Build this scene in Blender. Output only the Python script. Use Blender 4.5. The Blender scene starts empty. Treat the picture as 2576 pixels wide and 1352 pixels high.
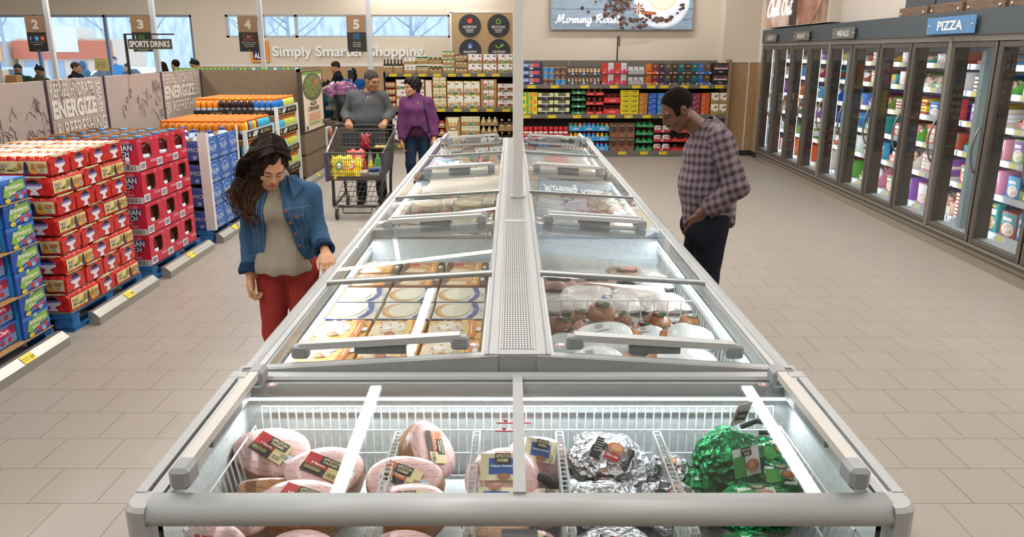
import bpy, bmesh, math, random
import numpy as np
from mathutils import Matrix, Vector

scene = bpy.context.scene
COL = scene.collection
random.seed(7)

# ------------------------------------------------------------------ camera, world, exposure
cam_d = bpy.data.cameras.new('camera'); cam = bpy.data.objects.new('camera', cam_d); COL.objects.link(cam)
cam_d.sensor_width = 36.0
cam_d.lens = 36.0 * 1948.0 / 2576.0
cam_d.shift_x = 1.0 / 2576.0
cam_d.clip_start = 0.05; cam_d.clip_end = 300
cam.location = (0, 0, 1.95)
cam.rotation_euler = (math.radians(90) - math.atan2(544, 1948), 0, 0)
scene.camera = cam

world = bpy.data.worlds.new('world'); scene.world = world; world.use_nodes = True
wn = world.node_tree.nodes; wl = world.node_tree.links
bg = wn['Background']; bg.inputs[0].default_value = (0.78, 0.90, 1.0, 1); bg.inputs[1].default_value = 1.7

scene.view_settings.view_transform = 'Standard'
try: scene.view_settings.look = 'None'
except Exception: pass
scene.view_settings.gamma = 1.0
scene.view_settings.use_curve_mapping = False
scene.view_settings.exposure = 0.3
scene.cycles.max_bounces = 7; scene.cycles.diffuse_bounces = 3; scene.cycles.glossy_bounces = 4
scene.cycles.transmission_bounces = 4; scene.cycles.transparent_max_bounces = 14
scene.cycles.sample_clamp_indirect = 6.0
scene.cycles.caustics_reflective = False; scene.cycles.caustics_refractive = False
scene.cycles.use_denoising = True

def area(name, loc, size, energy, color=(1, 0.95, 0.88), rot=(0, 0, 0)):
 d = bpy.data.lights.new(name, 'AREA'); d.shape = 'RECTANGLE'; d.size, d.size_y = size
 d.energy = energy; d.color = color
 o = bpy.data.objects.new(name, d); COL.objects.link(o); o.location = loc; o.rotation_euler = rot
 return o

# long rows of ceiling lamps and added fill lamps: (centre x, y, z, length in x, length in y, relative strength)
LAMP_ROWS = [(-1.70, 3.9, 4.2, .13, 9.8, 1.0), (2.95, 3.9, 4.2, .13, 9.8, .8), (-6.2, 6.0, 4.2, .13, 12.0, 1.5), (-1.98, 12.2, 4.2, .13, 4.4, 1.0),  # strongest row here is added fill, placed clear of the lid reflections
    (-2.65, 16.75, 4.2, 3.6, .16, 1.0), (-9.0, 16.75, 4.2, 6.0, .16, 1.0), (-2.4, 21.2, 4.08, 4.2, .16, .55), (-2.3, 21.75, 3.70, 3.2, .05, .5), (-6.8, 18.9, 4.2, 5.0, .16, .8),  # closing row here is added to brighten the checkouts and front wall
    (2.2, 14.75, 4.15, 2.5, .16, 1.0), (4.0, 6.0, 4.2, .13, 8.0, .45), (-1.0, 9.7, 4.2, 7.0, .16, 1.3)]  # closing pair is unseen fill, added for the floor and back wall
# ------------------------------------------------------------------ materials
def lin(c):
 c = c.lstrip('#'); out = []
 for i in (0, 2, 4):
  s = int(c[i:i+2], 16) / 255.0
  out.append(s / 12.92 if s <= 0.04045 else ((s + 0.055) / 1.055) ** 2.4)
 return (out[0], out[1], out[2], 1.0)
_M = {}
def mat(c, rough=0.55, metal=0.0, emit=0.0, spec=0.5, key=None):
 k = (c, rough, metal, emit, spec, key)
 if k in _M: return _M[k]
 m = bpy.data.materials.new('paint_' + c.lstrip('#')); m.use_nodes = True
 b = m.node_tree.nodes['Principled BSDF']
 b.inputs['Base Color'].default_value = lin(c); b.inputs['Roughness'].default_value = rough
 b.inputs['Metallic'].default_value = metal; b.inputs['Specular IOR Level'].default_value = spec
 if emit:
  b.inputs['Emission Color'].default_value = lin(c); b.inputs['Emission Strength'].default_value = emit
 _M[k] = m
 return m
class NT:
 def __init__(s, name):
  s.m = bpy.data.materials.new(name); s.m.use_nodes = True
  s.n = s.m.node_tree.nodes; s.l = s.m.node_tree.links; s.b = s.n['Principled BSDF']; s.o = s.n['Material Output']
 def node(s, t, **kw):
  n = s.n.new(t)
  for k, v in kw.items():
   if k.startswith('i_'): n.inputs[k[2:].replace('_', ' ')].default_value = v
   else: setattr(n, k, v)
  return n
 def link(s, a, b): s.l.new(a, b)
 def math(s, op, a, b=None, c=None, clamp=False):
  n = s.n.new('ShaderNodeMath'); n.operation = op; n.use_clamp = clamp
  for i, x in enumerate((a, b, c)):
   if x is None: continue
   if isinstance(x, (int, float)): n.inputs[i].default_value = x
   else: s.l.new(x, n.inputs[i])
  return n.outputs[0]
 def mix(s, f, a, b):
  n = s.n.new('ShaderNodeMix'); n.data_type = 'RGBA'
  for x, i in ((f, 0), (a, 6), (b, 7)):
   if isinstance(x, (int, float)): n.inputs[i].default_value = x
   elif isinstance(x, tuple): n.inputs[i].default_value = x
   elif isinstance(x, str): n.inputs[i].default_value = lin(x)
   else: s.l.new(x, n.inputs[i])
  return n.outputs[2]
 def coords(s, kind='Object'):
  t = s.n.new('ShaderNodeTexCoord'); return t.outputs[kind]
 def xyz(s, v):
  n = s.n.new('ShaderNodeSeparateXYZ'); s.l.new(v, n.inputs[0]); return n.outputs
 def noise(s, v, scale, detail=3.0, rough=0.5):
  n = s.n.new('ShaderNodeTexNoise'); n.inputs['Scale'].default_value = scale; n.inputs['Detail'].default_value = detail
  n.inputs['Roughness'].default_value = rough; s.l.new(v, n.inputs['Vector']); return n.outputs['Fac']
 def bump(s, h, strength=0.3, dist=0.01):
  n = s.n.new('ShaderNodeBump'); n.inputs['Strength'].default_value = strength; n.inputs['Distance'].default_value = dist
  s.l.new(h, n.inputs['Height']); s.l.new(n.outputs[0], s.b.inputs['Normal'])
 def color(s, c): s.l.new(c, s.b.inputs['Base Color'])
def noisy(name, c1, c2, scale=20, rough=0.6, bump=0.0, detail=4, stretch=(1, 1, 1), metal=0.0, lo=0.35, hi=0.65, dist=0.004, spec=None):
 t = NT(name); v = t.coords()
 mp = t.node('ShaderNodeMapping'); mp.inputs['Scale'].default_value = stretch; t.link(v, mp.inputs[0])
 f = t.noise(mp.outputs[0], scale, detail)
 r = t.node('ShaderNodeMapRange'); r.inputs['From Min'].default_value = lo; r.inputs['From Max'].default_value = hi; t.link(f, r.inputs[0])
 t.color(t.mix(r.outputs[0], c1, c2)); t.b.inputs['Roughness'].default_value = rough; t.b.inputs['Metallic'].default_value = metal
 t.b.inputs['Specular IOR Level'].default_value = spec if spec is not None else (.12 if 'hair' in name else .5)
 if bump: t.bump(f, bump, dist)
 return t.m
def glass(name, tint=(1, 1, 1, 1), ior=1.45, gloss=1.0, rough=0.0):
 t = NT(name); t.n.remove(t.b)
 tr = t.node('ShaderNodeBsdfTransparent'); tr.inputs[0].default_value = tint
 gl = t.node('ShaderNodeBsdfGlossy'); gl.inputs['Roughness'].default_value = rough
 lw = t.node('ShaderNodeLayerWeight'); lw.inputs[0].default_value = .5
 f0 = ((ior - 1) / (ior + 1)) ** 2
 f = t.math('MULTIPLY', t.math('MULTIPLY_ADD', t.math('POWER', lw.outputs['Facing'], 5.0), 1 - f0, f0), gloss, clamp=True)
 mx = t.node('ShaderNodeMixShader'); t.link(f, mx.inputs[0]); t.link(tr.outputs[0], mx.inputs[1]); t.link(gl.outputs[0], mx.inputs[2])
 t.link(mx.outputs[0], t.o.inputs[0])
 return t.m

# ------------------------------------------------------------------ mesh builder
_TXT = {}
def text_mesh(s, bold=0.0, slant=0.0):
 k = (s, bold, slant)
 if k in _TXT: return _TXT[k]
 cu = bpy.data.curves.new('t', 'FONT'); cu.body = s; cu.offset = bold; cu.shear = slant; cu.resolution_u = 3
 o = bpy.data.objects.new('t', cu); COL.objects.link(o)
 dg = bpy.context.evaluated_depsgraph_get(); me = bpy.data.meshes.new_from_object(o.evaluated_get(dg))
 vs = [(v.co.x, v.co.y) for v in me.vertices]; fs = [tuple(p.vertices) for p in me.polygons]
 bpy.data.meshes.remove(me); bpy.data.objects.remove(o); bpy.data.curves.remove(cu)
 if vs:
  x0 = min(v[0] for v in vs); x1 = max(v[0] for v in vs); y0 = min(v[1] for v in vs); y1 = max(v[1] for v in vs)
  vs = [((x - x0) / max(x1 - x0, 1e-6), (y - y0) / max(y1 - y0, 1e-6)) for x, y in vs]
  # face orientation: make every face counter-clockwise
  out = []
  for f in fs:
   a = sum(vs[f[i]][0] * vs[f[(i+1) % len(f)]][1] - vs[f[(i+1) % len(f)]][0] * vs[f[i]][1] for i in range(len(f)))
   out.append(f if a > 0 else f[::-1])
  fs = out
 _TXT[k] = (vs, fs)
 return _TXT[k]

class MB:
 def __init__(s, M=None):
  s.v = []; s.f = []; s.mi = []; s.sm = []; s.mats = []; s.M = M
 def mid(s, m):
  if isinstance(m, str): m = mat(m)
  if m not in s.mats: s.mats.append(m)
  return s.mats.index(m)
 def add(s, vs, fs, m, smooth=False):
  b = len(s.v); i = s.mid(m)
  if s.M is not None: vs = [s.M @ Vector(v) for v in vs]
  s.v.extend(tuple(v) for v in vs)
  for f in fs: s.f.append([b + j for j in f]); s.mi.append(i); s.sm.append(smooth)
  return s
 def box(s, x0, x1, y0, y1, z0, z1, m, c=0.0):
  if c <= 0:
   vs = [(x0,y0,z0),(x1,y0,z0),(x1,y1,z0),(x0,y1,z0),(x0,y0,z1),(x1,y0,z1),(x1,y1,z1),(x0,y1,z1)]
   fs = [(0,3,2,1),(4,5,6,7),(0,1,5,4),(1,2,6,5),(2,3,7,6),(3,0,4,7)]
   return s.add(vs, fs, m)
  c = min(c, (x1-x0)*.45, (y1-y0)*.45, (z1-z0)*.45)
  vs = []; ix = {}
  for a in (0, 1):
   for b in (0, 1):
    for d in (0, 1):
     X = (x0, x1)[a]; Y = (y0, y1)[b]; Z = (z0, z1)[d]; sx = c if a == 0 else -c; sy = c if b == 0 else -c; sz = c if d == 0 else -c
     ix[a,b,d] = len(vs); vs += [(X, Y+sy, Z+sz), (X+sx, Y, Z+sz), (X+sx, Y+sy, Z)]
  g = lambda a, b, d, k: ix[a,b,d] + k
  fs = []
  for a in (0, 1): fs.append([g(a,0,0,0), g(a,1,0,0), g(a,1,1,0), g(a,0,1,0)][::(1 if a else -1)])
  for b in (0, 1): fs.append([g(0,b,0,1), g(1,b,0,1), g(1,b,1,1), g(0,b,1,1)][::(-1 if b else 1)])
  for d in (0, 1): fs.append([g(0,0,d,2), g(1,0,d,2), g(1,1,d,2), g(0,1,d,2)][::(1 if d else -1)])
  for b in (0, 1):
   for d in (0, 1): fs.append([g(0,b,d,1), g(1,b,d,1), g(1,b,d,2), g(0,b,d,2)][::(1 if b != d else -1)])
  for a in (0, 1):
   for d in (0, 1): fs.append([g(a,0,d,0), g(a,1,d,0), g(a,1,d,2), g(a,0,d,2)][::(-1 if a != d else 1)])
  for a in (0, 1):
   for b in (0, 1): fs.append([g(a,b,0,0), g(a,b,1,0), g(a,b,1,1), g(a,b,0,1)][::(1 if a != b else -1)])
  for a in (0, 1):
   for b in (0, 1):
    for d in (0, 1): fs.append([g(a,b,d,0), g(a,b,d,1), g(a,b,d,2)][::(1 if (a+b+d) % 2 == 0 else -1)])
  return s.add(vs, fs, m, False)
 def quad(s, a, b, c, d, m): return s.add([a, b, c, d], [(0, 1, 2, 3)], m)
 def tube(s, pts, r, m, n=6, closed=False, r1=None, cap=True):
  P = [Vector(p) for p in pts]; k = len(P); vs = []; fs = []
  up = None
  for i, p in enumerate(P):
   if closed: t = (P[(i+1) % k] - P[i-1])
   else: t = (P[min(i+1, k-1)] - P[max(i-1, 0)])
   t = t.normalized() if t.length > 1e-9 else Vector((0, 0, 1))
   if up is None or abs(up.dot(t)) > .98:
    up = Vector((0, 0, 1)) if abs(t.z) < .9 else Vector((0, 1, 0))
   a = t.cross(up).normalized(); b = a.cross(t).normalized(); up = b
   rr = r if r1 is None else r + (r1 - r) * i / max(k - 1, 1)
   if isinstance(r, (list, tuple)): rr = r[i]
   for j in range(n):
    w = 2 * math.pi * j / n
    vs.append(p + a * (math.cos(w) * rr) + b * (math.sin(w) * rr))
  for i in range(k if closed else k - 1):
   i2 = (i + 1) % k
   for j in range(n):
    j2 = (j + 1) % n
    fs.append((i*n+j, i*n+j2, i2*n+j2, i2*n+j))
  if not closed and cap:
   fs.append(tuple(range(n))[::-1]); fs.append(tuple((k-1)*n + j for j in range(n)))
  return s.add(vs, fs, m, n > 4)
 def lathe(s, prof, c, m, n=16, ax='z', smooth=True):
  vs = []; fs = []; k = len(prof)
  for r, h in prof:
   for j in range(n):
    w = 2 * math.pi * j / n; q = (r*math.cos(w), r*math.sin(w), h)
    if ax == 'x': q = (q[2], q[0], q[1])
    elif ax == 'y': q = (q[1], q[2], q[0])
    vs.append((c[0]+q[0], c[1]+q[1], c[2]+q[2]))
  for i in range(k-1):
   for j in range(n):
    j2 = (j+1) % n; fs.append((i*n+j, i*n+j2, (i+1)*n+j2, (i+1)*n+j))
  if prof[0][0] > 1e-5: fs.append(tuple(range(n))[::-1])
  if prof[-1][0] > 1e-5: fs.append(tuple((k-1)*n+j for j in range(n)))
  return s.add(vs, fs, m, smooth)
 def ell(s, c, r, m, nu=16, nv=10, R=None, fn=None):
  vs = []; fs = []
  for i in range(nv+1):
   th = math.pi * i / nv
   for j in range(nu):
    ph = 2 * math.pi * j / nu
    d = Vector((math.sin(th)*math.cos(ph), math.sin(th)*math.sin(ph), math.cos(th)))
    q = Vector((d.x*r[0], d.y*r[1], d.z*r[2]))
    if fn: q = q * fn(d)
    if R is not None: q = R @ q
    vs.append((c[0]+q.x, c[1]+q.y, c[2]+q.z))
  for i in range(nv):
   for j in range(nu):
    j2 = (j+1) % nu; fs.append((i*nu+j, (i+1)*nu+j, (i+1)*nu+j2, i*nu+j2))
  return s.add(vs, fs, m, True)
 def prism(s, poly, o, u, v, w, m, smooth=False):
  """poly in (u,v) plane at o, extruded along w"""
  o = Vector(o); u = Vector(u); v = Vector(v); w = Vector(w); n = len(poly)
  A = [o + u*p[0] + v*p[1] for p in poly]; B = [a + w for a in A]
  fs = [tuple(range(n))[::-1], tuple(range(n, 2*n))] + [(i, (i+1) % n, n+(i+1) % n, n+i) for i in range(n)]
  if u.cross(v).dot(w) < 0: fs = [f[::-1] for f in fs]
  return s.add(A + B, fs, m, smooth)
 def text(s, t, o, u, v, w, h, m, bold=0.0, slant=0.0, depth=0.0):
  vs, fs = text_mesh(t, bold, slant)
  if not vs: return s
  o = Vector(o); u = Vector(u).normalized() * w; v = Vector(v).normalized() * h
  P = [o + u*x + v*y for x, y in vs]
  if depth:
   nrm = u.cross(v).normalized() * depth; k = len(P)
   cnt = {}
   for f in fs:
    for i in range(len(f)): cnt.setdefault((f[i], f[(i+1) % len(f)]), 0)
   side = [(a, b, b+k, a+k) for (a, b) in cnt if (b, a) not in cnt]
   return s.add(P + [p + nrm for p in P], [tuple(i+k for i in f) for f in fs] + side, m)
  return s.add(P, fs, m)
 def art(s, o, u, v, W, H, els, gap=0.0006):
  """flat print on a face: origin at lower left, unit axes u (right) and v (up); elements in 0..1"""
  o = Vector(o); u = Vector(u).normalized(); v = Vector(v).normalized(); n = u.cross(v)
  for k, e in enumerate(els):
   oo = o + n * gap * (k + 1); t = e[0]
   P = lambda x, y: oo + u*(x*W) + v*(y*H)
   def clip(q):
    for ax, lim, sg in ((0, 0, 1), (0, 1, -1), (1, 0, 1), (1, 1, -1)):
     o_ = []
     for i_ in range(len(q)):
      a_, b_ = q[i_-1], q[i_]; da, db = (a_[ax]-lim)*sg, (b_[ax]-lim)*sg
      if (da >= 0) != (db >= 0):
       f_ = da/(da-db); o_.append((a_[0]+(b_[0]-a_[0])*f_, a_[1]+(b_[1]-a_[1])*f_))
      if db >= 0: o_.append(b_)
     q = o_
    return q
   if t == 'r': s.add([P(e[1],e[2]), P(e[3],e[2]), P(e[3],e[4]), P(e[1],e[4])], [(0,1,2,3)], e[5])
   elif t == 'e':
    nn = 40 if W*e[3] > .1 else 18
    q = clip([(e[1]+e[3]*math.cos(a*2*math.pi/nn), e[2]+e[4]*math.sin(a*2*math.pi/nn)) for a in range(nn)])
    if len(q) > 2: s.add([P(*p_) for p_ in q], [tuple(range(len(q)))], e[5])
   elif t == 'p':
    q = clip(e[1])
    if len(q) > 2: s.add([P(*p_) for p_ in q], [tuple(range(len(q)))], e[2])
   elif t == 't':
    s.text(e[1], P(e[2], e[3]), u, v, (e[4]-e[2])*W, (e[5]-e[3])*H, e[6], *(e[7:]))
   elif t == 'bar':   # barcode stripes
    nb = e[6] if len(e) > 6 else 12; w = (e[3]-e[1]) / (2*nb)
    for i in range(nb):
     ww = w * (0.6 + 0.8*((i*7) % 3)/2)
     a = e[1] + 2*w*i
     s.add([P(a,e[2]), P(a+ww,e[2]), P(a+ww,e[4]), P(a,e[4])], [(0,1,2,3)], e[5])
  return s
 def mesh(s, name):
  me = bpy.data.meshes.new(name); me.from_pydata(s.v, [], s.f)
  for m in s.mats: me.materials.append(m)
  me.polygons.foreach_set('material_index', s.mi); me.polygons.foreach_set('use_smooth', s.sm)
  me.update(); return me
 def build(s, name, parent=None, label=None):
  return obj(name, s.mesh(name), parent, label)

def obj(name, me, parent=None, label=None):
 o = bpy.data.objects.new(name, me); COL.objects.link(o)
 if parent is not None: o.parent = parent
 if label: o['label'] = label
 return o
def tag(o, label=None, cat=None, group=None, kind=None):
 if label: o['label'] = label
 if cat: o['category'] = cat
 if group: o['group'] = group
 if kind: o['kind'] = kind
 return o
def thing(name, label, cat, loc=(0, 0, 0), rz=0.0, group=None):
 o = bpy.data.objects.new(name, None); o.empty_display_size = 0.05; COL.objects.link(o)
 o.location = loc; o.rotation_euler = (0, 0, rz)
 return tag(o, label, cat, group)
def solo(name, me, label, cat, loc=(0, 0, 0), rz=0.0, group=None):
 if isinstance(me, MB): me = me.mesh(name)
 o = obj(name, me); o.location = loc; o.rotation_euler = (0, 0, rz)
 return tag(o, label, cat, group)
def dup(root, loc=None, rz=None, label=None, group=None):
 c = root.copy(); COL.objects.link(c)
 if loc is not None: c.location = loc
 if rz is not None: c.rotation_euler = (0, 0, rz)
 tag(c, label, None, group)
 def kids(a, b):
  for ch in list(a.children):
   d = ch.copy(); COL.objects.link(d); d.parent = b; kids(ch, d)
 kids(root, c)
 return c
def struct(name, mb, label=None):
 o = mb.build(name); o['kind'] = 'structure'
 if label: o['label'] = label
 return o
_ORD = 'first second third fourth fifth sixth seventh eighth ninth tenth eleventh twelfth thirteenth fourteenth fifteenth sixteenth seventeenth eighteenth nineteenth twentieth'.split()
def nth(i):
 """ordinal word, counting from 0"""
 if i < 20: return _ORD[i]
 t = {2: 'twenty', 3: 'thirty', 4: 'forty', 5: 'fifty', 6: 'sixty'}[(i+1)//10]; r = (i+1) % 10
 if r == 0: return {2: 'twentieth', 3: 'thirtieth', 4: 'fortieth', 5: 'fiftieth', 6: 'sixtieth'}[(i+1)//10]
 return t + '-' + _ORD[r-1]
def row_word(i, n):
 if n == 1: return ''
 if i == 0: return 'bottom'
 if i == n-1: return 'top'
 if n == 3: return 'middle'
 return nth(i) + '-lowest'
def rr(a, b): return a + (b-a) * random.random()
# ------------------------------------------------------------------ setting materials
def tile_floor():
 t = NT('floor_tiles'); v = t.coords()
 mp = t.node('ShaderNodeMapping'); mp.inputs['Location'].default_value = (-(1.924 % .3035) + .3035*3, -(3.365 % .3035), 0); t.link(v, mp.inputs[0])
 def brick(mortar):
  b = t.node('ShaderNodeTexBrick'); b.offset = 0.5; b.offset_frequency = 2; b.squash = 1.0
  b.inputs['Scale'].default_value = 1.0; b.inputs['Mortar Size'].default_value = mortar; b.inputs['Mortar Smooth'].default_value = 0.1
  b.inputs['Bias'].default_value = 0.0; b.inputs['Brick Width'].default_value = .3035; b.inputs['Row Height'].default_value = .3035
  b.inputs['Color1'].default_value = (0, 0, 0, 1); b.inputs['Color2'].default_value = (1, 1, 1, 1); b.inputs['Mortar'].default_value = (.5, .5, .5, 1)
  t.link(mp.outputs[0], b.inputs[0]); return b
 b = brick(.0018)
 base = t.mix(b.outputs['Color'], '#aca297', '#b1a69a')
 nz = t.noise(v, 260, 2); nz2 = t.noise(v, 0.8, 2)
 base = t.mix(t.math('MULTIPLY', nz, .55), base, '#938a80'); base = t.mix(t.math('MULTIPLY', nz2, .25), base, '#a69c92')
 t.color(t.mix(b.outputs['Fac'], base, '#5d554e'))
 t.b.inputs['Roughness'].default_value = .38; t.b.inputs['Specular IOR Level'].default_value = .35
 t.bump(t.math('MULTIPLY', b.outputs['Fac'], -1.0), .25, .002)
 return t.m
M_FLOOR = tile_floor()
M_WALL = noisy('wall_plaster', '#d8cbb9', '#dccfbe', 60, .85, .06, 4)
M_WALLR = noisy('wall_plaster_right', '#dccfc3', '#e0d4c9', 60, .85, .06, 4)
M_CEIL = mat('#c9c6c0', .9)
M_WAIN = noisy('wainscot_laminate', '#a98a61', '#b3946b', 14, .55, .05, 5, (6, 6, .6))
M_WHITE = mat('#e6e4e0', .45)
M_DARKBASE = mat('#2b2c2c', .5)
M_GREYFRAME = mat('#b9bdc2', .4)
M_STEEL = mat('#9a968e', .32, .75)
M_BLACK = mat('#141414', .5)

# ------------------------------------------------------------------ floor, ceiling, walls
struct('floor', MB().box(-14.2, 5.6, -5, 22.1, -.1, 0, M_FLOOR))
struct('ceiling', MB().box(-14.2, 5.6, -5, 22.1, 4.35, 4.45, M_CEIL))
struct('wall_back', MB().box(.06, 4.75, 15.8, 15.95, 0, 4.35, M_WALL))
struct('wall_return', MB().box(.06, .16, 15.95, 22.0, 0, 4.35, M_WALL))
struct('wall_rear', MB().box(-14.2, 5.6, -5.1, -5, 0, 4.35, M_WALL))
struct('wall_left', MB().box(-14.3, -14.2, -5, 22.1, 0, 4.35, M_WALL))
CX0, CK = 4.16, .027                       # upright freezer front: x = CX0 + CK*y
w = MB()
a = CX0 + .13
def yslab(m, x0, y0, y1, z0, z1, d, mt):   # slab following the slightly turned right wall
 P = [(x0+CK*y0, y0), (x0+CK*y1, y1), (x0+CK*y1+d, y1), (x0+CK*y0+d, y0)]
 m.prism(P, (0, 0, z0), (1, 0, 0), (0, 1, 0), (0, 0, z1-z0), mt)
yslab(w, a, -5, 15.8, 2.32, 4.35, .12, M_WALLR)
yslab(w, a, 14.62, 15.8, 0, 2.32, .12, M_WALLR)
yslab(w, a+.95, -5, 14.62, 0, 2.32, .1, M_WALLR)
struct('wall_right', w)
# store front wall with its window openings
w = MB()
Y0, Y1 = 22.0, 22.2
w.box(-14.2, .16, Y0, Y1, 2.93, 4.35, M_WALL)
w.box(-8.67, -7.76, Y0, Y1, 0, 2.93, M_WALL)
w.box(-7.76, -1.66, Y0, Y1, 0, 2.34, M_WALL)
w.box(-1.66, .16, Y0, Y1, 0, 2.93, M_WALL)
w.box(-14.2, -8.67, Y0, Y1, 0, .25, M_WALL)
struct('wall_front', w)
struct('trim_1', MB().box(-8.67, -1.66, 21.93, 22.0, 0, 1.58, M_WAIN).box(-8.67, -1.66, 21.925, 22.0, 1.58, 1.62, M_WHITE))
GLASS_W = glass('window_glass', (.96, .985, 1, 1), 1.35)
w = MB(); w.box(-14.2, -8.67, 22.07, 22.09, .25, 2.93, GLASS_W)
for x in (-14.15, -12.95, -11.05, -8.70):
 w.box(x-.035, x+.035, 22.03, 22.13, .25, 2.93, mat('#6f7d97', .4))
for z in (.27, 2.9): w.box(-14.2, -8.67, 22.03, 22.13, z-.03, z+.03, mat('#8f98a5', .4))
struct('window_1', w)
w = MB(); w.box(-7.76, -1.66, 22.08, 22.1, 2.34, 2.93, GLASS_W)
for x in (-7.73, -6.75, -5.85, -3.83, -1.69): w.box(x-.04, x+.04, 22.02, 22.13, 2.34, 2.93, M_GREYFRAME)
for z in (2.365, 2.905): w.box(-7.76, -1.66, 22.02, 22.13, z-.025, z+.025, M_GREYFRAME)
struct('window_2', w)
# corner pilaster and wainscot of the right corner
w = MB(); w.box(4.02, 4.78, 15.3, 15.8, 0, 4.35, M_WALL); struct('wall_corner', w)
w = MB()
w.box(4.10, 4.76, 15.27, 15.3, .1, 1.77, M_WAIN); w.box(4.10, 4.76, 15.26, 15.3, 1.77, 1.785, M_WHITE)
w.box(4.085, 4.13, 15.255, 15.3, .1, 1.785, mat('#d6d5d3', .4)); w.box(4.52, 4.545, 15.262, 15.3, .1, 1.77, mat('#d6d5d3', .4))
w.box(4.10, 4.76, 15.25, 15.3, 0, .1, M_DARKBASE)
yslab(w, a-.02, 14.62, 15.27, .1, 1.77, .02, M_WAIN); yslab(w, a-.03, 14.62, 15.27, 0, .1, .03, M_DARKBASE); yslab(w, a-.028, 14.62, 15.27, 1.77, 1.785, .028, M_WHITE)
struct('trim_2', w)

# ------------------------------------------------------------------ ceiling lamp rows with added fill rows (the light of the shop)
M_LAMPB = mat('#d9d9d6', .5)
for i, (x, y, z, lx, ly, st) in enumerate(LAMP_ROWS):
 t = thing('ceiling_or_fill_light', 'long white ceiling lamp hanging over the shop, %s of its kind' % nth(i), 'ceiling light', (x, y, z), 0, 'ceiling lamp rows')
 MB().box(-lx/2, lx/2, -ly/2, ly/2, -.02, 0, mat('#fcfaf6', .5, 0, 34.0*st)).build('diffuser', t)
 MB().box(-lx/2-.02, lx/2+.02, -ly/2-.02, ly/2+.02, 0, .06, M_LAMPB).box(-.02, .02, -.02, .02, .06, 4.35-z, M_LAMPB).build('housing', t)

# ------------------------------------------------------------------ outside, beyond the windows
M_SNOW = mat('#e9eef5', .8)
o = struct('ground', MB().box(-60, 25, 22.2, 90, -.25, -.12, M_SNOW))
hm = noisy('bare_wood_hill', '#a3b1c2', '#d6dfe9', .8, .9, 0, 6, (2.5, 1, .7), lo=.3, hi=.7)
b = MB(); n = 40
pts = [(-70+110*i/n, 9.5+1.6*math.sin(i*.7)+.9*math.sin(i*1.9+1)) for i in range(n+1)]
b.prism([(-70, -.3)] + [(40, -.3)] + pts[::-1], (0, 75, 0), (1, 0, 0), (0, 0, 1), (0, 8, 0), hm)
struct('hill', b)
def tree(x, y, h, seed):
 r = random.Random(seed); b = MB(); tm = mat('#98a5b3', .9)
 b.tube([(0, 0, 0), (r.uniform(-.1, .1), 0, h*.5), (r.uniform(-.3, .3), 0, h)], .12, tm, 6, r1=.02)
 for k in range(16):
  z = h*(.25+.7*k/16); a = r.uniform(0, 6.28); L = h*.28*(1.2-.7*k/16)
  p1 = (math.cos(a)*L*.5, math.sin(a)*L*.5, z+L*.35); p2 = (math.cos(a)*L, math.sin(a)*L, z+L*.9)
  b.tube([(0, 0, z), p1, p2], .05, tm, 5, r1=.008)
  for q in range(3):
   a2 = a+r.uniform(-.9, .9); b.tube([p1, (p1[0]+math.cos(a2)*L*.5, p1[1]+math.sin(a2)*L*.5, p1[2]+L*.55)], .022, tm, 4, r1=.005)
 return b.mesh('bare_tree')
for i, (x, y, h) in enumerate([(-19.5, 44, 9), (-25, 50, 11), (-15.5, 48, 9.5), (-11, 40, 8), (-8, 46, 10), (-5, 40, 8.5), (-29, 46, 10)]):
 solo('bare_tree', tree(x, y, h, i), 'leafless grey tree behind the shop windows, %s of its row' % nth(i), 'tree', (x, y, -.12), 0, 'bare trees outside')
def pbuild(x, y, wd, hh, col, lab):
 t = thing('shop_building', lab, 'building', (x, y, -.13))
 MB().box(-wd/2, wd/2, 0, 5, 0, hh, '#cdb9a9').build('wall', t)
 MB().box(-wd/2-.1, wd/2+.1, -.25, 0, hh*.55, hh*.95, col).build('fascia', t)
 MB().box(-wd*.18, wd*.18, -.3, 2, hh*.7, hh*1.25, '#d5cfc8').build('gable', t)
 for k in range(4): MB().box(-wd/2+.4+k*wd/4, -wd/2+.4+k*wd/4+wd/6, -.04, 0, .4, hh*.5, '#8fa3bb').build('window', t)
pbuild(-30.6, 55, 6.5, 3.0, '#b8654c', 'low shop building with an orange red fascia beyond the parking lot')  # fascia colours lightened to stand in for overexposed daylight
pbuild(-36.5, 54, 4.5, 2.8, '#c99a7c', 'pale building with a faded orange fascia at the left window edge')
t = thing('iron_fence', 'dark picket fence outside behind the snowy lot', 'fence', (-14.5, 30, -.12))
b = MB(); b.box(-9, 9, -.02, .02, .2, .24, '#56627a'); b.box(-9, 9, -.02, .02, 1.0, 1.04, '#56627a'); b.build('rail', t)
b = MB()
for k in range(90): b.box(-9+k*.2, -8.975+k*.2, -.012, .012, 0, 1.15, '#56627a')
b.build('picket_row', t)
def car(x, y, col, lab):
 t = thing('parked_car', lab, 'car', (x, y, -.12))
 prof = [(-2.1, .35), (2.1, .35), (2.15, .75), (1.2, .9), (.7, 1.4), (-1.1, 1.42), (-1.8, .95), (-2.15, .85)]
 MB().prism(prof, (0, -.8, 0), (1, 0, 0), (0, 0, 1), (0, 1.6, 0), col).build('body', t)
 MB().prism([(1.05, .92), (.62, 1.34), (-1.02, 1.36), (-1.6, .95)], (0, -.815, 0), (1, 0, 0), (0, 0, 1), (0, 1.63, 0), '#47525f').build('window', t)
 for xx in (-1.3, 1.3):
  for yy in (-.7, .7): MB().lathe([(.32, -.1), (.32, .1)], (xx, yy, .32), '#22252a', 14, 'y').build('wheel', t)
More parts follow.
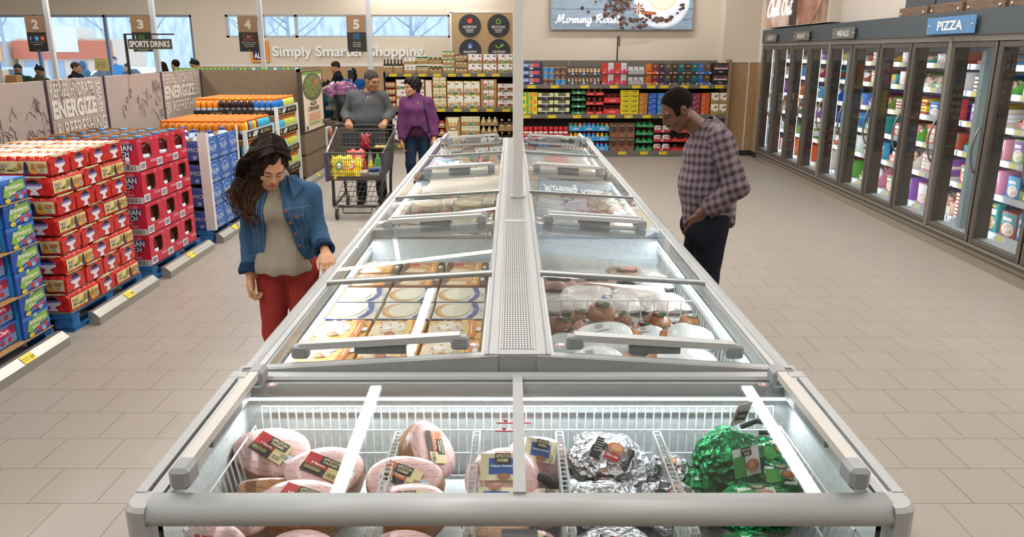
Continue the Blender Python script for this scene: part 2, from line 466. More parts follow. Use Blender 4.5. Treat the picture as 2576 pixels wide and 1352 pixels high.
car(-22.4, 36, '#a9b6c6', 'silver car parked in the snowy lot, leftmost of the cars')
car(-17.6, 37, '#d8dde4', 'white car parked in the snowy lot beside a darker car')
car(-12.6, 38, '#7d8ba0', 'grey blue car parked in the snowy lot, rightmost of the cars')

# ------------------------------------------------------------------ script lettering drawn as strokes
STROKES = {
 'M': (1.25, [[(.0,.05),(.12,.0),(.2,.3),(.28,.85),(.34,1.0),(.38,.8),(.45,.25),(.5,.1),(.62,.5),(.78,1.0),(.84,.95),(.85,.4),(.92,.05),(1.05,.0),(1.2,.15)]]),
 'R': (1.0, [[(.15,.0),(.22,.5),(.3,1.0)],[(.05,.75),(.2,.98),(.5,1.05),(.72,.9),(.6,.62),(.3,.5)],[(.4,.52),(.6,.2),(.75,.02),(.95,.12)]]),
 'C': (.85, [[(.75,.8),(.65,1.0),(.4,.98),(.15,.6),(.12,.25),(.3,.0),(.55,.03),(.8,.25)]]),
 'O': (.95, [[(.5,1.0),(.2,.8),(.1,.35),(.3,.02),(.6,.08),(.8,.5),(.7,.9),(.5,1.0),(.55,.8),(.9,.85)]]),
 'o': (.55, [[(.4,.55),(.15,.5),(.05,.2),(.2,.0),(.4,.12),(.45,.4),(.4,.55),(.55,.5)]]),
 'r': (.5, [[(.0,.35),(.12,.55),(.15,.4),(.3,.5),(.38,.45),(.3,.12),(.38,.0),(.52,.15)]]),
 'n': (.6, [[(.0,.35),(.1,.55),(.12,.2),(.1,.0),(.2,.4),(.35,.55),(.42,.4),(.4,.1),(.48,.0),(.62,.15)]]),
 'i': (.35, [[(.05,.35),(.15,.55),(.15,.1),(.22,.0),(.38,.15)],[(.18,.75),(.19,.77)]]),
 'g': (.6, [[(.42,.5),(.2,.55),(.05,.25),(.2,.02),(.38,.2),(.45,.52),(.42,-.1),(.3,-.42),(.1,-.35),(.2,-.1),(.62,.2)]]),
 'a': (.6, [[(.42,.5),(.2,.55),(.05,.25),(.18,.0),(.35,.15),(.44,.52),(.42,.1),(.5,.0),(.62,.15)]]),
 's': (.45, [[(.0,.15),(.18,.4),(.25,.6),(.28,.35),(.38,.15),(.25,.0),(.1,.06)]]),
 't': (.45, [[(.15,.95),(.15,.15),(.25,.0),(.42,.18)],[(-.02,.65),(.35,.72)]]),
 'h': (.6, [[(.1,.0),(.14,.5),(.2,1.0),(.12,.9),(.1,.3),(.25,.52),(.38,.45),(.38,.1),(.46,.0),(.6,.15)]]),
 'l': (.32, [[(.05,.2),(.22,.8),(.15,1.0),(.1,.6),(.14,.05),(.32,.12)]]),
 'u': (.6, [[(.05,.5),(.08,.1),(.2,.0),(.36,.2),(.4,.52),(.4,.1),(.48,.0),(.62,.15)]]),
 ' ': (.4, [])}
def script(b, s, o, u, v, width, rad, m):
 tot = sum(STROKES[c][0] for c in s); k = width / tot; x = 0
 o = Vector(o); u = Vector(u); v = Vector(v)
 for c in s:
  w_, st = STROKES[c]
  for poly in st:
   P = []
   for i in range(len(poly)-1):
    p0 = poly[max(i-1, 0)]; p1 = poly[i]; p2 = poly[i+1]; p3 = poly[min(i+2, len(poly)-1)]
    for q in range(4):
     tt = q/4; t2 = tt*tt; t3 = t2*tt
     P.append(tuple(.5*((2*p1[d]) + (-p0[d]+p2[d])*tt + (2*p0[d]-5*p1[d]+4*p2[d]-p3[d])*t2 + (-p0[d]+3*p1[d]-3*p2[d]+p3[d])*t3) for d in (0, 1)))
   P.append(poly[-1])
   b.tube([o + u*((x+p[0]+.18*p[1])*k) + v*(p[1]*k*.95) for p in P], rad, m, 6)
  x += w_

# ------------------------------------------------------------------ wall signs
# coffee light box on the back wall
LB = .42
t = thing('wall_light_box', 'large coffee picture light box on the beige back wall', 'sign', (.745, 15.72, 2.365))
MB().box(0, 2.77, 0, .08, 0, 1.6, mat('#8c8e90', .4)).build('frame', t)
pw = NT('printed_planks'); vv = pw.coords(); ms = pw.node('ShaderNodeMapping'); ms.inputs['Scale'].default_value = (1, 1, 9); pw.link(vv, ms.inputs[0])
f = pw.noise(ms.outputs[0], 6, 6); z = pw.xyz(vv)[2]; ln = pw.math('LESS_THAN', pw.math('FRACT', pw.math('MULTIPLY', z, 5.2)), .05)
c = pw.mix(ln, pw.mix(f, '#46525f', '#a3b4c4'), '#2d3640'); pw.color(c); pw.l.new(c, pw.b.inputs['Emission Color']); pw.b.inputs['Emission Strength'].default_value = LB; pw.b.inputs['Roughness'].default_value = .3
b = MB(); W, Hh = 2.73, 1.56
b.quad((.02, -.004, .02), (2.75, -.004, .02), (2.75, -.004, 1.58), (.02, -.004, 1.58), pw.m)
def E(c): return mat(c, .35, 0, LB)
o3 = (.02, -.005, .02); ux = (1, 0, 0); uz = (0, 0, 1)
# proportions: 1 unit = 2.73 m wide, 1.56 m high
els = []
cx, cz = .775, .335
def ring(rx, col, dx=0, dz=0): els.append(('e', cx+dx, cz+dz, rx, rx*W/Hh*.92, E(col)))
ring(.196, '#b9cbdc', .004, -.012); ring(.190, '#eaf1f8'); ring(.155, '#d3deea'); ring(.148, '#eef4fa')
rnd = random.Random(3)
for k in range(150):
 if k < 85: x = rnd.gauss(.46, .055); y = rnd.uniform(.12, .40);
 elif k < 112: x = rnd.uniform(.46, .68); y = rnd.uniform(.0, .13)
 else: a_ = -rnd.uniform(.15, 2.6); x = cx+rnd.uniform(.13, .165)*math.cos(a_); y = cz+rnd.uniform(.13, .165)*math.sin(a_)*W/Hh*.9
 if k < 85 and x > .57: continue
 rr_ = rnd.uniform(.0105, .0145); c_ = rnd.choice(['#2a1d17', '#3a2820', '#4a3226', '#5b4032'])
 els.append(('e', x, y, rr_, rr_*W/Hh*.8, E(c_))); els.append(('e', x-.002, y+.004, rr_*.45, rr_*W/Hh*.18, E('#7a5d4c')))
els.append(('e', .215, .245, .013, .022, E('#2a1d17')))
ring(.124, '#cfdce9', .004, .02); ring(.120, '#f8fbfe', 0, .03); ring(.104, '#d3bd98', 0, .055); ring(.096, '#e8d8bb', 0, .06)
els.append(('p', [(.885, .42), (.945, .47), (.945, .53), (.88, .50)], E('#f2f7fb')))
els.append(('p', [(.63, .175), (.735, .165), (.737, .20), (.632, .215)], E('#9a5a34')))
for k in range(8):
 a = k*math.pi/4; els.append(('p', [(.61, .24), (.61+.03*math.cos(a+.25), .24+.05*math.sin(a+.25)), (.61+.045*math.cos(a), .24+.08*math.sin(a)), (.61+.03*math.cos(a-.25), .24+.05*math.sin(a-.25))], E('#7a4526')))
els = [e for e in els]
b.art(o3, ux, uz, W, Hh, els, .0003)
script(b, 'Morning Roast', (.10, -.055, .135), ux, uz, 1.24, .0125, E('#ffffff'))
b.build('picture', t)

# dark ice cream picture on the right wall
def rwall(y, off=0.0): return CX0 + .13 + CK*y - off
t = thing('ice_cream_picture', 'brown ice cream picture on the right wall above the freezer cases', 'sign', (rwall(14.45), 14.45, 2.36), -math.pi/2 + math.atan(-CK))
MB().box(0, 3.1, -.16, 0, 0, 1.5, mat('#c9c0b0', .5)).build('frame', t)
ic = noisy('ice_cream_print', '#5f3422', '#dfae90', 2.4, .4, 0, 7, (1, 1, .6))
b = MB(); b.quad((.01, -.163, .01), (3.0, -.163, .01), (3.0, -.163, 1.49), (.01, -.163, 1.49), ic)
b.art((.01, -.164, .01), ux, uz, 2.99, 1.48, [('e', .28, .55, .27, .6, noisy('ice_scoop_pale', '#c99c86', '#f0d9cb', 3, .5, 0, 7)), ('e', .72, .6, .26, .62, noisy('ice_scoop_brown', '#8d5438', '#d49d7c', 3, .5, 0, 7)), ('e', .5, .25, .06, .5, mat('#3c1f14'))], .002)
script(b, 'Chill Out', (.12, -.175, .18), ux, uz, 1.35, .016, mat('#ffffff', .5, 0, .3))
b.build('picture', t)

# slate sign with wooden strips, upper right
wood = noisy('walnut_strip', '#5d4734', '#7a5f48', 9, .5, .05, 6, (1, 1, 9))
t = thing('slate_wall_sign', 'dark slate wall sign with bolted wooden strips above the pizza freezer', 'sign', (rwall(9.2), 9.2, 2.29), -math.pi/2 + math.atan(-CK))
for k in range(4):
 x0 = k*.70
 MB().box(x0, x0+.66, -.10, -.04, .02, 1.2, mat('#4a4d54', .6)).build('slate_panel', t)
 MB().box(x0, x0+.64, -.16, -.10, 0, .135, wood, .008).build('wooden_strip', t)
 for xx in (.06, .58): MB().lathe([(.016, 0), (.013, -.012), (0, -.016)], (x0+xx, -.16, .07), mat('#cfcfcb', .3, .6), 10, 'y').build('bolt', t)

# front wall lettering, logo, round signs
b = MB()
wtxt = mat('#f4f2ee', .5)
b.text('Simply Smarter Shopping.', (-6.53, 21.99, 1.76), ux, uz, 4.19, .36, wtxt, .028, 0, .045)
solo('wall_lettering', b, 'raised white slogan letters on the beige front wall', 'lettering')
t = thing('logo_sign', 'square blue store logo sign with orange border on the front wall', 'sign', (-7.12, 21.93, 1.69))
b = MB().box(0, .49, 0, .06, 0, .57, mat('#f08c1e', .5), .01); b.build('frame', t)
b = MB(); b.art((0, -.002, 0), ux, uz, .49, .57, [('r', .05, .04, .95, .96, mat('#f6b63a')), ('r', .11, .1, .89, .93, mat('#d8301f')), ('r', .14, .12, .86, .9, mat('#1b2f6e'))] +
 [('p', [(.22+k*.1, .48), (.26+k*.1, .48), (.36+k*.1, .84), (.31+k*.1, .84)], mat('#39b4e6')) for k in range(4)] + [('t', 'ALDI', .2, .18, .8, .42, mat('#ffffff'), .03)], .002)
b.build('face', t)
t = struct('trim_3', MB().box(-1.62, .06, 21.95, 22.0, 0, 2.98, noisy('display_panel_wood', '#b0936b', '#bb9f78', 14, .55, .03, 5, (6, 6, .6))).box(-1.67, -1.62, 21.94, 22.0, 0, 3.0, M_WHITE).box(-1.67, .06, 21.94, 22.0, 2.98, 3.01, M_WHITE))
disc = mat('#33333a', .6)
for x, z, s, col, lab, ic_ in ((-1.132, 2.646, 'NUTRITION', '#e8532f', 'upper left', 'apple'), (-.356, 2.646, 'RECYCLING', '#7fb24a', 'upper right', 'tri'), (-1.13, 2.0, 'BAGGING', '#5b78c8', 'lower left', 'bag'), (-.34, 2.0, 'SUSTAINABLE', '#7fb24a', 'lower right', 'leaf')):
 b = MB(); b.lathe([(.30, -.02), (.30, 0)], (0, 0, 0), disc, 40, 'y', False)
 e = [('t', s, .2, .40, .8, .50, '#f0eeea', .02)] + [('r', .3+.03*k, .33-.06*k, .7-.03*k, .36-.06*k, '#c9c8c4') for k in range(3)]
 if ic_ == 'apple': e += [('e', .47, .7, .08, .1, col), ('e', .54, .7, .08, .1, col), ('p', [(.5, .8), (.6, .88), (.56, .78)], col)]
 elif ic_ == 'tri': e += [('p', [(.5+.13*math.cos(q+d), .68+.13*math.sin(q+d)) for d in (0, .75)] + [(.5+.07*math.cos(q+d), .68+.07*math.sin(q+d)) for d in (.9, 0)], col) for q in (.3, 1.35, 2.4, 3.45, 4.5, 5.55)]
 elif ic_ == 'bag': e += [('r', .4, .58, .6, .78, col), ('r', .46, .78, .54, .84, col), ('r', .46, .62, .54, .7, '#dfe4f4')]
 else: e += [('p', [(.5, .62), (.66, .66), (.74, .8), (.58, .78)], col), ('p', [(.5, .6), (.4, .72), (.28, .74), (.36, .64)], col), ('r', .48, .54, .51, .66, col)]
 b.art((-.30, -.021, -.30), ux, uz, .6, .6, e, .001)
 solo('round_wall_sign', b, 'round dark wall sign reading %s on the wooden panel' % s, 'sign', (x, 21.95, z), 0, 'round wall signs')
# ------------------------------------------------------------------ chest freezers
FX = .02                                      # centre line of the freezer island
M_FR = mat('#b4b6b5', .38); M_FR2 = mat('#a6a8a7', .4); M_FRL = mat('#c6c8c7', .35); M_FRD = mat('#85888a', .42)
M_LINER = noisy('freezer_liner', '#d9e1e2', '#ebf0f1', 60, .45, .2, 3, dist=.003)
M_GAP = mat('#1f2223', .6); M_LID = glass('lid_glass', (.965, .985, .985, 1), 1.55)
M_LED = mat('#f2f8ff', .5, 0, 4.0)
M_WIRE = mat('#e3e8e8', .4)
M_HCAP = mat('#9a9d9f', .35)
M_PERF = None
def perf():
 t = NT('perforated_plate'); v = t.coords(); s = t.xyz(v)
 fx = t.math('ABSOLUTE', t.math('SUBTRACT', t.math('FRACT', t.math('MULTIPLY', s[0], 1/.0104)), .5))
 fy = t.math('ABSOLUTE', t.math('SUBTRACT', t.math('FRACT', t.math('MULTIPLY', s[1], 1/.0225)), .5))
 h = t.math('MULTIPLY', t.math('LESS_THAN', fx, .25), t.math('LESS_THAN', fy, .32))
 h = t.math('MULTIPLY', h, t.math('LESS_THAN', t.math('ABSOLUTE', s[0]), .0572))
 yy = t.math('ABSOLUTE', t.math('SUBTRACT', t.math('FRACT', t.math('MULTIPLY', t.math('SUBTRACT', s[1], .0), 1/2.2)), .5))
 h = t.math('MULTIPLY', h, t.math('LESS_THAN', yy, .485))
 t.color(t.mix(h, '#b9bab8', '#17191a')); t.b.inputs['Roughness'].default_value = .35
 t.b.inputs['Metallic'].default_value = .25
 return t.m
M_PERF = perf()
ZO, ZI, UO, UI = .90, .955, .955, .067        # outer / inner rim heights and distances from the centre line
def zt(u): return ZI + (ZO - ZI) * (u - UI) / (UO - UI)
UNITS = [2.46, 4.62, 6.84, 9.36]

def strip_light(t, loc, length, d, power, along):
 o = area('freezer_lamp', loc, (length, .008), power, (.93, .97, 1.0)); o.parent = t
 z = -Vector(d).normalized(); x = Vector(along); y = z.cross(x); o.rotation_euler = Matrix((x, y, z)).transposed().to_euler()
def handle(b, side, u0, u1, y, dz, far):
 """bar handle across a lid, with grey end brackets; stands up from the glass"""
 sy = 1 if far else -1
 for u in (u0, u1):
  z = zt(u) + dz
  b.box(min(side*(u-.03), side*(u+.03))+FX, max(side*(u-.03), side*(u+.03))+FX, y-.022, y+.022, z, z+.048, M_HCAP, .007)
 P = []
 za, zb = zt(u0)+dz+.032, zt(u1)+dz+.032
 P = [(FX+side*u0, y-.02, za), (FX+side*u1, y-.02, zb), (FX+side*u1, y-.02, zb+.024), (FX+side*u0, y-.02, za+.024)]
 Q = [(p[0], p[1]+.04, p[2]) for p in P]
 b.add(P+Q, [(0,1,2,3),(7,6,5,4),(0,4,5,1),(3,2,6,7),(0,3,7,4),(1,5,6,2)], M_FRL)
 # lower stop plate between the two grip openings
 um = (u0+u1)/2
 b.box(min(FX+side*(um-.09), FX+side*(um+.09)), max(FX+side*(um-.09), FX+side*(um+.09)), y-.012, y+.012, zt(um)+dz, zt(um)+dz+.034, M_FRD)
 return b

def slope_bar(b, side, u0, u1, y0, y1, dz0, dz1, m):
 """bar that follows the slope of the lid from u0 to u1"""
 P = []
 for y in (y0, y1):
  for dz in (dz0, dz1):
   P += [(FX+side*u0, y, zt(u0)+dz), (FX+side*u1, y, zt(u1)+dz)]
 b.add(P, [(0,1,3,2),(4,6,7,5),(0,4,5,1),(2,3,7,6),(0,2,6,4),(1,5,7,3)], m)

def wire_panel(b, pts, du, nu, nv, r=.0028):
 """grid of wires over a parallelogram: corner, edge vectors"""
 o, a, c = [Vector(p) for p in pts]
 for i in range(nu+1): b.tube([o+a*(i/nu), o+a*(i/nu)+c], r, M_WIRE, 4, cap=False)
 for j in range(nv+1): b.tube([o+c*(j/nv), o+c*(j/nv)+a], r*1.15, M_WIRE, 4, cap=False)

def island_unit(side, y0, y1, lab):
 t = thing('chest_freezer', lab, 'freezer', (0, 0, 0), 0, 'freezer island')
 S = lambda u: FX + side*u
 def bx(b, u0, u1, ya, yb, z0, z1, m, c=0): b.box(min(S(u0), S(u1)), max(S(u0), S(u1)), ya, yb, z0, z1, m, c)
 b = MB()                                                   # cabinet with an open tub
 bx(b, .90, UO-.005, y0, y1, .06, .84, M_FR2); bx(b, UI, .115, y0, y1, .06, .90, M_FR2)
 bx(b, .115, .90, y0, y0+.05, .06, .86, M_FR2); bx(b, .115, .90, y1-.05, y1, .06, .86, M_FR2); bx(b, UI, .90, y0, y1, .06, .30, M_FR2)
 bx(b, .10, .92, y0+.05, y1-.05, 0, .06, M_GAP); b.build('cabinet', t)
 b = MB()                                                   # white inner tub
 bx(b, .115, .125, y0+.05, y1-.05, .30, .86, M_LINER); bx(b, .89, .90, y0+.05, y1-.05, .30, .84, M_LINER)
 bx(b, .125, .89, y0+.05, y0+.06, .30, .86, M_LINER); bx(b, .125, .89, y1-.06, y1-.05, .30, .86, M_LINER); bx(b, .125, .89, y0+.06, y1-.06, .30, .31, M_LINER)
 b.build('inner_tub', t)
 # rim: outer rounded rail, groove, glass track, inner rail, cross rails
 b = MB()
 prof = [(.900, .872), (.900, .905), (.912, .912), (.935, .910), (.950, .900), (.957, .880), (.955, .835), (.900, .835)]
 P = [(q[0]*side, q[1]) for q in prof]
 b.prism(P, (FX, y0, 0), (1, 0, 0), (0, 0, 1), (0, y1-y0, 0), M_FR, False)
 b.build('outer_rail', t)
 b = MB(); bx(b, .862, .897, y0, y1, zt(.88)-.03, zt(.88)+.004, M_FRL); bx(b, .8965, .9005, y0, y1, .87, zt(.88)+.002, M_GAP)
 bx(b, .870, .873, y0, y1, zt(.88)+.004, zt(.88)+.007, M_FRD)
 bx(b, UI, .112, y0, y1, .90, ZI+.006, M_FR); bx(b, .098, .101, y0, y1, ZI+.006, ZI+.009, M_FRD); bx(b, .112, .125, y0, y1, .90, zt(.118)+.004, M_FRL)
 b.build('lid_track', t)
 for ya in (y0, y1-.035): b = MB(); slope_bar(b, side, UI, .955, ya, ya+.035, -.05, .004, M_FR); b.build('cross_rail', t)
 if y0 == UNITS[0]:
  b = MB(); b.prism([(side*UI, .89), (side*UI, ZI+.003), (side*UO, ZO+.003), (side*UO, .89)], (FX, y0-.012, 0), (1, 0, 0), (0, 0, 1), (0, .012, 0), M_FR2)
  b.build('end_panel', t)
 # sliding lids
 ym = y0 + (y1-y0)*.47
 for k, (ya, yb, dz, far) in enumerate(((y0+.03, ym+.03, .0, False), (ym-.03, y1-.02, .012, True))):
  b = MB(); slope_bar(b, side, .118, .868, ya, yb, dz, dz+.004, M_LID); lid = b.build('glass_lid', t)
  b = MB(); ye = yb if not far else ya
  slope_bar(b, side, .112, .875, ye-.014, ye+.014, dz-.006, dz+.010, M_FRL); slope_bar(b, side, .112, .875, (ye-.02), (ye-.014), dz-.006, dz+.006, M_FRD)
  b.build('lid_edge', lid)
  yh = ya+.05 if not far else yb-.045
  handle(MB(), side, .20, .76, yh, dz+.004, far).build('lid_handle', lid)
  b = MB()
  uu = .155; yy = yh
  b.lathe([(.020, 0), (.020, .001)], (S(uu), yy+(.02 if not far else -.03), zt(uu)+dz+.0045), mat('#f2efec', .5), 18, 'z', False)
  b.lathe([(.017, .001), (.017, .0016)], (S(uu), yy+(.02 if not far else -.03), zt(uu)+dz+.0045), mat('#b3302c', .5), 18, 'z', False)
  b.lathe([(.013, .0016), (.013, .0022)], (S(uu), yy+(.02 if not far else -.03), zt(uu)+dz+.0045), mat('#f2efec', .5), 18, 'z', False)
  b.build('warning_sticker', lid)
 # strip lamp under the outer rail
 MB().box(min(S(.852), S(.862)), max(S(.853), S(.858)), y0+.06, y1-.06, .842, .848, M_LED).build('strip_lamp', t)
 MB().box(min(S(.858), S(.868)), max(S(.858), S(.868)), y0+.06, y1-.06, .838, .850, M_FRL).build('lamp_housing', t)
 strip_light(t, (S(.855), (y0+y1)/2, .8415), y1-y0-.14, (-side*.55, 0, -.83), 5.0, (0, 1, 0))
 # wire baskets and the narrow inner ledge
 b = MB()
 for uu in (.80,):
  wire_panel(b, [(S(uu+.05), y0+.08, .42), (0, y1-y0-.16, 0), (side*.02, 0, .36)], 0, int((y1-y0)/.05), 3)
 wire_panel(b, [(S(.15), y1-.12, .42), (side*.68, 0, 0), (0, .02, .33)], 0, 15, 3)
 bx(b, .865, .888, y0+.06, y1-.06, .775, .80, M_LINER)
 b.build('wire_basket', t)
 return t
ISLAND = {}
SW = {-1: 'left', 1: 'right'}
for k in range(3):
 for side in (-1, 1):
  ISLAND[(k, side)] = island_unit(side, UNITS[k], UNITS[k+1], 'grey chest freezer with sliding glass lids, %s row, %s from the front' % (SW[side], nth(k)))
# end faces of the island (tapered) and the perforated centre strip
t = thing('vent_strip', 'perforated grey vent strip along the middle of the freezer island', 'vent', (FX, UNITS[0], 0), 0)
b = MB(); L = UNITS[3]-UNITS[0]
b.box(-UI, UI, 0, L, .10, .958, M_FR2); b.quad((-.064, .05, .9586), (.064, .05, .9586), (.064, L-.03, .9586), (-.064, L-.03, .9586), M_PERF)
b.box(-UI, UI, .0, .04, .957, .9605, M_FR)
for yy in UNITS[1:3]: b.box(-UI, UI, yy-UNITS[0]-.03, yy-UNITS[0]+.03, .958, .9605, M_FR)
b.build('vent_plate', t)
b = MB(); b.box(-UI, UI, -.006, 0, .895, .957, M_FR2); b.build('front_cover', t)
# upright service post in the island
solo('service_post', MB().box(-.036, .036, -.03, .03, 0, 3.39, mat('#dcd8d2', .5), .006).box(-.05, .05, -.045, .045, 0, .012, M_FRL),
  'white square service post rising from the freezer island', 'post', (FX+.024, 5.44, .9605))

# ------------------------------------------------------------------ end freezers
def end_freezer(yr, sg, lab):
 """yr: y of the rear rim touching the island; sg: -1 when it faces the camera, +1 at the far end"""
 t = thing('end_freezer', lab, 'freezer', (FX, yr, 0), 0 if sg < 0 else math.pi)
 D = .80; W = .972                               # depth and half width
 zr, zf = .905, .885                            # rear and front rim heights
 yf = -D
 b = MB()
 b.box(-W+.01, W-.01, yf+.02, -.0, .06, .36, M_FR2); b.box(-W+.01, W-.01, -.05, -.002, .36, .84, M_FR2)
 for s in (-1, 1): b.box(min(s*(W-.05), s*(W-.01)), max(s*(W-.05), s*(W-.01)), yf+.06, -.05, .36, .84, M_FR2)
 b.box(-W+.06, W-.06, yf+.06, -.06, 0, .06, M_GAP)
 b.build('cabinet', t)
 b = MB()
 b.box(-W+.05, W-.05, -.06, -.05, .36, .86, M_LINER); b.box(-W+.05, W-.05, yf+.05, -.06, .36, .37, M_LINER)
 for s in (-1, 1): b.box(min(s*(W-.06), s*(W-.05)), max(s*(W-.06), s*(W-.05)), yf+.06, -.06, .37, .80, M_LINER)
 b.build('inner_tub', t)
 b = MB()                                       # rounded front bar
 prof = []
 for k in range(9):
  a = math.pi/2 + math.pi*k/8*.5
  prof.append((yf+.04+.04*math.cos(a), zf-.032+.032*math.sin(a)))
 prof += [(yf+.006, zf-.050), (yf+.03, zf-.058), (yf+.075, zf-.056), (yf+.075, zf)]
 b.prism(prof, (-W+.055, 0, 0), (0, 1, 0), (0, 0, 1), (2*W-.11, 0, 0), M_FR, True)
 b.build('front_bar', t)
 for s in (-1, 1):                              # corner pieces, side rails, corner posts
  b = MB()
  x0, x1 = sorted((s*(W-.055), s*W))
  prof = []
  for k in range(7):
   a = math.pi/2*k/6; prof.append((W-.05+.05*math.sin(a), yf+.04-.04*math.cos(a)))
  poly = [(s*q[0], q[1]) for q in [(W-.06, yf)] + prof + [(W, yf+.085), (W-.06, yf+.085)]]
  b.prism(poly, (0, 0, zf-.30), (1, 0, 0), (0, 1, 0), (0, 0, .288), M_FR)
  top = [((p[0]-s*(W-.06))*.86+s*(W-.06), (p[1]-yf-.085)*.88+yf+.085) for p in poly]; n_ = len(poly)
  b.add([(p[0], p[1], zf-.012) for p in poly] + [(p[0], p[1], zf-.002) for p in top], [tuple(range(n_, 2*n_))] + [(i, (i+1) % n_, n_+(i+1) % n_, n_+i) for i in range(n_)], M_FR, False)
  b.build('corner_post', t)
  b = MB()
  P = [(s*(W-.045), 0), (s*(W-.045), 0)]
  def rail(xa, xb, dz0, dz1, m):
   xa, xb = sorted((s*xa, s*xb))
   vs = [(xa, yf+.08, zf+dz0), (xb, yf+.08, zf+dz0), (xb, 0, zr+dz0), (xa, 0, zr+dz0), (xa, yf+.08, zf+dz1), (xb, yf+.08, zf+dz1), (xb, 0, zr+dz1), (xa, 0, zr+dz1)]
   b.add(vs, [(0,3,2,1),(4,5,6,7),(0,1,5,4),(1,2,6,5),(2,3,7,6),(3,0,4,7)], m)
  rail(W-.034, W-.006, -.05, .0, M_FR); rail(W-.006, W, -.06, -.008, M_FR); rail(W-.044, W-.034, -.05, -.012, M_FRD); rail(W-.075, W-.044, -.05, -.002, M_FRL)
  rail(W-.079, W-.075, -.05, -.004, M_GAP); rail(W-.092, W-.079, -.05, -.006, M_FRL)
  b.build('side_rail', t)
 b = MB()
 b.box(-W, W, -.055, 0, zr-.05, zr, M_FR, .008); b.box(-W+.05, W-.05, -.078, -.055, zr-.05, zr-.012, M_FRL); b.box(-W+.05, W-.05, -.062, -.055, zr-.012, zr-.006, M_FRD)
 b.build('rear_rail', t)
 b = MB()
 vs = []
 for (y, z) in ((yf+.07, zf), (-.05, zr)):
  vs += [(-.016, y, z-.03), (.016, y, z-.03), (.016, y, z+.006), (-.016, y, z+.006)]
 b.add(vs, [(0,1,2,3),(7,6,5,4),(0,4,5,1),(3,2,6,7),(0,3,7,4),(1,5,6,2)], M_FR)
 b.build('centre_rail', t)
 MB().box(-.045, .045, yf+.01, yf+.04, .30, zf-.08, M_FR2).box(-.02, .02, yf+.004, yf+.01, .30, zf-.10, M_FR).build('front_post', t)
 MB().box(-W+.05, W-.05, yf+.018, yf+.026, .44, zf-.075, M_LID).build('front_glass', t)
 MB().box(-W, W, yf+.005, yf+.05, .06, .46, M_FR2).build('front_panel', t)
 for s in (-1, 1):
  b = MB(); xa, xb = sorted((s*.014, s*(W-.076)))
  vs = []
  for dz in (.0, .004):
   vs += [(xa, yf+.07, zf-.006+dz), (xb, yf+.07, zf-.006+dz), (xb, -.056, zr-.010+dz), (xa, -.056, zr-.010+dz)]
  b.add(vs, [(0,3,2,1),(4,5,6,7),(0,1,5,4),(1,2,6,5),(2,3,7,6),(3,0,4,7)], M_LID)
  lid = b.build('glass_lid', t)
  b = MB(); xh = s*(W-.118)
  ya, yb = yf+.115, -.09
  za, zb = zf+.004+.02*.12, zr-.004
  for (y, z) in ((ya, za), (yb, zb)):
   b.box(xh-.026, xh+.026, y-.04, y+.036, z-.004, z+.056, M_HCAP, .011)
  vs = []
  for (y, z) in ((ya, za+.03), (yb, zb+.03)):
   vs += [(xh-.015, y, z), (xh+.015, y, z), (xh+.015, y, z+.024), (xh-.015, y, z+.024)]
  b.add(vs, [(0,1,2,3),(7,6,5,4),(0,4,5,1),(3,2,6,7),(0,3,7,4),(1,5,6,2)], mat('#d2ccc4', .4))
  ymid = (ya+yb)/2; b.box(xh-.006, xh+.006, ymid-.12, ymid+.12, (za+zb)/2-.004, (za+zb)/2+.03, M_FRD)
  b.build('lid_handle', lid)
  b = MB()
  for r_, h_, c_ in ((.016, .0008, '#f2efec'), (.013, .0014, '#b3302c'), (.009, .002, '#f2efec')):
   b.lathe([(r_, 0), (r_, h_)], (s*(W-.165), -.10, zr-.006), mat(c_, .5), 18, 'z', False)
  b.build('warning_sticker', lid)
 MB().box(-W+.08, W-.08, -.111, -.104, .847, .852, M_LED).build('strip_lamp', t)
 MB().box(-W+.06, W-.06, -.104, -.094, .845, .856, M_FRL).build('lamp_housing', t)
 strip_light(t, (0, -.108, .8465), 2*W-.18, (0, -.6, -.8), 7.0 if sg < 0 else 4.0, (1, 0, 0))
 b = MB()                                        # baskets
 wire_panel(b, [(-W+.12, -.10, .48), (2*(W-.12), 0, 0), (0, .012, .335)], 0, 60, 4, .0024)
 for s in (-1, 1): wire_panel(b, [(s*(W-.16), yf+.10, .42), (0, D-.22, 0), (s*.055, 0, .34)], 0, 17, 3, .003)
 b.build('wire_basket', t)
 b = MB()
 for x in (-.40, -.145, .125, .445):
  lean = -.02 if x < 0 else .02
  wire_panel(b, [(x, yf+.10, .46), (0, D-.24, 0), (0, 0, .29)], 0, 22, 3, .0026)
  wire_panel(b, [(x+.022, yf+.10, .46), (0, D-.24, 0), (0, 0, .29)], 0, 22, 3, .0026)
  wire_panel(b, [(x, yf+.10, .75), (0, D-.24, 0), (.022, 0, 0)], 0, 22, 1, .0026)
 b.build('wire_divider', t)
 b = MB()
 for (xa, xb, z) in ((-.07, .045, .765), (-.075, .02, .735)):
  b.box(xa, xb, -.114, -.112, z, z+.004, mat('#b32a34', .5))
  for xx in (xa+.03, xb-.03): b.prism([(xx-.01, z+.014), (xx+.01, z+.014), (xx, z+.003)], (0, -.115, 0), (1, 0, 0), (0, 0, 1), (0, .002, 0), mat('#b32a34', .5))
 b.build('load_limit_mark', t)
 return t
END1 = end_freezer(2.445, -1, 'grey glass-fronted end freezer with hams, nearest the camera')
END2 = end_freezer(UNITS[3]+.012, 1, 'far end freezer closing the freezer island before the back shelves')
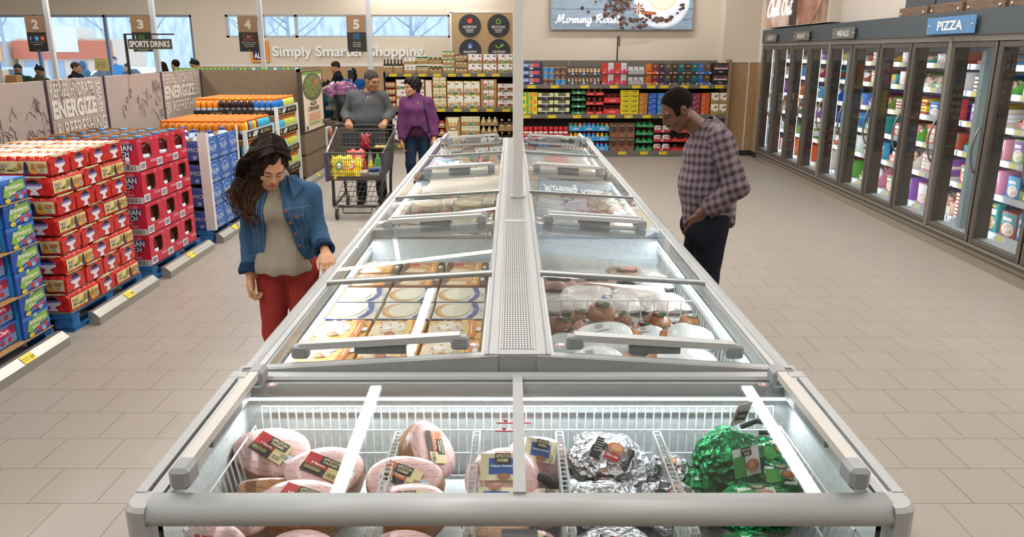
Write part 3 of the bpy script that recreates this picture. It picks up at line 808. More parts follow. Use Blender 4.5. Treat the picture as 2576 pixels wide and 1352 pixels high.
# ------------------------------------------------------------------ goods in the end freezer
def ham_face():
 t = NT('ham_cut_face'); v = t.coords(); s = t.xyz(v); n = t.noise(v, 30, 4)
 u = t.math('ADD', s[0], t.math('MULTIPLY', n, .012)); w = t.math('ADD', s[1], t.math('MULTIPLY', n, .010))
 row = t.math('FLOOR', t.math('MULTIPLY', w, 44))
 g = t.math('MULTIPLY', t.math('GREATER_THAN', t.math('FRACT', t.math('MULTIPLY', w, 44)), .86), t.math('GREATER_THAN', t.math('FRACT', t.math('ADD', t.math('MULTIPLY', u, 30), t.math('MULTIPLY', row, .47))), .34))
 c = t.mix(t.noise(v, 14, 4), '#e6b6b4', '#f2cfca'); t.color(t.mix(t.math('MULTIPLY', g, .55), c, '#b06a68'))
 t.b.inputs['Roughness'].default_value = .22; t.bump(t.noise(v, 45, 3), .3, .004); return t.m
def ham_skin(name, a, c, line):
 t = NT(name); v = t.coords(); s = t.xyz(v)
 n = t.noise(v, 16, 5)
 col = t.mix(n, a, c)
 d1 = t.math('FRACT', t.math('MULTIPLY', t.math('ADD', s[2], t.math('MULTIPLY', s[0], .8)), 32)); d2 = t.math('FRACT', t.math('MULTIPLY', t.math('SUBTRACT', s[2], t.math('MULTIPLY', s[1], .8)), 32))
 g = t.math('MAXIMUM', t.math('GREATER_THAN', d1, .88), t.math('GREATER_THAN', d2, .88))
 t.color(t.mix(t.math('MULTIPLY', g, .55), col, line)); t.b.inputs['Roughness'].default_value = .2; t.bump(t.noise(v, 40, 4), .5, .006); return t.m
M_HAMF = ham_face(); M_HAMS = ham_skin('ham_rind', '#a8744a', '#d3a273', '#7a4f33'); M_HAMB = ham_skin('ham_rind_dark', '#7c4f33', '#a87850', '#5c3a28')
M_TURK = ham_skin('turkey_skin', '#dcb898', '#ecd2b6', '#c59a78')
def foil(name, a, c):
 t = NT(name); v = t.coords()
 vo = t.node('ShaderNodeTexVoronoi'); vo.inputs['Scale'].default_value = 46; t.link(v, vo.inputs['Vector'])
 t.b.inputs['Metallic'].default_value = .92; t.b.inputs['Roughness'].default_value = .2
 t.color(t.mix(t.noise(v, 25, 3), a, c)); t.bump(t.math('ADD', vo.outputs['Distance'], t.math('MULTIPLY', t.noise(v, 60, 4), .8)), 1.0, .022); return t.m
M_FOILS = foil('silver_foil', '#c9cbd4', '#f2f3f6'); M_FOILG = foil('green_foil', '#0d6a3a', '#1f9455')
def sticker(b, o, u, v, w, h, els, lift=.0012): b.art(o, u, v, w, h, els, lift)
LBL = {
 'red': [('r', 0, 0, 1, 1, '#c7222c'), ('r', 0, 0, 1, .38, '#2a1d1a'), ('r', .62, 0, 1, 1, '#dcc98f'), ('r', .36, .58, .9, .98, '#1c1512'), ('t', 'APPLETON', .4, .78, .86, .92, '#e8dcae', .02), ('t', 'FARMS', .45, .62, .82, .74, '#e8dcae', .02), ('t', 'Ham', .2, .42, .55, .54, '#f4ead8', .03), ('r', .08, .1, .5, .28, '#8d8350'), ('bar', .68, .06, .94, .26, '#3a2f22', 8)],
 'orange': [('r', 0, 0, 1, 1, '#df6a2a'), ('r', 0, 0, 1, .3, '#221915'), ('r', .66, 0, 1, 1, '#e6d5a2'), ('r', .26, .52, .72, .98, '#1c1512'), ('t', 'APPLETON', .29, .76, .69, .92, '#e8dcae', .02), ('t', 'FARMS', .34, .58, .64, .72, '#e8dcae', .02), ('t', 'Shank Portion', .06, .36, .6, .48, '#f4ead8', .02), ('bar', .7, .06, .95, .26, '#3a2f22', 8)],
 'blue': [('r', 0, 0, 1, 1, '#e4dab4'), ('r', .2, .22, .8, .82, '#22529f'), ('r', .34, .6, .72, 1.0, '#2b1d16'), ('t', 'APPLETON', .36, .82, .7, .95, '#e8dcae', .02), ('t', 'FARMS', .4, .65, .66, .78, '#e8dcae', .02), ('t', 'Hickory Smoked', .24, .42, .76, .55, '#f3f3f0', .02), ('e', .55, .1, .16, .12, '#a86a4c')],
 'white': [('r', 0, 0, 1, 1, '#f0f1f2'), ('r', 0, .86, 1, .95, '#8fc3e8'), ('bar', .12, .2, .6, .7, '#5c5c60', 10)],
 'black': [('r', 0, 0, 1, 1, '#17171a'), ('r', .34, .1, .72, .42, '#c3312b'), ('e', .55, .68, .21, .24, '#e0894f'), ('e', .56, .68, .15, .17, '#edb18a'), ('t', 'SPIRAL HAM', .38, .2, .68, .32, '#f2e9e0', .02)] + [('r', .76, .12+.09*k, .96, .15+.09*k, '#9b9b9d') for k in range(8)] + [('r', .05, .2+.11*k, .26, .23+.11*k, '#b9b9ba') for k in range(6)],
 'green': [('r', 0, 0, 1, 1, '#f0f1ec'), ('r', 0, 0, .45, .72, '#3f9a3e'), ('r', .32, .7, .7, 1.0, '#1c1512'), ('t', 'APPLETON', .35, .86, .67, .96, '#e8dcae', .02), ('t', 'FARMS', .4, .74, .62, .83, '#e8dcae', .02), ('e', .68, .36, .24, .22, '#b8734b'), ('e', .64, .38, .12, .12, '#cf9066')]}
def euler_to(o, n, spin=0.0):
 q = Vector((0, 0, 1)).rotation_difference(Vector(n).normalized()) @ Matrix.Rotation(spin, 4, 'Z').to_quaternion()
 o.rotation_euler = q.to_euler()
def ham(loc, n, spin, rx, ry, lab, style='red', dark=False, seed=0, sticker2=True):
 t = thing('smoked_ham', lab, 'ham', loc, 0, 'hams in the end freezer'); euler_to(t, n, spin)
 r = random.Random(seed); k1, k2 = r.uniform(0, 6), r.uniform(0, 6); sk = M_HAMB if dark else M_HAMS
 wob = lambda a: 1 + .05*math.sin(2*a+k1) + .035*math.sin(3*a+k2)
 prof = [(.985, .028), (1.0, .015), (1.03, -.01), (.98, -.05), (.82, -.082), (.5, -.102), (.02, -.108)]
 N = 28; vs = []; fs = []
 for q, z in prof:
  for j in range(N):
   a = 2*math.pi*j/N; vs.append((rx*q*wob(a)*math.cos(a), ry*q*wob(a)*math.sin(a), z*rx/.11))
 for i in range(len(prof)-1):
  for j in range(N): fs.append((i*N+j, (i+1)*N+j, (i+1)*N+(j+1) % N, i*N+(j+1) % N))
 MB().add(vs, fs, sk, True).build('ham_body', t)
 vs = []; fs = []
 for q, z in ((.985, .028), (.93, .036), (.6, .040), (.3, .042)):
  for j in range(N):
   a = 2*math.pi*j/N; vs.append((rx*q*wob(a)*math.cos(a), ry*q*wob(a)*math.sin(a), z*rx/.11))
 for i in range(3):
  for j in range(N): fs.append((i*N+j, i*N+(j+1) % N, (i+1)*N+(j+1) % N, (i+1)*N+j))
 fs.append(tuple(3*N+j for j in range(N)))
 MB().add(vs, fs, M_HAMF, True).build('cut_face', t)
 b = MB(); z = .0435*rx/.11
 c, s_ = math.cos(-spin*0+r.uniform(-.5, .2)), 0
 ang = r.uniform(-.5, .25); u = Vector((math.cos(ang), math.sin(ang), 0)); v = Vector((-math.sin(ang), math.cos(ang), 0))
 sticker(b, Vector((0, 0, z)) - u*rx*.55 - v*ry*.38, u, v, rx*1.05, ry*.78, LBL[style])
 b.build('printed_label', t)
 if sticker2:
  b = MB(); a2 = ang + r.uniform(-.3, .3); u = Vector((math.cos(a2), math.sin(a2), 0)); v = Vector((-math.sin(a2), math.cos(a2), 0))
  sticker(b, Vector((0, 0, z+.0006)) + u*rx*.28 - v*ry*.2, u, v, rx*.5, ry*.3, LBL['white']); b.build('price_sticker', t)
 return t
ham((-.765, 2.235, .700), (.10, -.55, .9), -.15, .118, .092, 'pink cut ham with red label at the top left of the end freezer', 'red', False, 1)
ham((-.575, 2.125, .690), (.12, -.45, .9), .1, .122, .088, 'large pink ham with red label beside the first wire divider', 'red', False, 2)
ham((-.735, 2.10, .645), (-.1, .55, .6), .6, .10, .085, 'brown ham lying on its cut side between two pink hams', 'red', False, 3, False)
ham((-.600, 1.955, .690), (.05, -.3, 1), .05, .115, .085, 'pink ham with red label just behind the front bar at left', 'red', False, 4)
ham((-.775, 1.985, .630), (-.1, -.3, 1), .5, .115, .09, 'pink ham with white barcode sticker, low in the left corner', 'white', False, 5)
ham((-.268, 2.225, .715), (.62, -.35, .62), -.75, .105, .08, 'brown ham standing on edge with orange label', 'orange', True, 6)
ham((-.325, 2.085, .690), (-.02, -.5, .9), .05, .112, .085, 'pink ham with orange label in the second freezer bin', 'orange', False, 7)
ham((-.295, 1.950, .685), (.05, -.3, 1), .1, .108, .08, 'pink ham with orange label pressed behind the front bar', 'orange', False, 8)
ham((-.80, 1.80, .625), (-.05, -.35, 1), -.4, .125, .095, 'pink ham seen below the front bar in the left corner', 'red', False, 9)
ham((-.565, 1.785, .630), (.0, -.2, 1), .2, .115, .09, 'ham with brown rind below the front bar, second from left', 'red', False, 10, False)
ham((-.285, 1.785, .625), (.1, -.3, 1), .1, .12, .09, 'pink ham below the front bar beside the middle post', 'orange', False, 11)
def netted(loc, rad, n, spin, m, lab, style, seed, grey=True, cat='ham', group='netted hams in the middle bin'):
 t = thing('netted_ham', lab, cat, loc, 0, group); euler_to(t, n, spin)
 r = random.Random(seed); k1, k2, k3 = (r.uniform(0, 6) for _ in range(3))
 fn = lambda d: 1 + .06*math.sin(3*d.x+k1) + .05*math.sin(4*d.y+k2)
 MB().ell((0, 0, 0), rad, m, 22, 14, None, fn).build('ham_body', t)
 b = MB(); z = rad[2]*1.0
 cols = 7; rows = 5; L = LBL[style]
 sticker(b, (-rad[0]*.5, -rad[1]*.45, z*1.08), (1, 0, 0), (0, 1, 0), rad[0], rad[1]*.9, L); b.build('printed_label', t)
 if grey:
  P = [(rad[0]*.8+.02*k, .012*math.sin(k*1.3), .012*math.cos(k*1.1)) for k in range(6)]
  MB().tube(P, [.016, .013, .017, .015, .02, .008], mat('#26262a', .8), 8).build('net_handle', t)
 return t
netted((-.030, 2.10, .690), (.125, .10, .075), (0, -.5, .9), 0, M_HAMF, 'rounded pink ham with blue label left of the middle rail', 'blue', 1)
netted((.083, 2.235, .68), (.10, .085, .07), (.1, -.55, .8), -.15, M_HAMF, 'pink ham with blue label in clear wrap right of the middle rail', 'blue', 2)
netted((-.045, 1.955, .665), (.125, .085, .065), (.02, -.2, 1), 3.14, M_TURK, 'pale turkey breast in clear wrap behind the front bar', 'blue', 3, True)
netted((.090, 2.02, .645), (.07, .06, .055), (.4, -.3, .8), .4, M_HAMF, 'small pink ham half hidden beside the third wire divider', 'blue', 4)
netted((.085, 1.81, .635), (.07, .06, .055), (-.05, -.5, .9), -.6, M_HAMF, 'pink ham with blue label below the bar, right of the post', 'blue', 5, False)
netted((-.055, 1.79, .61), (.07, .06, .055), (-.05, -.4, .9), .2, M_HAMF, 'small pink ham low below the bar, left of the post', 'blue', 6, False)
def foiled(loc, rad, n, spin, m, lab, style, seed, cone=0.0, lw=.9, lo=(0, 0)):
 t = thing('foil_wrapped_ham', lab, 'ham', loc, 0, 'foil wrapped hams'); euler_to(t, n, spin)
 r = random.Random(seed); ph = [r.uniform(0, 6) for _ in range(6)]
 def fn(d):
  w = 1 + .035*math.sin(7*d.x+ph[0]) + .035*math.sin(8*d.y+ph[1]) + .03*math.sin(9*d.z+ph[2]) + .02*math.sin(17*d.x+13*d.y+ph[3]) + .018*math.sin(23*d.y+19*d.z+ph[4])
  return w * (1 - cone*max(0, d.z))
 MB().ell((0, 0, 0), rad, m, 44, 30, None, fn).build('foil_wrap', t)
 b = MB(); N = 6
 # label bent over the bulge: cells follow the ellipsoid
 a0 = rad[0]*lw; h0 = rad[1]*lw*.8
 vs_z = lambda x, y: rad[2]*(1-cone)*math.sqrt(max(0, 1-(x/rad[0])**2-(y/rad[1])**2))*1.06+.004
 tmp = MB(); sticker(tmp, (lo[0]-a0/2, lo[1]-h0/2, 0), (1, 0, 0), (0, 1, 0), a0, h0, LBL[style], .0012)
 tmp.v = [(x, y, z+vs_z(x, y)) for x, y, z in tmp.v]
 tmp.build('printed_label', t)
 return t
foiled((.310, 2.175, .700), (.135, .105, .085), (-.02, -.55, .85), -.45, M_FOILS, 'large ham in crumpled silver foil with black label', 'black', 1)
foiled((.490, 2.185, .650), (.095, .08, .07), (.05, -.45, .9), .05, M_FOILS, 'small silver foil ham in the corner beside the fourth wire divider', 'black', 2)
foiled((.270, 2.010, .660), (.125, .095, .08), (0, .5, .6), .3, M_FOILS, 'silver foil ham with its label turned away, behind the front bar', 'black', 3)
foiled((.470, 2.010, .655), (.105, .085, .07), (.05, -.3, 1), -.3, M_FOILS, 'silver foil ham with dark label behind the front bar', 'black', 4)
foiled((.290, 1.80, .625), (.13, .095, .075), (0, -.45, .9), 3.0, M_FOILS, 'silver foil ham with black label below the front bar', 'black', 5)
foiled((.455, 1.79, .62), (.06, .06, .06), (.1, -.35, .9), .3, M_FOILS, 'small plain silver foil ham below the front bar', 'white', 6, 0, .5)
g1 = foiled((.690, 2.200, .715), (.112, .105, .125), (0, -.12, 1), 0, M_FOILG, 'upright bell shaped green foil ham with white paper tag', 'white', 7, .25, .1)
b = MB(); tmp = MB(); sticker(tmp, (-.02, -.135, .02), (1, .25, .1), (-.1, .45, .9), .085, .085, LBL['green']); tmp.build('front_label', g1)
b.prism([(0, 0), (.045, .015), (.04, .09), (-.005, .08)], (-.01, .01, .105), (1, .2, 0), (.3, 0, 1), (0, .0012, 0), mat('#f2f2ee'))
b.art((-.005, .0, .125), (1, .2, 0), (.3, 0, 1), .035, .06, [('r', 0, .2, 1, .75, '#1c1512'), ('t', 'FARMS', .15, .38, .85, .58, '#e8dcae', .02)], .0015); b.build('paper_tag', g1)
MB().tube([(.03, .02, .10), (.08, .03, .115), (.13, .02, .11), (.135, -.01, .10), (.08, -.005, .095)], .008, mat('#2c3432', .8), 8).build('net_handle', g1)
foiled((.842, 2.275, .655), (.085, .085, .075), (.05, -.5, .9), .2, M_FOILG, 'green foil ham behind the upright one near the side basket', 'green', 8)
foiled((.812, 2.110, .655), (.10, .085, .075), (.0, -.4, .95), -.1, M_FOILG, 'green foil ham with ham picture in the right corner bin', 'green', 9)
foiled((.700, 1.960, .675), (.12, .085, .07), (0, -.3, 1), .05, M_FOILG, 'green foil ham with label up, behind the front bar', 'green', 10)
foiled((.575, 2.11, .645), (.055, .075, .07), (-.2, -.4, .8), 0, M_FOILG, 'green foil ham squeezed against the fourth wire divider', 'white', 11, 0, .2)
foiled((.665, 1.80, .62), (.12, .09, .07), (0, -.4, .9), -.2, M_FOILG, 'green foil ham with white label below the front bar', 'green', 12)
foiled((.845, 1.81, .60), (.05, .08, .06), (.2, -.4, .9), 0, M_FOILG, 'small green foil ham below the bar beside the side basket', 'white', 13, 0, .2)
MB().box(-.90, .94, 1.70, 2.37, .535, .55, M_LINER).build('basket_floor', END1).location = (-FX, -2.445, 0)

# ------------------------------------------------------------------ goods in the island freezers
def deck(u0, u1, y0, y1, z, side, nm):
 b = MB(); x0, x1 = sorted((FX+side*u0, FX+side*u1)); b.box(x0, x1, y0, y1, z-.012, z, M_LINER)
 return b
def DECK(d):
 s = sum(v[0] for v in d.v); y = d.v[0][1]; side = -1 if s < 0 else 1
 k = [i for i in range(3) if UNITS[i] <= y < UNITS[i+1]][0]
 d.build('basket_floor', ISLAND[(k, side)])
def flat_box(w, d, h, side_c, els, edge=None):
 b = MB(); b.box(-w/2, w/2, -d/2, d/2, 0, h, side_c, .003)
 b.art((-w/2+.002, -d/2+.002, h), (1, 0, 0), (0, 1, 0), w-.004, d-.004, els)
 if edge: b.art((-w/2+.002, -d/2, .001), (1, 0, 0), (0, 0, 1), w-.004, h-.002, edge)
 return b
cheese = [('r', 0, 0, 1, 1, '#ece1cd'), ('r', 0, 0, .75, 1, '#efe4d2'), ('e', .34, .48, .33, .46, '#c98b45'), ('e', .38, .49, .32, .44, '#e2b878'), ('e', .42, .5, .28, .40, '#f6edd4'),
   ('p', [(.66, .02), (.78, .02), (.88, .3), (.9, .6), (.84, .98), (.72, .98), (.8, .6), (.78, .3)], '#27459a'), ('t', 'New York', .80, .3, .88, .7, '#dfe6f5', .02), ('e', .95, .5, .03, .12, '#c9cdda')]
cheese = [e for e in cheese if e[0] != 't'] + [('t', 'N Y', .80, .42, .86, .58, '#dfe6f5', .02)]
cheese_edge = [('r', 0, 0, 1, 1, '#26408f'), ('e', .42, .72, .07, .22, '#e6ebf6'), ('t', 'New York Style', .3, .12, .56, .42, '#dfe6f5', .02), ('p', [(.72, .1), (.95, .1), (.84, .9)], '#efe6c8')]
caram = [('r', 0, 0, 1, 1, '#f0b357'), ('e', .34, .55, .34, .42, '#f4e3c6'), ('e', .2, .3, .2, .22, '#efd9b8'), ('e', .45, .72, .16, .18, '#fbf3e4'), ('e', .3, .6, .12, .15, '#fffaf0'), ('e', .55, .5, .1, .12, '#f9ecd6'), ('e', .38, .24, .09, .12, '#b9683a'), ('e', .46, .2, .05, .07, '#96512c'),
   ('p', [(.62, 0), (.72, 0), (.78, .5), (.72, 1), (.62, 1), (.68, .5)], '#f6cf7e'), ('p', [(.72, 0), (.86, 0), (.92, .5), (.86, 1), (.72, 1), (.78, .5)], '#e8892c'), ('r', .80, .2, .83, .8, '#fbe5c3'), ('e', .95, .45, .05, .11, '#e9eef4')] + [('e', .1+.05*k, .12+.13*((k*5) % 7), .03, .04, '#d08c4f') for k in range(10)]
pump = [('r', 0, 0, 1, 1, '#c98a48'), ('r', 0, 0, .16, 1, '#6d4526'), ('p', [(.1, .1), (.55, .05), (.7, .6), (.3, .9)], '#f0d9b4'), ('p', [(.16, .4), (.6, .3), (.66, .55), (.24, .72)], '#e3a45c'), ('e', .3, .75, .12, .16, '#c9503a'), ('p', [(.66, .0), (.82, .0), (.86, 1), (.7, 1)], '#f0a335'), ('r', .72, .2, .76, .85, '#f6dfae'), ('r', .86, 0, 1, 1, '#4d3d23'), ('e', .92, .5, .05, .14, '#e8e2d0')]
cheese_me = flat_box(.236, .232, .055, '#efe4d2', cheese, cheese_edge).mesh('cheesecake_box')
caram_me = flat_box(.236, .235, .055, '#e9a848', caram, [('r', 0, 0, 1, 1, '#f3ddb6'), ('t', 'Caramel Apple Pie', .5, .3, .95, .7, '#a8622a', .02)]).mesh('caramel_pie_box')
pump_me = flat_box(.236, .22, .055, '#8b5a30', pump).mesh('pumpkin_pie_box')
PX = [-.745, -.497, -.250]; cw = ['outer', 'middle', 'inner']
dk = deck(.13, .885, 2.53, 4.56, .725, -1, '')
solo('wire_shelf_deck', dk, 'pale raised deck under the pie boxes in the first left freezer', 'deck')
rows = [(2.70, caram_me, 'caramel_pie_box', 'orange caramel pie box, %s column, nearest row of the first left freezer', 'caramel pie boxes'),
  (2.945, caram_me, 'caramel_pie_box', 'orange caramel pie box, %s column, second row from the lid handle', 'caramel pie boxes'),
  (3.19, caram_me, 'caramel_pie_box', 'orange caramel pie box, %s column, third row, touching the blue cheesecake boxes', 'caramel pie boxes'),
  (3.45, cheese_me, 'cheesecake_box', 'blue and cream cheesecake box, %s column, front cheesecake row', 'cheesecake boxes'),
  (3.70, cheese_me, 'cheesecake_box', 'blue and cream cheesecake box, %s column, back cheesecake row', 'cheesecake boxes'),
  (3.96, pump_me, 'pumpkin_pie_box', 'brown pumpkin pie box, %s column, front row under the second lid', 'pumpkin pie boxes'),
  (4.20, pump_me, 'pumpkin_pie_box', 'brown pumpkin pie box, %s column, back row under the second lid', 'pumpkin pie boxes')]
for y, me, nm, lab, g in rows:
 for i, x in enumerate(PX):
  dz = .024 if nm == 'cheesecake_box' else 0
  o = solo(nm, me, lab % cw[i], 'pie box', (x+.02*(1-i)*0+rr(-.004, .004), y, .726), rr(-.02, .02), g)
# pizza freezer (second left)
DECK(deck(.13, .885, 4.70, 6.78, .735, -1, ''))
pz = [('r', 0, 0, 1, 1, '#4c5a3f'), ('r', 0, .84, 1, 1, '#223a2a'), ('e', .36, .45, .34, .42, '#c59a5c'), ('e', .36, .45, .30, .37, '#e6d7b0')] + \
  [('e', .36+.24*math.cos(k*2.4)*(.3+.7*((k*37) % 10)/10), .45+.3*math.sin(k*2.4)*(.3+.7*((k*37) % 10)/10), .03, .035, ['#6b7a46', '#8a5a48', '#f3ecd2', '#55643a'][k % 4]) for k in range(26)] + \
  [('r', .74, 0, 1, 1, '#dfe3d2'), ('r', .77, .08, .8, .9, '#55733f'), ('r', .83, .08, .86, .9, '#55733f'), ('r', .9, .08, .93, .9, '#9a2f28'), ('r', .72, .86, 1, 1, '#d5482e')]
pzedge = [('r', 0, 0, 1, 1, '#20402c'), ('r', 0, 0, .16, 1, '#e1e6d6'), ('r', .16, 0, .3, 1, '#cf4a30'), ('t', 'RISING CRUST', .32, .25, .66, .75, '#eef0e4', .02), ('e', .84, .4, .13, .5, '#d8c48f')]
pz_me = flat_box(.31, .29, .05, '#35452f', pz, pzedge).mesh('pizza_box')
for j, y in enumerate((4.93, 5.24, 5.55, 5.86, 6.17, 6.48)):
 for i, x in enumerate((-.285, -.60)):
  solo('pizza_box', pz_me, 'green rising crust pizza box, %s column, %s row from the front, second left freezer' % (('inner', 'outer')[i], nth(j)), 'pizza box', (x, y, .7355+.0*j), rr(-.02, .02), 'pizza boxes')
  if j in (1, 3): solo('pizza_box', pz_me, 'green pizza box lying on top of the %s column, %s row from the front' % (('inner', 'outer')[i], nth(j)), 'pizza box', (x, y, .7865), rr(-.02, .02), 'pizza boxes')
b = MB(); b.box(-.013, .013, -.085, .085, 0, .10, '#e9ece8', .002); b.art((.0135-.0005, -.085, .005), (0, 1, 0), (0, 0, 1), .17, .09, [('r', 0, 0, .4, 1, '#c4402f')]); b.art((-.013, -.085, .1), (1, 0, 0), (0, 1, 0), .026, .17, [('r', 0, .1, 1, .35, '#c4402f'), ('r', 0, .5, 1, .9, '#cfe0d6')])
st = b.mesh('standing_box')
for j in range(10):
 for i in range(4):
  solo('frozen_snack_box', st, 'thin red and white snack box on edge, %s file, %s from front' % (nth(i), nth(j)), 'snack box', (-.868+i*.029, 4.84+j*.19, .7355), 0, 'standing snack boxes')
# third left freezer: flat packs
DECK(deck(.13, .885, 6.92, 9.28, .735, -1, ''))
pk = [('r', 0, 0, 1, 1, '#d9cdbf'), ('e', .5, .5, .4, .38, '#b9886a'), ('e', .5, .5, .3, .28, '#cda488'), ('r', .05, .84, .95, .98, '#e9e4dc')]
pk2 = [('r', 0, 0, 1, 1, '#cfd9d2'), ('e', .5, .5, .36, .3, '#8a9a72'), ('r', .05, .8, .95, .98, '#3f6b58')]
pk3 = [('r', 0, 0, 1, 1, '#e0c9c4'), ('e', .5, .45, .38, .34, '#a65a4c'), ('r', .05, .82, .95, .98, '#f3efe9')]
pms = [flat_box(.23, .27, .06, '#cfc5b8', e).mesh('frozen_pack') for e in (pk, pk2, pk3)]
for j, y in enumerate((7.1, 7.4, 7.7, 8.0, 8.3, 8.6, 8.9, 9.14)):
 for i, x in enumerate((-.25, -.495, -.74)):
  solo('frozen_pack', pms[(i+j) % 3], 'flat frozen food pack, %s column, %s row from the front, third left freezer' % (cw[2-i], nth(j)), 'frozen pack', (x, y, .7355), 0, 'frozen flat packs')
# right freezers: bags, roasts and turkeys
def bagm(name, a, c, sc=9, spec=.6):
 t = NT(name); v = t.coords(); n = t.noise(v, sc, 5); t.color(t.mix(n, a, c)); t.b.inputs['Roughness'].default_value = .22
 t.b.inputs['Coat Weight'].default_value = .5; t.bump(t.noise(v, 30, 4), .6, .012); return t.m
def pillow(w, d, h, m, seed, els=None):
 r = random.Random(seed); b = MB(); N = 14; vs = []; fs = []; ph = [r.uniform(0, 6) for _ in range(5)]
 for s in (1, -1):
  for i in range(N+1):
   for j in range(N+1):
    x = -1+2*i/N; y = -1+2*j/N
    e = max(0, (1-abs(x)**2.6))**.5 * max(0, (1-abs(y)**2.6))**.5
    hh = h*.5*e*(1+.18*math.sin(4*x+ph[0])*math.sin(4*y+ph[1])+.1*math.sin(9*x+ph[2]+5*y)) * s
    if s < 0: hh *= .9
    k = 1-.06*e*0
    vs.append((x*w/2*k+.012*math.sin(7*y+ph[3])*abs(x)**4, y*d/2*k+.012*math.sin(7*x+ph[4])*abs(y)**4, h*.45+hh))
 M = (N+1)*(N+1)
 for s in (0, 1):
  for i in range(N):
   for j in range(N):
    q = (s*M+i*(N+1)+j, s*M+(i+1)*(N+1)+j, s*M+(i+1)*(N+1)+j+1, s*M+i*(N+1)+j+1); fs.append(q if s == 0 else q[::-1])
 b.add(vs, fs, m, True)
 if els:
  tmp = MB(); tmp.art((-w*.3, -d*.25, h*.97), (1, 0, 0), (0, 1, 0), w*.6, d*.5, els, .0012)
  b.f += [[q+len(b.v) for q in f] for f in tmp.f];
  for mi in tmp.mi: b.mi.append(b.mid(tmp.mats[mi])); b.sm.append(False)
  b.v += tmp.v
 return b
CH = bagm('chicken_bag', '#e6d3ca', '#f4efec'); MEAT = bagm('meat_bag', '#8b5348', '#d9b9a8', 14); VEG = bagm('veg_bag', '#b59a7a', '#d8c9b2', 16)
ROAST = ham_skin('roast_crust', '#83512f', '#b98458', '#5c3520'); PINKR = ham_skin('pink_roast', '#bf7c7c', '#dda9a4', '#f0d5cf'); TURKW = bagm('turkey_wrap', '#f1f1f1', '#fbfbfb', 6)
DECK(deck(.13, .885, 2.53, 3.60, .655, 1, ''))
DECK(deck(.13, .885, 3.60, 4.56, .680, 1, ''))
b = MB(); wire_panel(b, [(.175, 3.60, .68), (.72, 0, 0), (0, 0, .10)], 0, 11, 1, .0025); solo('basket_divider', b, 'thin white wire divider between roasts and chicken bags', 'divider')
def roast(x, y, z, r, m, lab, seed, lab2='black'):
 t = thing('wrapped_roast', lab, 'roast', (x, y, z), 0, 'wrapped roasts'); rn = random.Random(seed); p1, p2 = rn.uniform(0, 6), rn.uniform(0, 6)
 euler_to(t, (rn.uniform(-.3, .3), -.35, .9), rn.uniform(-.6, .6))
 MB().ell((0, 0, 0), (r*1.08, r*.92, r*.95), m, 22, 14, None, lambda d: 1+.04*math.sin(6*d.x+p1)+.04*math.sin(7*d.z+p2)).build('roast_body', t)
 b = MB(); sticker(b, (-r*.4, -r*.3, r*.96), (1, 0, 0), (0, 1, 0), r*.95, r*.6, [('r', 0, 0, 1, 1, '#20211f'), ('r', .55, .1, .95, .9, '#3c6a48'), ('r', .1, .55, .5, .8, '#d8d2c2'), ('r', .1, .2, .5, .4, '#9b3a34')]); b.build('printed_label', t)
 MB().ell((r*.95, 0, .1*r), (r*.35, r*.2, r*.2), mat('#dcd6d0', .2), 10, 6).build('wrap_knot', t)
for i, (x, y, z, r, m, w_) in enumerate([(.43, 3.50, .745, .064, ROAST, 'large brown roast sitting on top of the others by the wire divider'), (.225, 3.40, .715, .058, ROAST, 'brown roast with green label beside the inner rail'), (.335, 3.53, .715, .050, ROAST, 'brown roast half hidden against the wire divider'),
 (.525, 3.52, .705, .050, ROAST, 'dark brown roast right of the large one'), (.685, 3.44, .72, .060, ROAST, 'brown roast with green label in the middle of the bin'), (.84, 3.47, .71, .050, ROAST, 'brown roast in the outer back corner of the bin'),
 (.605, 3.37, .705, .052, PINKR, 'pink tied roast in front of the brown roasts'), (.345, 3.40, .705, .052, PINKR, 'pink smooth roast behind the white turkeys'), (.265, 3.32, .695, .046, PINKR, 'small pink roast with black label by the inner rail'), (.70, 3.34, .695, .042, PINKR, 'small pink roast with black label between two white turkeys'), (.78, 3.37, .70, .045, PINKR, 'pink roast behind the outermost white turkey')]):
 roast(x, y, z, r, m, w_, i)
def turkey(x, y, z, rx, ry, rz_, sp, lab, seed):
 t = thing('wrapped_turkey', lab, 'turkey', (x, y, z), sp, 'white wrapped turkeys'); rn = random.Random(seed); p1, p2 = rn.uniform(0, 6), rn.uniform(0, 6)
 MB().ell((0, 0, 0), (rx, ry, rz_), TURKW, 26, 16, None, lambda d: (1+.04*math.sin(4*d.x+p1))*(1-.22*max(0, d.x)**2)).build('turkey_wrap', t)
 MB().ell((rx*.72, 0, -.01), (rx*.38, ry*.62, rz_*.7), mat('#b8763c', .3), 16, 10).build('turkey_skin', t)
 b = MB(); tmp = MB(); tmp.art((-rx*.5, -ry*.55, 0), (1, 0, 0), (0, 1, 0), rx*.5, ry*.4, [('r', 0, 0, 1, 1, '#f6f6f4'), ('bar', .1, .15, .6, .85, '#7d7d80', 8)], .001)
 tmp.v = [(a, c, d+rz_*1.05*math.sqrt(max(0, 1-(a/rx)**2-(c/ry)**2))+.004) for a, c, d in tmp.v]; tmp.build('barcode_label', t)
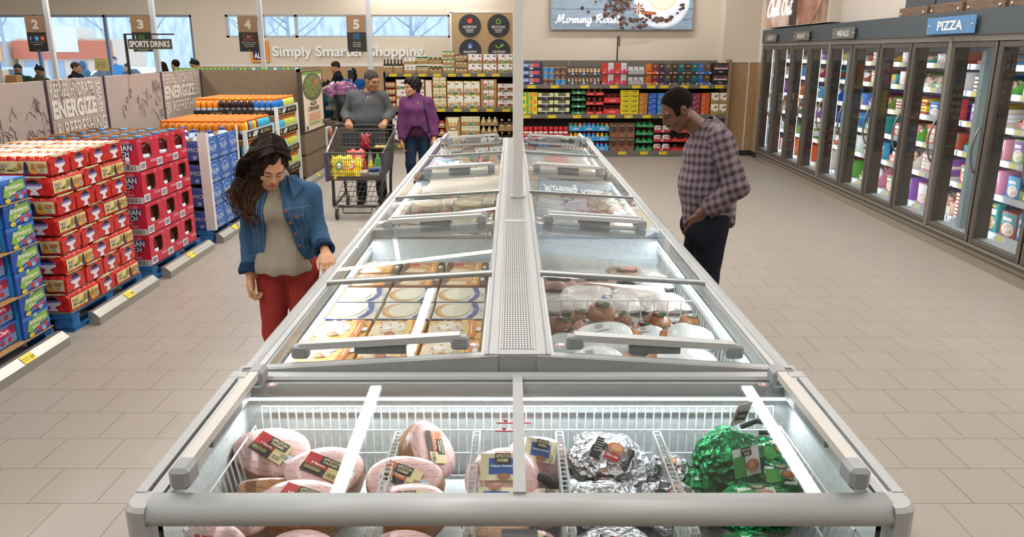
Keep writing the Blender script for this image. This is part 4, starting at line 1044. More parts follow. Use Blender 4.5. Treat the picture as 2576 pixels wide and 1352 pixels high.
for i, q in enumerate([(.42, 3.20, .735, .15, .10, .075, .15, 'large white wrapped turkey in the middle behind the lid handle'), (.62, 3.24, .715, .10, .085, .06, -.3, 'white turkey with brown skin showing beside the largest one'),
 (.765, 3.18, .735, .12, .095, .075, 2.9, 'white wrapped turkey nearest the outer rail'), (.235, 3.18, .705, .085, .09, .06, 1.4, 'white turkey with orange brown skin by the inner rail'), (.36, 2.96, .715, .15, .10, .07, .1, 'white wrapped turkey under the left half of the lid handle'),
 (.70, 2.96, .715, .15, .10, .07, 3.0, 'white wrapped turkey under the right half of the lid handle'), (.36, 2.72, .71, .15, .10, .07, .3, 'white wrapped turkey nearest the camera, inner side'), (.70, 2.72, .71, .15, .10, .07, 2.8, 'white wrapped turkey nearest the camera, outer side')]):
 turkey(*q, i)
tagart = [('r', 0, .3, .35, .7, '#3f8fb8')]
k = 0
for (x, y, w, d, h, z, m, lab) in [(.29, 3.72, .26, .2, .085, .685, CH, 'clear bag of pale chicken beside the inner rail'), (.53, 3.72, .25, .2, .08, .685, CH, 'clear bag of pale chicken with blue print, middle'), (.765, 3.72, .24, .2, .085, .685, CH, 'clear bag of pale chicken by the outer rail'),
 (.40, 3.90, .26, .16, .08, .685, CH, 'clear chicken bag behind the front three, inner'), (.68, 3.90, .27, .16, .08, .685, CH, 'clear chicken bag behind the front three, outer'),
 (.26, 4.16, .22, .26, .06, .682, MEAT, 'bag of red meat near the inner rail under the far lid'), (.47, 4.16, .22, .26, .06, .682, MEAT, 'bag of red meat in the middle under the far lid'), (.66, 4.30, .20, .24, .07, .682, MEAT, 'dark tipped meat bag under the far lid'), (.79, 4.14, .2, .24, .075, .682, TURKW, 'plain white bag in the outer corner under the far lid')]:
 solo('frozen_food_bag', pillow(w, d, h, m, k, tagart if k in (1,) else (None if m is not MEAT else [('r', 0, 0, 1, .6, '#2b2a28'), ('e', .7, .4, .25, .3, '#d9796a')])).mesh('bag'), lab, 'food bag', (x, y, z), rr(-.15, .15), 'bags in the first right freezer'); k += 1
DECK(deck(.13, .885, 4.70, 6.78, .715, 1, ''))
for j, y in enumerate((4.88, 5.16, 5.44, 5.72)):
 for i, x in enumerate((.26, .49, .72)):
  if i == 2 and j == 2: continue
  art = [('r', .1, .1, .9, .9, '#f0e6da'), ('e', .5, .5, .35, .3, '#c8703c'), ('r', .1, .7, .5, .9, '#5d8a48')] if (i+j) % 2 else None
  solo('frozen_food_bag', pillow(.23, .28, .08, MEAT, 20+i+3*j, art).mesh('bag'), 'reddish brown meat bag, %s column, %s row from the front, second right freezer' % (cw[2-i], nth(j)), 'food bag', (x, y, .7155), rr(-.12, .12), 'meat bags in the second right freezer')
t = thing('bread_bag', 'round flat bread in a clear bag near the outer rail', 'bread', (.755, 5.44, .716))
MB().ell((0, 0, .035), (.14, .135, .035), noisy('flat_bread', '#d9b98a', '#efdcb6', 14, .5, .3), 24, 10).build('bread', t)
MB().ell((0, 0, .036), (.15, .15, .038), glass('bag_film', (.98, .98, .98, 1), 1.5), 24, 8).build('clear_bag', t)
for j, y in enumerate((6.05, 6.35, 6.62)):
 for i, x in enumerate((.30, .56, .78)):
  solo('frozen_food_bag', pillow(.24, .28, .07, VEG if i != 1 else MEAT, 40+i+3*j).mesh('bag'), 'pale meat bag at the far end of the second right freezer, %s column, %s row' % (cw[2-i], nth(j)), 'food bag', (x, y, .7155), rr(-.12, .12), 'far bags in the second right freezer')
DECK(deck(.13, .885, 6.92, 9.28, .735, 1, ''))
for j, y in enumerate((7.1, 7.42, 7.74, 8.1, 8.5, 8.9)):
 for i, x in enumerate((.26, .50, .75)):
  m = VEG if j < 3 else (CH if j < 4 else [bagm('red_bag', '#c8474b', '#e58f8f'), CH, bagm('blue_bag', '#8fa6c4', '#dbe4ee')][(i+2) % 3])
  solo('frozen_food_bag', pillow(.23, .30, .08, m, 60+i+3*j).mesh('bag'), 'frozen food bag, %s column, %s row from the front, third right freezer' % (cw[2-i], nth(j)), 'food bag', (x, y, .7355), rr(-.12, .12), 'bags in the third right freezer')
# ------------------------------------------------------------------ back shelves with groceries
M_SHELF = mat('#6f6a62', .45, .2); M_SHELFB = noisy('shelf_back', '#6d655a', '#746c60', 30, .7); M_TAGY = mat('#f2d521', .5); M_TAGW = mat('#e9e8e4', .5)
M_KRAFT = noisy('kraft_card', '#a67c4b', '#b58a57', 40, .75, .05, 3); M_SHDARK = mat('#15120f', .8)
def tag_mesh(w=.155):
 b = MB(); b.box(0, w, -.004, 0, 0, .055, M_TAGY)
 b.art((0, -.004, 0), (1, 0, 0), (0, 0, 1), w, .055, [('r', .06, .62, .6, .74, '#a98f1c'), ('r', .06, .38, .5, .48, '#a98f1c'), ('t', '1.99', .66, .2, .94, .7, '#4a3f12', .02)]); return b.mesh('price_tag')
TAGM = tag_mesh()
def shelf_unit(name, lab, x0, x1, yf, yb, tops, top, tags, side=True):
 t = thing(name, lab, 'shelf', (0, 0, 0))
 MB().box(x0, x1, yb-.03, yb, .1, top, M_SHELFB).build('back_panel', t)
 for k, z in enumerate(tops):
  sh = MB().box(x0, x1, yf+.02, yb-.03, z-.035, z, M_SHELF).box(x0, x1, yf, yf+.02, z-.072, z+.004, M_SHELF).build('shelf_board', t)
  for x in tags[k]:
   o = obj('price_tag', TAGM, sh); o.location = (x, yf-.001, z-.068)
 MB().box(x0, x1, yf+.05, yb-.03, 0, tops[-1]-.04, M_STEEL).build('plinth', t)
 b = MB()
 n = max(2, int((x1-x0)/.95))
 for i in range(n+1):
  x = x0+(x1-x0)*i/n; MB().box(x-.02, x+.02, yb-.045, yb-.03, .1, top, mat('#7d776c', .5)).build('upright', t)
 if side:
  MB().box(x1, x1+.05, yf, yb, 0, top+.02, noisy('side_panel_brown', '#8b7454', '#957d5c', 20, .6)).build('side_panel', t)
  MB().box(x0-.03, x0, yf, yb, 0, top, M_SHELF).build('side_panel', t)
 return t
ZR = [1.362, .806, .112]; YR = 15.05
tagsR = [[0.300, 0.743, 1.306, 1.862, 2.283, 2.568, 2.816, 3.199, 3.574, 3.859],
   [0.205, 0.698, 1.176, 1.509, 1.828, 2.161, 2.510, 2.844], [2.064, 2.486, 2.855, 1.481, 0.867]]
SHR = shelf_unit('grocery_shelf', 'grey coffee and tea shelf along the back wall right of the post', 0.120, 4.09, YR, 15.68, ZR, 1.80, tagsR)
MB().box(2.042, 2.065, 15.60, 15.63, 1.80, 2.24, M_BLACK).box(2.042, 2.110, 15.60, 15.63, 2.235, 2.25, M_BLACK).box(2.072, 2.102, 15.61, 15.615, 2.06, 2.22, mat('#55534e')).build('sign_arm', SHR)

UX = (1, 0, 0); UZ = (0, 0, 1)
_PM = {}
def proto(key, fn):
 if key not in _PM: _PM[key] = fn().mesh(key[0])
 return _PM[key]
def carton(w, d, h, col, art, name='carton'):
 k = (name, w, d, h, col)
 def f():
  b = MB(); b.box(-w/2, w/2, 0, d, 0, h, col, .003)
  if art: b.art((-w/2, 0, 0), UX, UZ, w, h, art, .0015)
  return b
 return proto(k, f)
def jar(r, h, body, lid, label=None, neck=.8, lidh=.16, name='jar', dome=False, rough=.25):
 k = (name, r, h, body, lid, label)
 def f():
  b = MB(); zb = h*(1-lidh)
  b.lathe([(r*.9, 0), (r, .01), (r, zb*.72), (r*neck, zb), (r*neck*.9, zb)], (0, 0, 0), mat(body, rough), 12)
  b.lathe([(r*neck*1.02, zb), (r*neck*1.02, h), (r*neck*.9, h)], (0, 0, 0), mat(lid, .4), 12)
  if label: b.lathe([(r*1.01, zb*.12), (r*1.01, zb*.62)], (0, 0, 0), mat(label, .5), 12)
  return b
 return proto(k, f)
def tray(w, d, h, col, art=None, name='display_tray'):
 k = (name, w, d, h, col)
 def f():
  b = MB(); c = mat(col, .6) if isinstance(col, str) else col
  b.box(-w/2, w/2, 0, .006, 0, h, c); b.box(-w/2, w/2, d-.006, d, 0, h*1.6, c)
  for s in (-1, 1):
   x = s*(w/2-.003); b.box(x-.003, x+.003, .006, d-.006, 0, h*1.2, c)
  b.box(-w/2, w/2, .006, d-.006, 0, .005, c)
  if art: b.art((-w/2, 0, 0), UX, UZ, w, h, art, .0015)
  return b
 return proto(k, f)
def pos_words(i, n, j, m):
 a = []
 if m > 1: a.append(row_word(j, m) + ' layer')
 if n > 1: a.append(nth(i) + ' from left')
 return (', ' + ', '.join(a)) if a else ''
def cartons(x0, x1, z, h, cols, rows, colr, art, lab, group, y=None, cat='carton', d=.24, name='carton'):
 y = YR+.015 if y is None else y
 w = (x1-x0)/cols
 me = carton(round(w-.006, 4), d, round(h-.004, 4), colr, art, name)
 for j in range(rows):
  for i in range(cols):
   o = solo(name, me, lab + pos_words(i, cols, j, rows), cat, (x0+w*(i+.5), y, z+.0005+h*j), 0, group)
def trays(x0, x1, z, h, cols, rows, th, colr, items, lab, glab, y=None, tart=None, cat='jar', per=3, iname='jar', d=.24, tname='display_tray'):
 """stacked display trays; items: list of meshes cycled across each tray"""
 y = YR+.015 if y is None else y
 w = (x1-x0)/cols; me = tray(round(w-.006, 4), d, th, colr, tart, tname)
 for j in range(rows):
  for i in range(cols):
   xc = x0+w*(i+.5)
   solo(tname, me, 'tray under ' + glab + pos_words(i, cols, j, rows), 'tray', (xc, y, z+.0005+h*j), 0, 'trays under ' + glab)
   for q in range(per):
    m2 = items[(q+i*per) % len(items)] if not callable(items) else items(i, j, q)
    solo(iname, m2, lab + (', %s tray' % nth(i) if cols > 1 else '') + (', %s layer' % row_word(j, rows) if rows > 1 else '') + ', %s from left' % nth(q), cat,
      (xc-w/2+w*(q+.5)/per, y+.008+w/per*.5, z+.006+h*j), 0, glab)
px = .0075
# --- top shelf
z = ZR[0]
cartons(0.150, 0.578, z, .136, 1, 3, '#232a5c', [('r', .1, .35, .42, .9, '#6d8fd0'), ('r', .44, .35, .62, .9, '#b78a76'), ('r', .63, .35, .88, .9, '#c9505a'), ('e', .52, .18, .09, .12, '#d9dde8'), ('t', 'SOUP', .13, .5, .38, .75, '#eef0f6', .02)], 'navy multipack carton at left end of top shelf', 'navy multipack cartons')
for (a, b_, c1, c2) in ((0.593, 0.811, '#2277b8', '#5c3a2c'), (0.818, 1.036, '#5c3a2c', '#2277b8')):
 for j in range(3):
  cc = c2 if j == 0 else c1
  cartons(a, b_, z+.108*j, .108, 2, 1, cc, [('r', 0, .86, 1, 1, '#c39a5b'), ('r', .1, .1, .7, .2, '#e8e3da'), ('e', .5, .55, .3, .25, '#3f94d0' if cc == '#2277b8' else '#7a4a36')], '%s cocoa tin pair%s, %s layer' % ('blue' if cc == '#2277b8' else 'brown', ' left stack' if c1 == '#2277b8' else ' right stack', row_word(j, 3)), 'cocoa tins', name='cocoa_tin', cat='tin', d=.1)
cb = [jar(.028, .155, '#b89877', '#1f1d1e', '#caa98a', .6, .2, 'creamer_bottle'), jar(.028, .155, '#c0a184', '#23436f', '#d8c3a8', .6, .2, 'creamer_bottle')]
trays(1.051, 1.682, z, .172, 3, 2, .055, '#6b5236', lambda i, j, q: cb[1 if (i*3+q+j) % 4 == 0 else 0], 'beige coffee creamer bottle', 'creamer bottles on the top shelf', tart=[('r', .34, 0, .66, 1, '#1f4f9a'), ('e', .5, .5, .1, .3, '#dfe6f2'), ('r', .66, 0, 1, 1, '#1a1815'), ('r', .72, .4, .95, .62, '#d8d4ca')], cat='bottle', iname='creamer_bottle')
def pouch(w, h, col, art, name='pouch'):
 def f():
  b = MB(); b.prism([(-w/2, 0), (w/2, 0), (w/2*.96, h*.9), (w/2, h), (-w/2, h), (-w/2*.96, h*.9)], (0, .004, 0), UX, UZ, (0, .045, 0), mat(col, .3))
  b.art((-w/2, .004, 0), UX, UZ, w, h, art, .0015); return b
 return proto((name, w, h, col, str(art)[:40]), f)
pr = [pouch(.105, .185, '#d6402f', [('e', .7, .3, .2, .14, '#e9786a'), ('r', .1, .6, .9, .8, '#c3341f')]), pouch(.105, .185, '#e6e3e0', [('e', .6, .28, .28, .16, '#d64a86'), ('r', .15, .6, .85, .82, '#cfcbc6')])]
trays(1.697, 2.185, z, .205, 2, 2, .05, '#c93a3c', pr, 'red and white coffee pouch', 'red and white coffee pouches', tart=[('p', [(.4, 0), (.62, 0), (.8, 1), (.5, 1)], '#d94f8c'), ('r', .08, .35, .3, .6, '#f2e7e4')], cat='pouch', per=2, iname='coffee_pouch')
pg = [pouch(.088, .13, '#dcdad6', [('e', .4, .3, .25, .2, c)]) for c in ('#3c8f83', '#a4553b', '#8d4238')]
trays(2.200, 2.515, z, .19, 1, 2, .055, '#a9abb2', pg, 'silver coffee pouch', 'silver coffee pouches', cat='pouch', per=3, iname='coffee_pouch')
cols5 = [('#d9701e', '#83323c'), ('#4a2350', '#5b5852'), ('#43302b', '#126a74'), ('#46332c', '#157077'), ('#2f6fc0', '#76522f')]
art5 = [('e', .6, .22, .22, .12, '#e89a6a'), ('r', .2, .62, .8, .86, '#c9a24a')]
for i, (a, c) in enumerate(cols5):
 w5 = (3.777-2.530)/5; x0 = 2.530+w5*i
 trays(x0, x0+w5, z, .195, 1, 2, .035, a, [pouch(.11, .185, a, [('e', .6, .2, .2, .1, c), ('r', .3, .65, .7, .85, '#b9934a')]), pouch(.11, .185, c, [('e', .6, .2, .2, .1, a), ('r', .3, .65, .7, .85, '#b9934a')])],
   '%s bag of ground coffee' % ['orange and maroon', 'purple and grey', 'dark brown and teal', 'brown and green teal', 'blue and brown'][i], '%s coffee bags' % ['orange', 'purple', 'first teal', 'second teal', 'blue'][i], tart=[('r', .1, .35, .4, .65, '#eadfd8'), ('e', .9, .5, .07, .4, '#efe9e2')], cat='coffee bag', per=2, iname='coffee_bag')
cartons(3.784, 4.107, z, .20, 1, 2, '#1c1718', [('r', .1, .5, .34, .85, '#7c3a38'), ('r', .38, .5, .62, .85, '#35426a'), ('r', .66, .5, .92, .85, '#7c3a38'), ('r', .1, .42, .9, .56, '#d9b8a6'), ('t', 'Dark', .4, .12, .62, .28, '#d9d4cc', .02)], 'black chocolate carton at right end of top shelf', 'black cartons')
# --- middle shelf
z = ZR[1]
cartons(0.174, 0.493, z, .138, 1, 3, '#efd21d', [('r', .08+.23*k, .45, .24+.23*k, .95, c) for k, c in enumerate(('#3f9a3e', '#58a83f', '#e09a2a', '#e58a2a'))] + [('r', .34, .08, .7, .4, '#4fa03f'), ('t', 'TEA', .42, .15, .62, .33, '#eef3da', .02)], 'yellow tea carton at the left end of the middle shelf', 'yellow tea cartons')
cartons(0.493, 1.115, z, .138, 2, 3, '#25221f', [('r', .02, .38, .26, .95, '#d5d8a2'), ('r', .28, .45, .48, .95, '#7a5c4a'), ('r', .5, .45, .72, .95, '#5d7a4c'), ('r', .74, .38, .98, .95, '#d5d8a2'), ('t', 'Tea', .46, .1, .62, .28, '#d8d5c4', .02), ('p', [(.1, .38), (.9, .38), (.6, .5), (.4, .5)], '#efeee6')], 'black and cream tea carton on the middle shelf', 'black and cream tea cartons')
jd = jar(.034, .085, '#2b1a12', '#1c4a33', None, .95, .25, 'instant_coffee_jar'); jrd = jar(.042, .125, '#3a2018', '#c9272b', None, .8, .16, 'coffee_jar'); jbk = jar(.038, .145, '#1b1a1b', '#222021', None, .9, .15, 'black_coffee_jar')
trays(1.138, 1.411, z, .126, 1, 4, .052, '#1f7a48', [jd], 'dark instant coffee jar in a green tray', 'jars in green trays on the middle shelf', iname='instant_coffee_jar', tart=[('e', .5, .5, .1, .25, '#dfe8de'), ('r', .1, .45, .35, .6, '#8fc0a0'), ('r', .65, .45, .9, .6, '#8fc0a0')])
trays(1.418, 1.752, z, .178, 1, 3, .056, '#d3322c', [jrd], 'brown coffee jar with red lid', 'jars in red trays on the middle shelf', iname='coffee_jar', tart=[('e', .5, .5, .08, .25, '#2b2320'), ('r', .1, .4, .38, .55, '#f0c9c0'), ('r', .62, .4, .9, .55, '#f0c9c0')])
trays(1.760, 2.070, z, .215, 1, 2, .10, '#d8332e', [jbk], 'black coffee jar in a red tray', 'black jars in red trays', iname='black_coffee_jar', tart=[('t', 'COFFEE', .3, .35, .7, .6, '#f3d9d2', .02)])
cartons(2.078, 2.419, z, .091, 1, 5, '#f2dc17', [('t', 'CAFE BUSTELO', .1, .1, .9, .34, '#8d7d12', .02), ('t', 'CAFE', .08, .55, .44, .9, '#2e2a10', .04), ('t', 'CAFE', .56, .55, .92, .9, '#2e2a10', .04), ('r', .494, .45, .506, 1, '#3a3510')], 'yellow coffee brick on the middle shelf', 'yellow coffee bricks', name='coffee_brick', cat='coffee brick')
for a, b_, c, cn in ((2.427, 2.594, '#b97c24', 'golden'), (2.601, 2.768, '#2b52b4', 'royal blue'), (2.776, 2.935, '#2a7fc0', 'light blue'), (3.284, 3.436, '#4a3228', 'dark brown'), (3.443, 3.602, '#7c3044', 'maroon'), (3.610, 3.777, '#d05a1e', 'orange'), (2.950, 3.269, '#3b5f6b', 'slate')):
 n = 2 if cn == 'slate' else 1
 cartons(a, b_, z, .10, n, 4, c, [('e', .66, .55, .2, .32, {'#b97c24': '#8d5a14', '#2b52b4': '#7fa0e0', '#2a7fc0': '#8cc4ea', '#4a3228': '#b9763a', '#7c3044': '#e0576a', '#d05a1e': '#8d3412'}.get(c, '#99aabb')), ('e', .66, .55, .15, .24, c), ('r', .08, .12, .4, .22, '#dddddd')], '%s coffee pod box on the middle shelf' % cn, '%s coffee pod boxes' % cn, name='coffee_pod_box', cat='coffee box', d=.2)
cartons(3.792, 4.118, z, .205, 2, 2, M_KRAFT, [('r', .05, .42, .95, .98, '#efe8d8'), ('p', [(.3, .6), (.6, .75), (.8, .85), (.75, .6)], '#7a4a34'), ('r', .3, .3, .98, .48, '#efe8d8'), ('e', .5, .2, .18, .1, '#7fa06a')], 'kraft carton of cream packs, right end of middle shelf', 'kraft coffee cartons')
# --- bottom shelf
z = ZR[2]
rc = jar(.045, .222, '#efe6da', '#c62a30', '#d9b49a', .98, .42, 'coffee_canister')
for i, (a, b_, n) in enumerate(((0.146, 0.414, 3), (0.422, 0.706, 3), (0.714, 1.097, 4))):
 trays(a, b_, z, .235, 1, 2, .10, '#a31f2c', [rc], 'red and cream coffee canister, %s group' % nth(i), '%s red coffee canister group' % nth(i), iname='coffee_canister', cat='canister', per=n, tart=[('e', .5, .62, .2, .12, '#efe2da'), ('e', .5, .56, .17, .1, '#a31f2c'), ('t', 'Original', .4, .2, .62, .34, '#efd0cc', .02)])
wb = {c: jar(.033, .15, c, l, '#f0efe8', .75, .14, 'sugar_bottle') for c, l in (('#2f8f3e', '#c9302c'), ('#e8981e', '#d23a30'), ('#3a8fd0', '#c2244a'), ('#f0b029', '#e08a1e'))}
seq = [['#2f8f3e', '#2f8f3e', '#e8981e', '#3a8fd0', '#3a8fd0', '#3a8fd0', '#2f8f3e', '#2f8f3e', '#e8981e'], ['#f0b029', '#f0b029', '#2f8f3e', '#3a8fd0', '#3a8fd0', '#3a8fd0', '#f0b029', '#f0b029', '#2f8f3e'], ['#3a8fd0']*9]
trays(1.105, 1.880, z, .19, 3, 3, .08, '#2f9bd6', lambda i, j, q: wb[seq[2-j][i*3+q]], 'coloured creamer canister', 'coloured creamer canisters', iname='creamer_canister', cat='canister', tart=[('e', .5, .5, .2, .2, '#e7eef4'), ('r', .4, .42, .6, .58, '#d2402f')])
ch = noisy('chocolate_pieces', '#2a1710', '#5d3a2a', 60, .4, .5, 2)
cartons(1.888, 2.371, z, .265, 3, 2, noisy('brown_display_card', '#7d543a', '#8a5f43', 30, .7), [('p', [(.1, .95), (.9, .95), (.9, .45), (.5, .28), (.1, .45)], ch), ('r', .16, .8, .84, .84, '#cfc3b4'), ('e', .5, .1, .05, .04, '#d8c9b8')], 'brown display carton of chocolate bags on the bottom shelf', 'chocolate bag cartons')
trays(2.387, 2.732, z, .15, 1, 4, .055, '#1c7d45', [jar(.045, .105, '#1f8a4c', '#3a2118', '#2aa35c', .85, .3, 'green_coffee_jar')], 'green coffee jar with brown lid on the bottom shelf', 'green coffee jars on the bottom shelf', iname='green_coffee_jar', tart=[('e', .5, .5, .05, .2, '#dfe8de'), ('r', .1, .42, .4, .58, '#8fd0a8'), ('r', .6, .42, .9, .58, '#8fd0a8')])
trays(2.740, 3.077, z, .175, 1, 3, .05, '#b32632', [proto(('coffee_tub',), lambda: MB().box(-.068, .068, -.05, .09, 0, .12, '#ece9e4', .02).art((-.068, -.05, 0), UX, UZ, .136, .12, [('e', .72, .72, .16, .16, '#d24a3f'), ('e', .3, .5, .08, .08, '#4a3a30'), ('e', .55, .35, .06, .06, '#4a3a30'), ('r', .2, .7, .5, .8, '#8a8078')], .0015))], 'white coffee tub with red dot', 'white coffee tubs', iname='coffee_tub', cat='tub', per=2, tart=[('e', .5, .5, .07, .3, '#f0dcd8')])
trays(3.085, 3.492, z, .175, 1, 3, .05, '#c8332e', [jar(.06, .115, '#4a241a', '#3a1d16', '#c93a30', .9, .3, 'dark_coffee_tin')], 'dark coffee tin with red band', 'dark coffee tins', iname='dark_coffee_tin', cat='tin', per=2)
cartons(3.507, 4.152, z, .17, 3, 3, '#8a3326', [('r', .1, .4, .9, .9, '#c9764a'), ('r', .2, .15, .8, .3, '#eadfd0')], 'rust coloured carton at the right end of the bottom shelf', 'rust cartons')

# ------------------------------------------------------------------ shelf of kraft boxed foods, left of the post
ZL = [1.552, .862, .142]; YL = 15.95
tagsL = [[-2.443, -2.150, -1.856, -1.563, -1.269, -0.976, -0.682, -0.389], [-2.158, -1.829, -1.500, -1.171, -0.842, -0.513, -0.185], [-2.330, -1.437, -0.869, -0.382]]
SHL = shelf_unit('grocery_shelf', 'dark grocery shelf of kraft boxed foods left of the post', -2.562, 0.087, YL, 16.9, ZL, 1.60, tagsL, False)
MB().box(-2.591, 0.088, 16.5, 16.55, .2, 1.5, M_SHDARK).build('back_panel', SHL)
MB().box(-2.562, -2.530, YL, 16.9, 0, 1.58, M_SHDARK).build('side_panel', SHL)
oval = lambda y=.3: [('e', .5, y, .22, .16, '#e9ead8'), ('e', .5, y, .19, .12, '#4c7a3f')]
y = YL+.015; z = ZL[0]
def K(x0, x1, z, h, cols, rows, art, lab, g, **k): cartons(x0, x1, z, h, cols, rows, M_KRAFT, art, lab, g, y=YL+.015, **k)
def T(x0, x1, z, h, rows, th, items, lab, g, per=3, cat='jar', iname='jar', cols=1): trays(x0, x1, z, h, cols, rows, th, M_KRAFT, items, lab, g, y=YL+.015, tart=oval(.5), cat=cat, per=per, iname=iname, tname='kraft_tray')
bot = jar(.028, .26, '#15150f', '#101010', '#e6e3d2', .5, .2, 'olive_oil_bottle')
for i, (a, b_) in enumerate(((-2.570, -2.372), (-2.364, -2.166))): T(a, b_, z, .3, 1, .11, [bot], 'dark oil bottle with pale label, %s box' % nth(i), '%s box of oil bottles' % nth(i), cat='bottle', iname='oil_bottle')
wj = jar(.038, .125, '#e6e0d2', '#f0efea', '#f4f0e6', .9, .2, 'white_sauce_jar'); gj = jar(.034, .135, '#b9a878', '#2f7a55', '#cfd29a', .85, .17, 'green_lid_jar'); gj2 = jar(.036, .13, '#7d5a36', '#3c6a50', '#d9c3a0', .85, .17, 'spread_jar')
gg = jar(.042, .12, '#d8c39a', '#1d8a52', '#e9dcc0', .9, .17, 'sauce_jar'); bj = jar(.04, .10, '#c6a98a', '#5b4432', '#d9c9b4', .95, .22, 'nut_butter_jar')
T(-2.158, -1.912, z, .17, 2, .055, [wj], 'white jar in kraft tray on the top left shelf', 'white jars in kraft trays', iname='white_sauce_jar')
T(-1.904, -1.666, z, .175, 2, .06, [gj], 'slim jar with green lid', 'slim green lid jars', per=4, iname='green_lid_jar')
T(-1.658, -1.388, z, .17, 2, .06, [gj2], 'brown spread jar with green lid', 'brown spread jars', iname='spread_jar')
T(-1.380, -1.134, z, .148, 3, .06, [gg], 'cream jar with bright green lid', 'bright green lid jars', iname='sauce_jar')
T(-1.126, -0.881, z, .128, 3, .045, [bj], 'nut butter jar with brown lid', 'nut butter jars', iname='nut_butter_jar')
wb_ = lambda c: [('r', .03, .28, .49, 1, '#efe9e6'), ('r', .51, .28, .97, 1, '#efe9e6'), ('e', .36, .78, .07, .1, '#5a3228'), ('e', .84, .78, .07, .1, '#5a3228'), ('p', [(.05, .28), (.45, .28), (.3, .42), (.15, .38)], c), ('p', [(.55, .28), (.95, .28), (.8, .42), (.65, .38)], c)] + oval(.16)
for i, (a, b_, c) in enumerate(((-0.873, -0.587, '#c9685a'), (-0.571, -0.294, '#b9605a'), (-0.278, 0.024, '#8f9a4a'))): K(a, b_, z, .185, 1, 2, wb_(c), 'kraft carton of white tea boxes, %s stack' % nth(i), 'kraft cartons of white boxes')
z = ZL[1]
T(-2.559, -2.343, z, .135, 4, .05, [jar(.036, .11, '#d9b07a', '#b3302c', '#efe4cc', .9, .18, 'salsa_jar')], 'small salsa jar in kraft tray on the middle left shelf', 'small salsa jars', iname='salsa_jar')
wb2 = [('r', .08, .3, .95, .97, '#efe9e4'), ('p', [(.3, .6), (.55, .75), (.6, .55)], '#7a3b34'), ('p', [(.7, .6), (.9, .75), (.92, .55)], '#7a3b34')] + oval(.15)
K(-2.334, -2.046, z, .19, 1, 3, wb2, 'kraft carton of white packs by the purple sweater', 'kraft cartons with white packs')
K(-2.038, -1.749, z, .19, 1, 3, wb2, 'kraft carton with white packs behind the purple sweater', 'kraft cartons with white packs')
K(-1.741, -1.596, z, .56, 1, 1, [('r', .1, .4, .9, .98, '#ecd6c6'), ('e', .5, .3, .35, .12, '#c98f5a')], 'tall kraft display behind the purple sweater', 'tall kraft display')
cr = [('r', .04, .22, .48, .99, '#e6d9b4'), ('r', .52, .22, .96, .99, '#e6d9b4'), ('r', .04, .62, .48, .75, '#c9c08a'), ('r', .52, .62, .96, .75, '#c9c08a'), ('e', .26, .34, .16, .08, '#c99a5a'), ('e', .74, .34, .16, .08, '#c99a5a')] + oval(.1)
K(-1.588, -1.308, z, .205, 1, 3, cr, 'cream boxed grains in kraft carton, left middle shelf', 'cream grain cartons')
ce = [('r', .02, .2, .49, 1, '#f1ede2'), ('r', .51, .2, .98, 1, '#f1ede2'), ('p', [(.1, 1), (.49, .86), (.49, 1)], '#e6c24a'), ('p', [(.6, 1), (.98, .86), (.98, 1)], '#e6c24a'), ('e', .1, .8, .09, .05, '#6b8a4a'), ('e', .6, .8, .09, .05, '#6b8a4a'), ('e', .27, .36, .2, .12, '#4a4038'), ('e', .27, .38, .18, .1, '#dcc08a'), ('e', .74, .36, .18, .12, '#c99058')] + oval(.1)
K(-1.300, -0.634, z, .268, 2, 2, ce, 'white cereal boxes in a kraft carton', 'white cereal cartons')
kr = [('r', .18, .32, .82, .88, '#efe6e2'), ('e', .3, .45, .12, .1, '#b3403a'), ('e', .66, .5, .14, .1, '#d9b4a4'), ('r', .47, .32, .5, .88, '#4a3a30')] + oval(.14)
K(-0.626, -0.297, z, .19, 1, 3, kr, 'brown kraft carton with red and white pouches', 'kraft pouch cartons')
cherry = [('r', .02, .25, .49, 1, '#ece4e0'), ('r', .51, .25, .98, 1, '#ece4e0'), ('e', .25, .38, .2, .14, '#93302e'), ('e', .74, .38, .2, .14, '#93302e'), ('e', .35, .85, .06, .1, '#c94a4a')] + oval(.12)
K(-0.289, 0.056, z, .162, 1, 3, cherry, 'white carton with dark red berries beside the post', 'berry cartons')
z = ZL[2]
cof = noisy('coffee_sack', '#e9e5da', '#f2efe8', 10, .5)
for i, a in enumerate((-2.428, -2.290, -2.152)):
 for j in range(2):
  K(a, a+.13, z+.29*j, .29, 1, 1, [('r', .04, .02, .96, .98, '#e9e5da'), ('p', [(.3, .62), (.7, .7), (.6, .85), (.4, .8)], '#5c6a78'), ('p', [(.0, .05), (1, .05), (.9, .3), (.3, .35)], '#4a3a36')], 'white coffee sack beside the cart, %s column, %s' % (nth(i), ('lower', 'upper')[j]), 'white coffee sacks', name='coffee_sack', cat='sack')
T(-2.005, -1.356, z, .165, 3, .05, [jar(.055, .13, '#b0713c', '#c9302c', '#efe0c8', .95, .18, 'sauce_jar_red')], 'amber sauce jar with red lid on the bottom left shelf', 'amber sauce jars', per=5, iname='sauce_jar')
dp = [('p', [(.12, 1), (.88, 1), (.72, .35), (.28, .35)], '#efe6c8'), ('r', .3, .38, .46, .62, '#d9ab4a'), ('r', .54, .38, .7, .62, '#d9ab4a'), ('e', .5, .14, .2, .07, '#dfe2d2')]
K(-1.348, -1.039, z, .27, 1, 2, dp, 'kraft display carton of pasta boxes on the bottom left shelf', 'pasta display cartons')
cr2 = [('r', .02+.245*k, .4, .25+.245*k, 1, '#e9e2c4') for k in range(4)] + [('e', .14+.245*k, .8, .06, .06, '#7a9a5a') for k in range(4)] + [('e', .14+.245*k, .5, .08, .07, '#d9b878') for k in range(4)] + oval(.2)
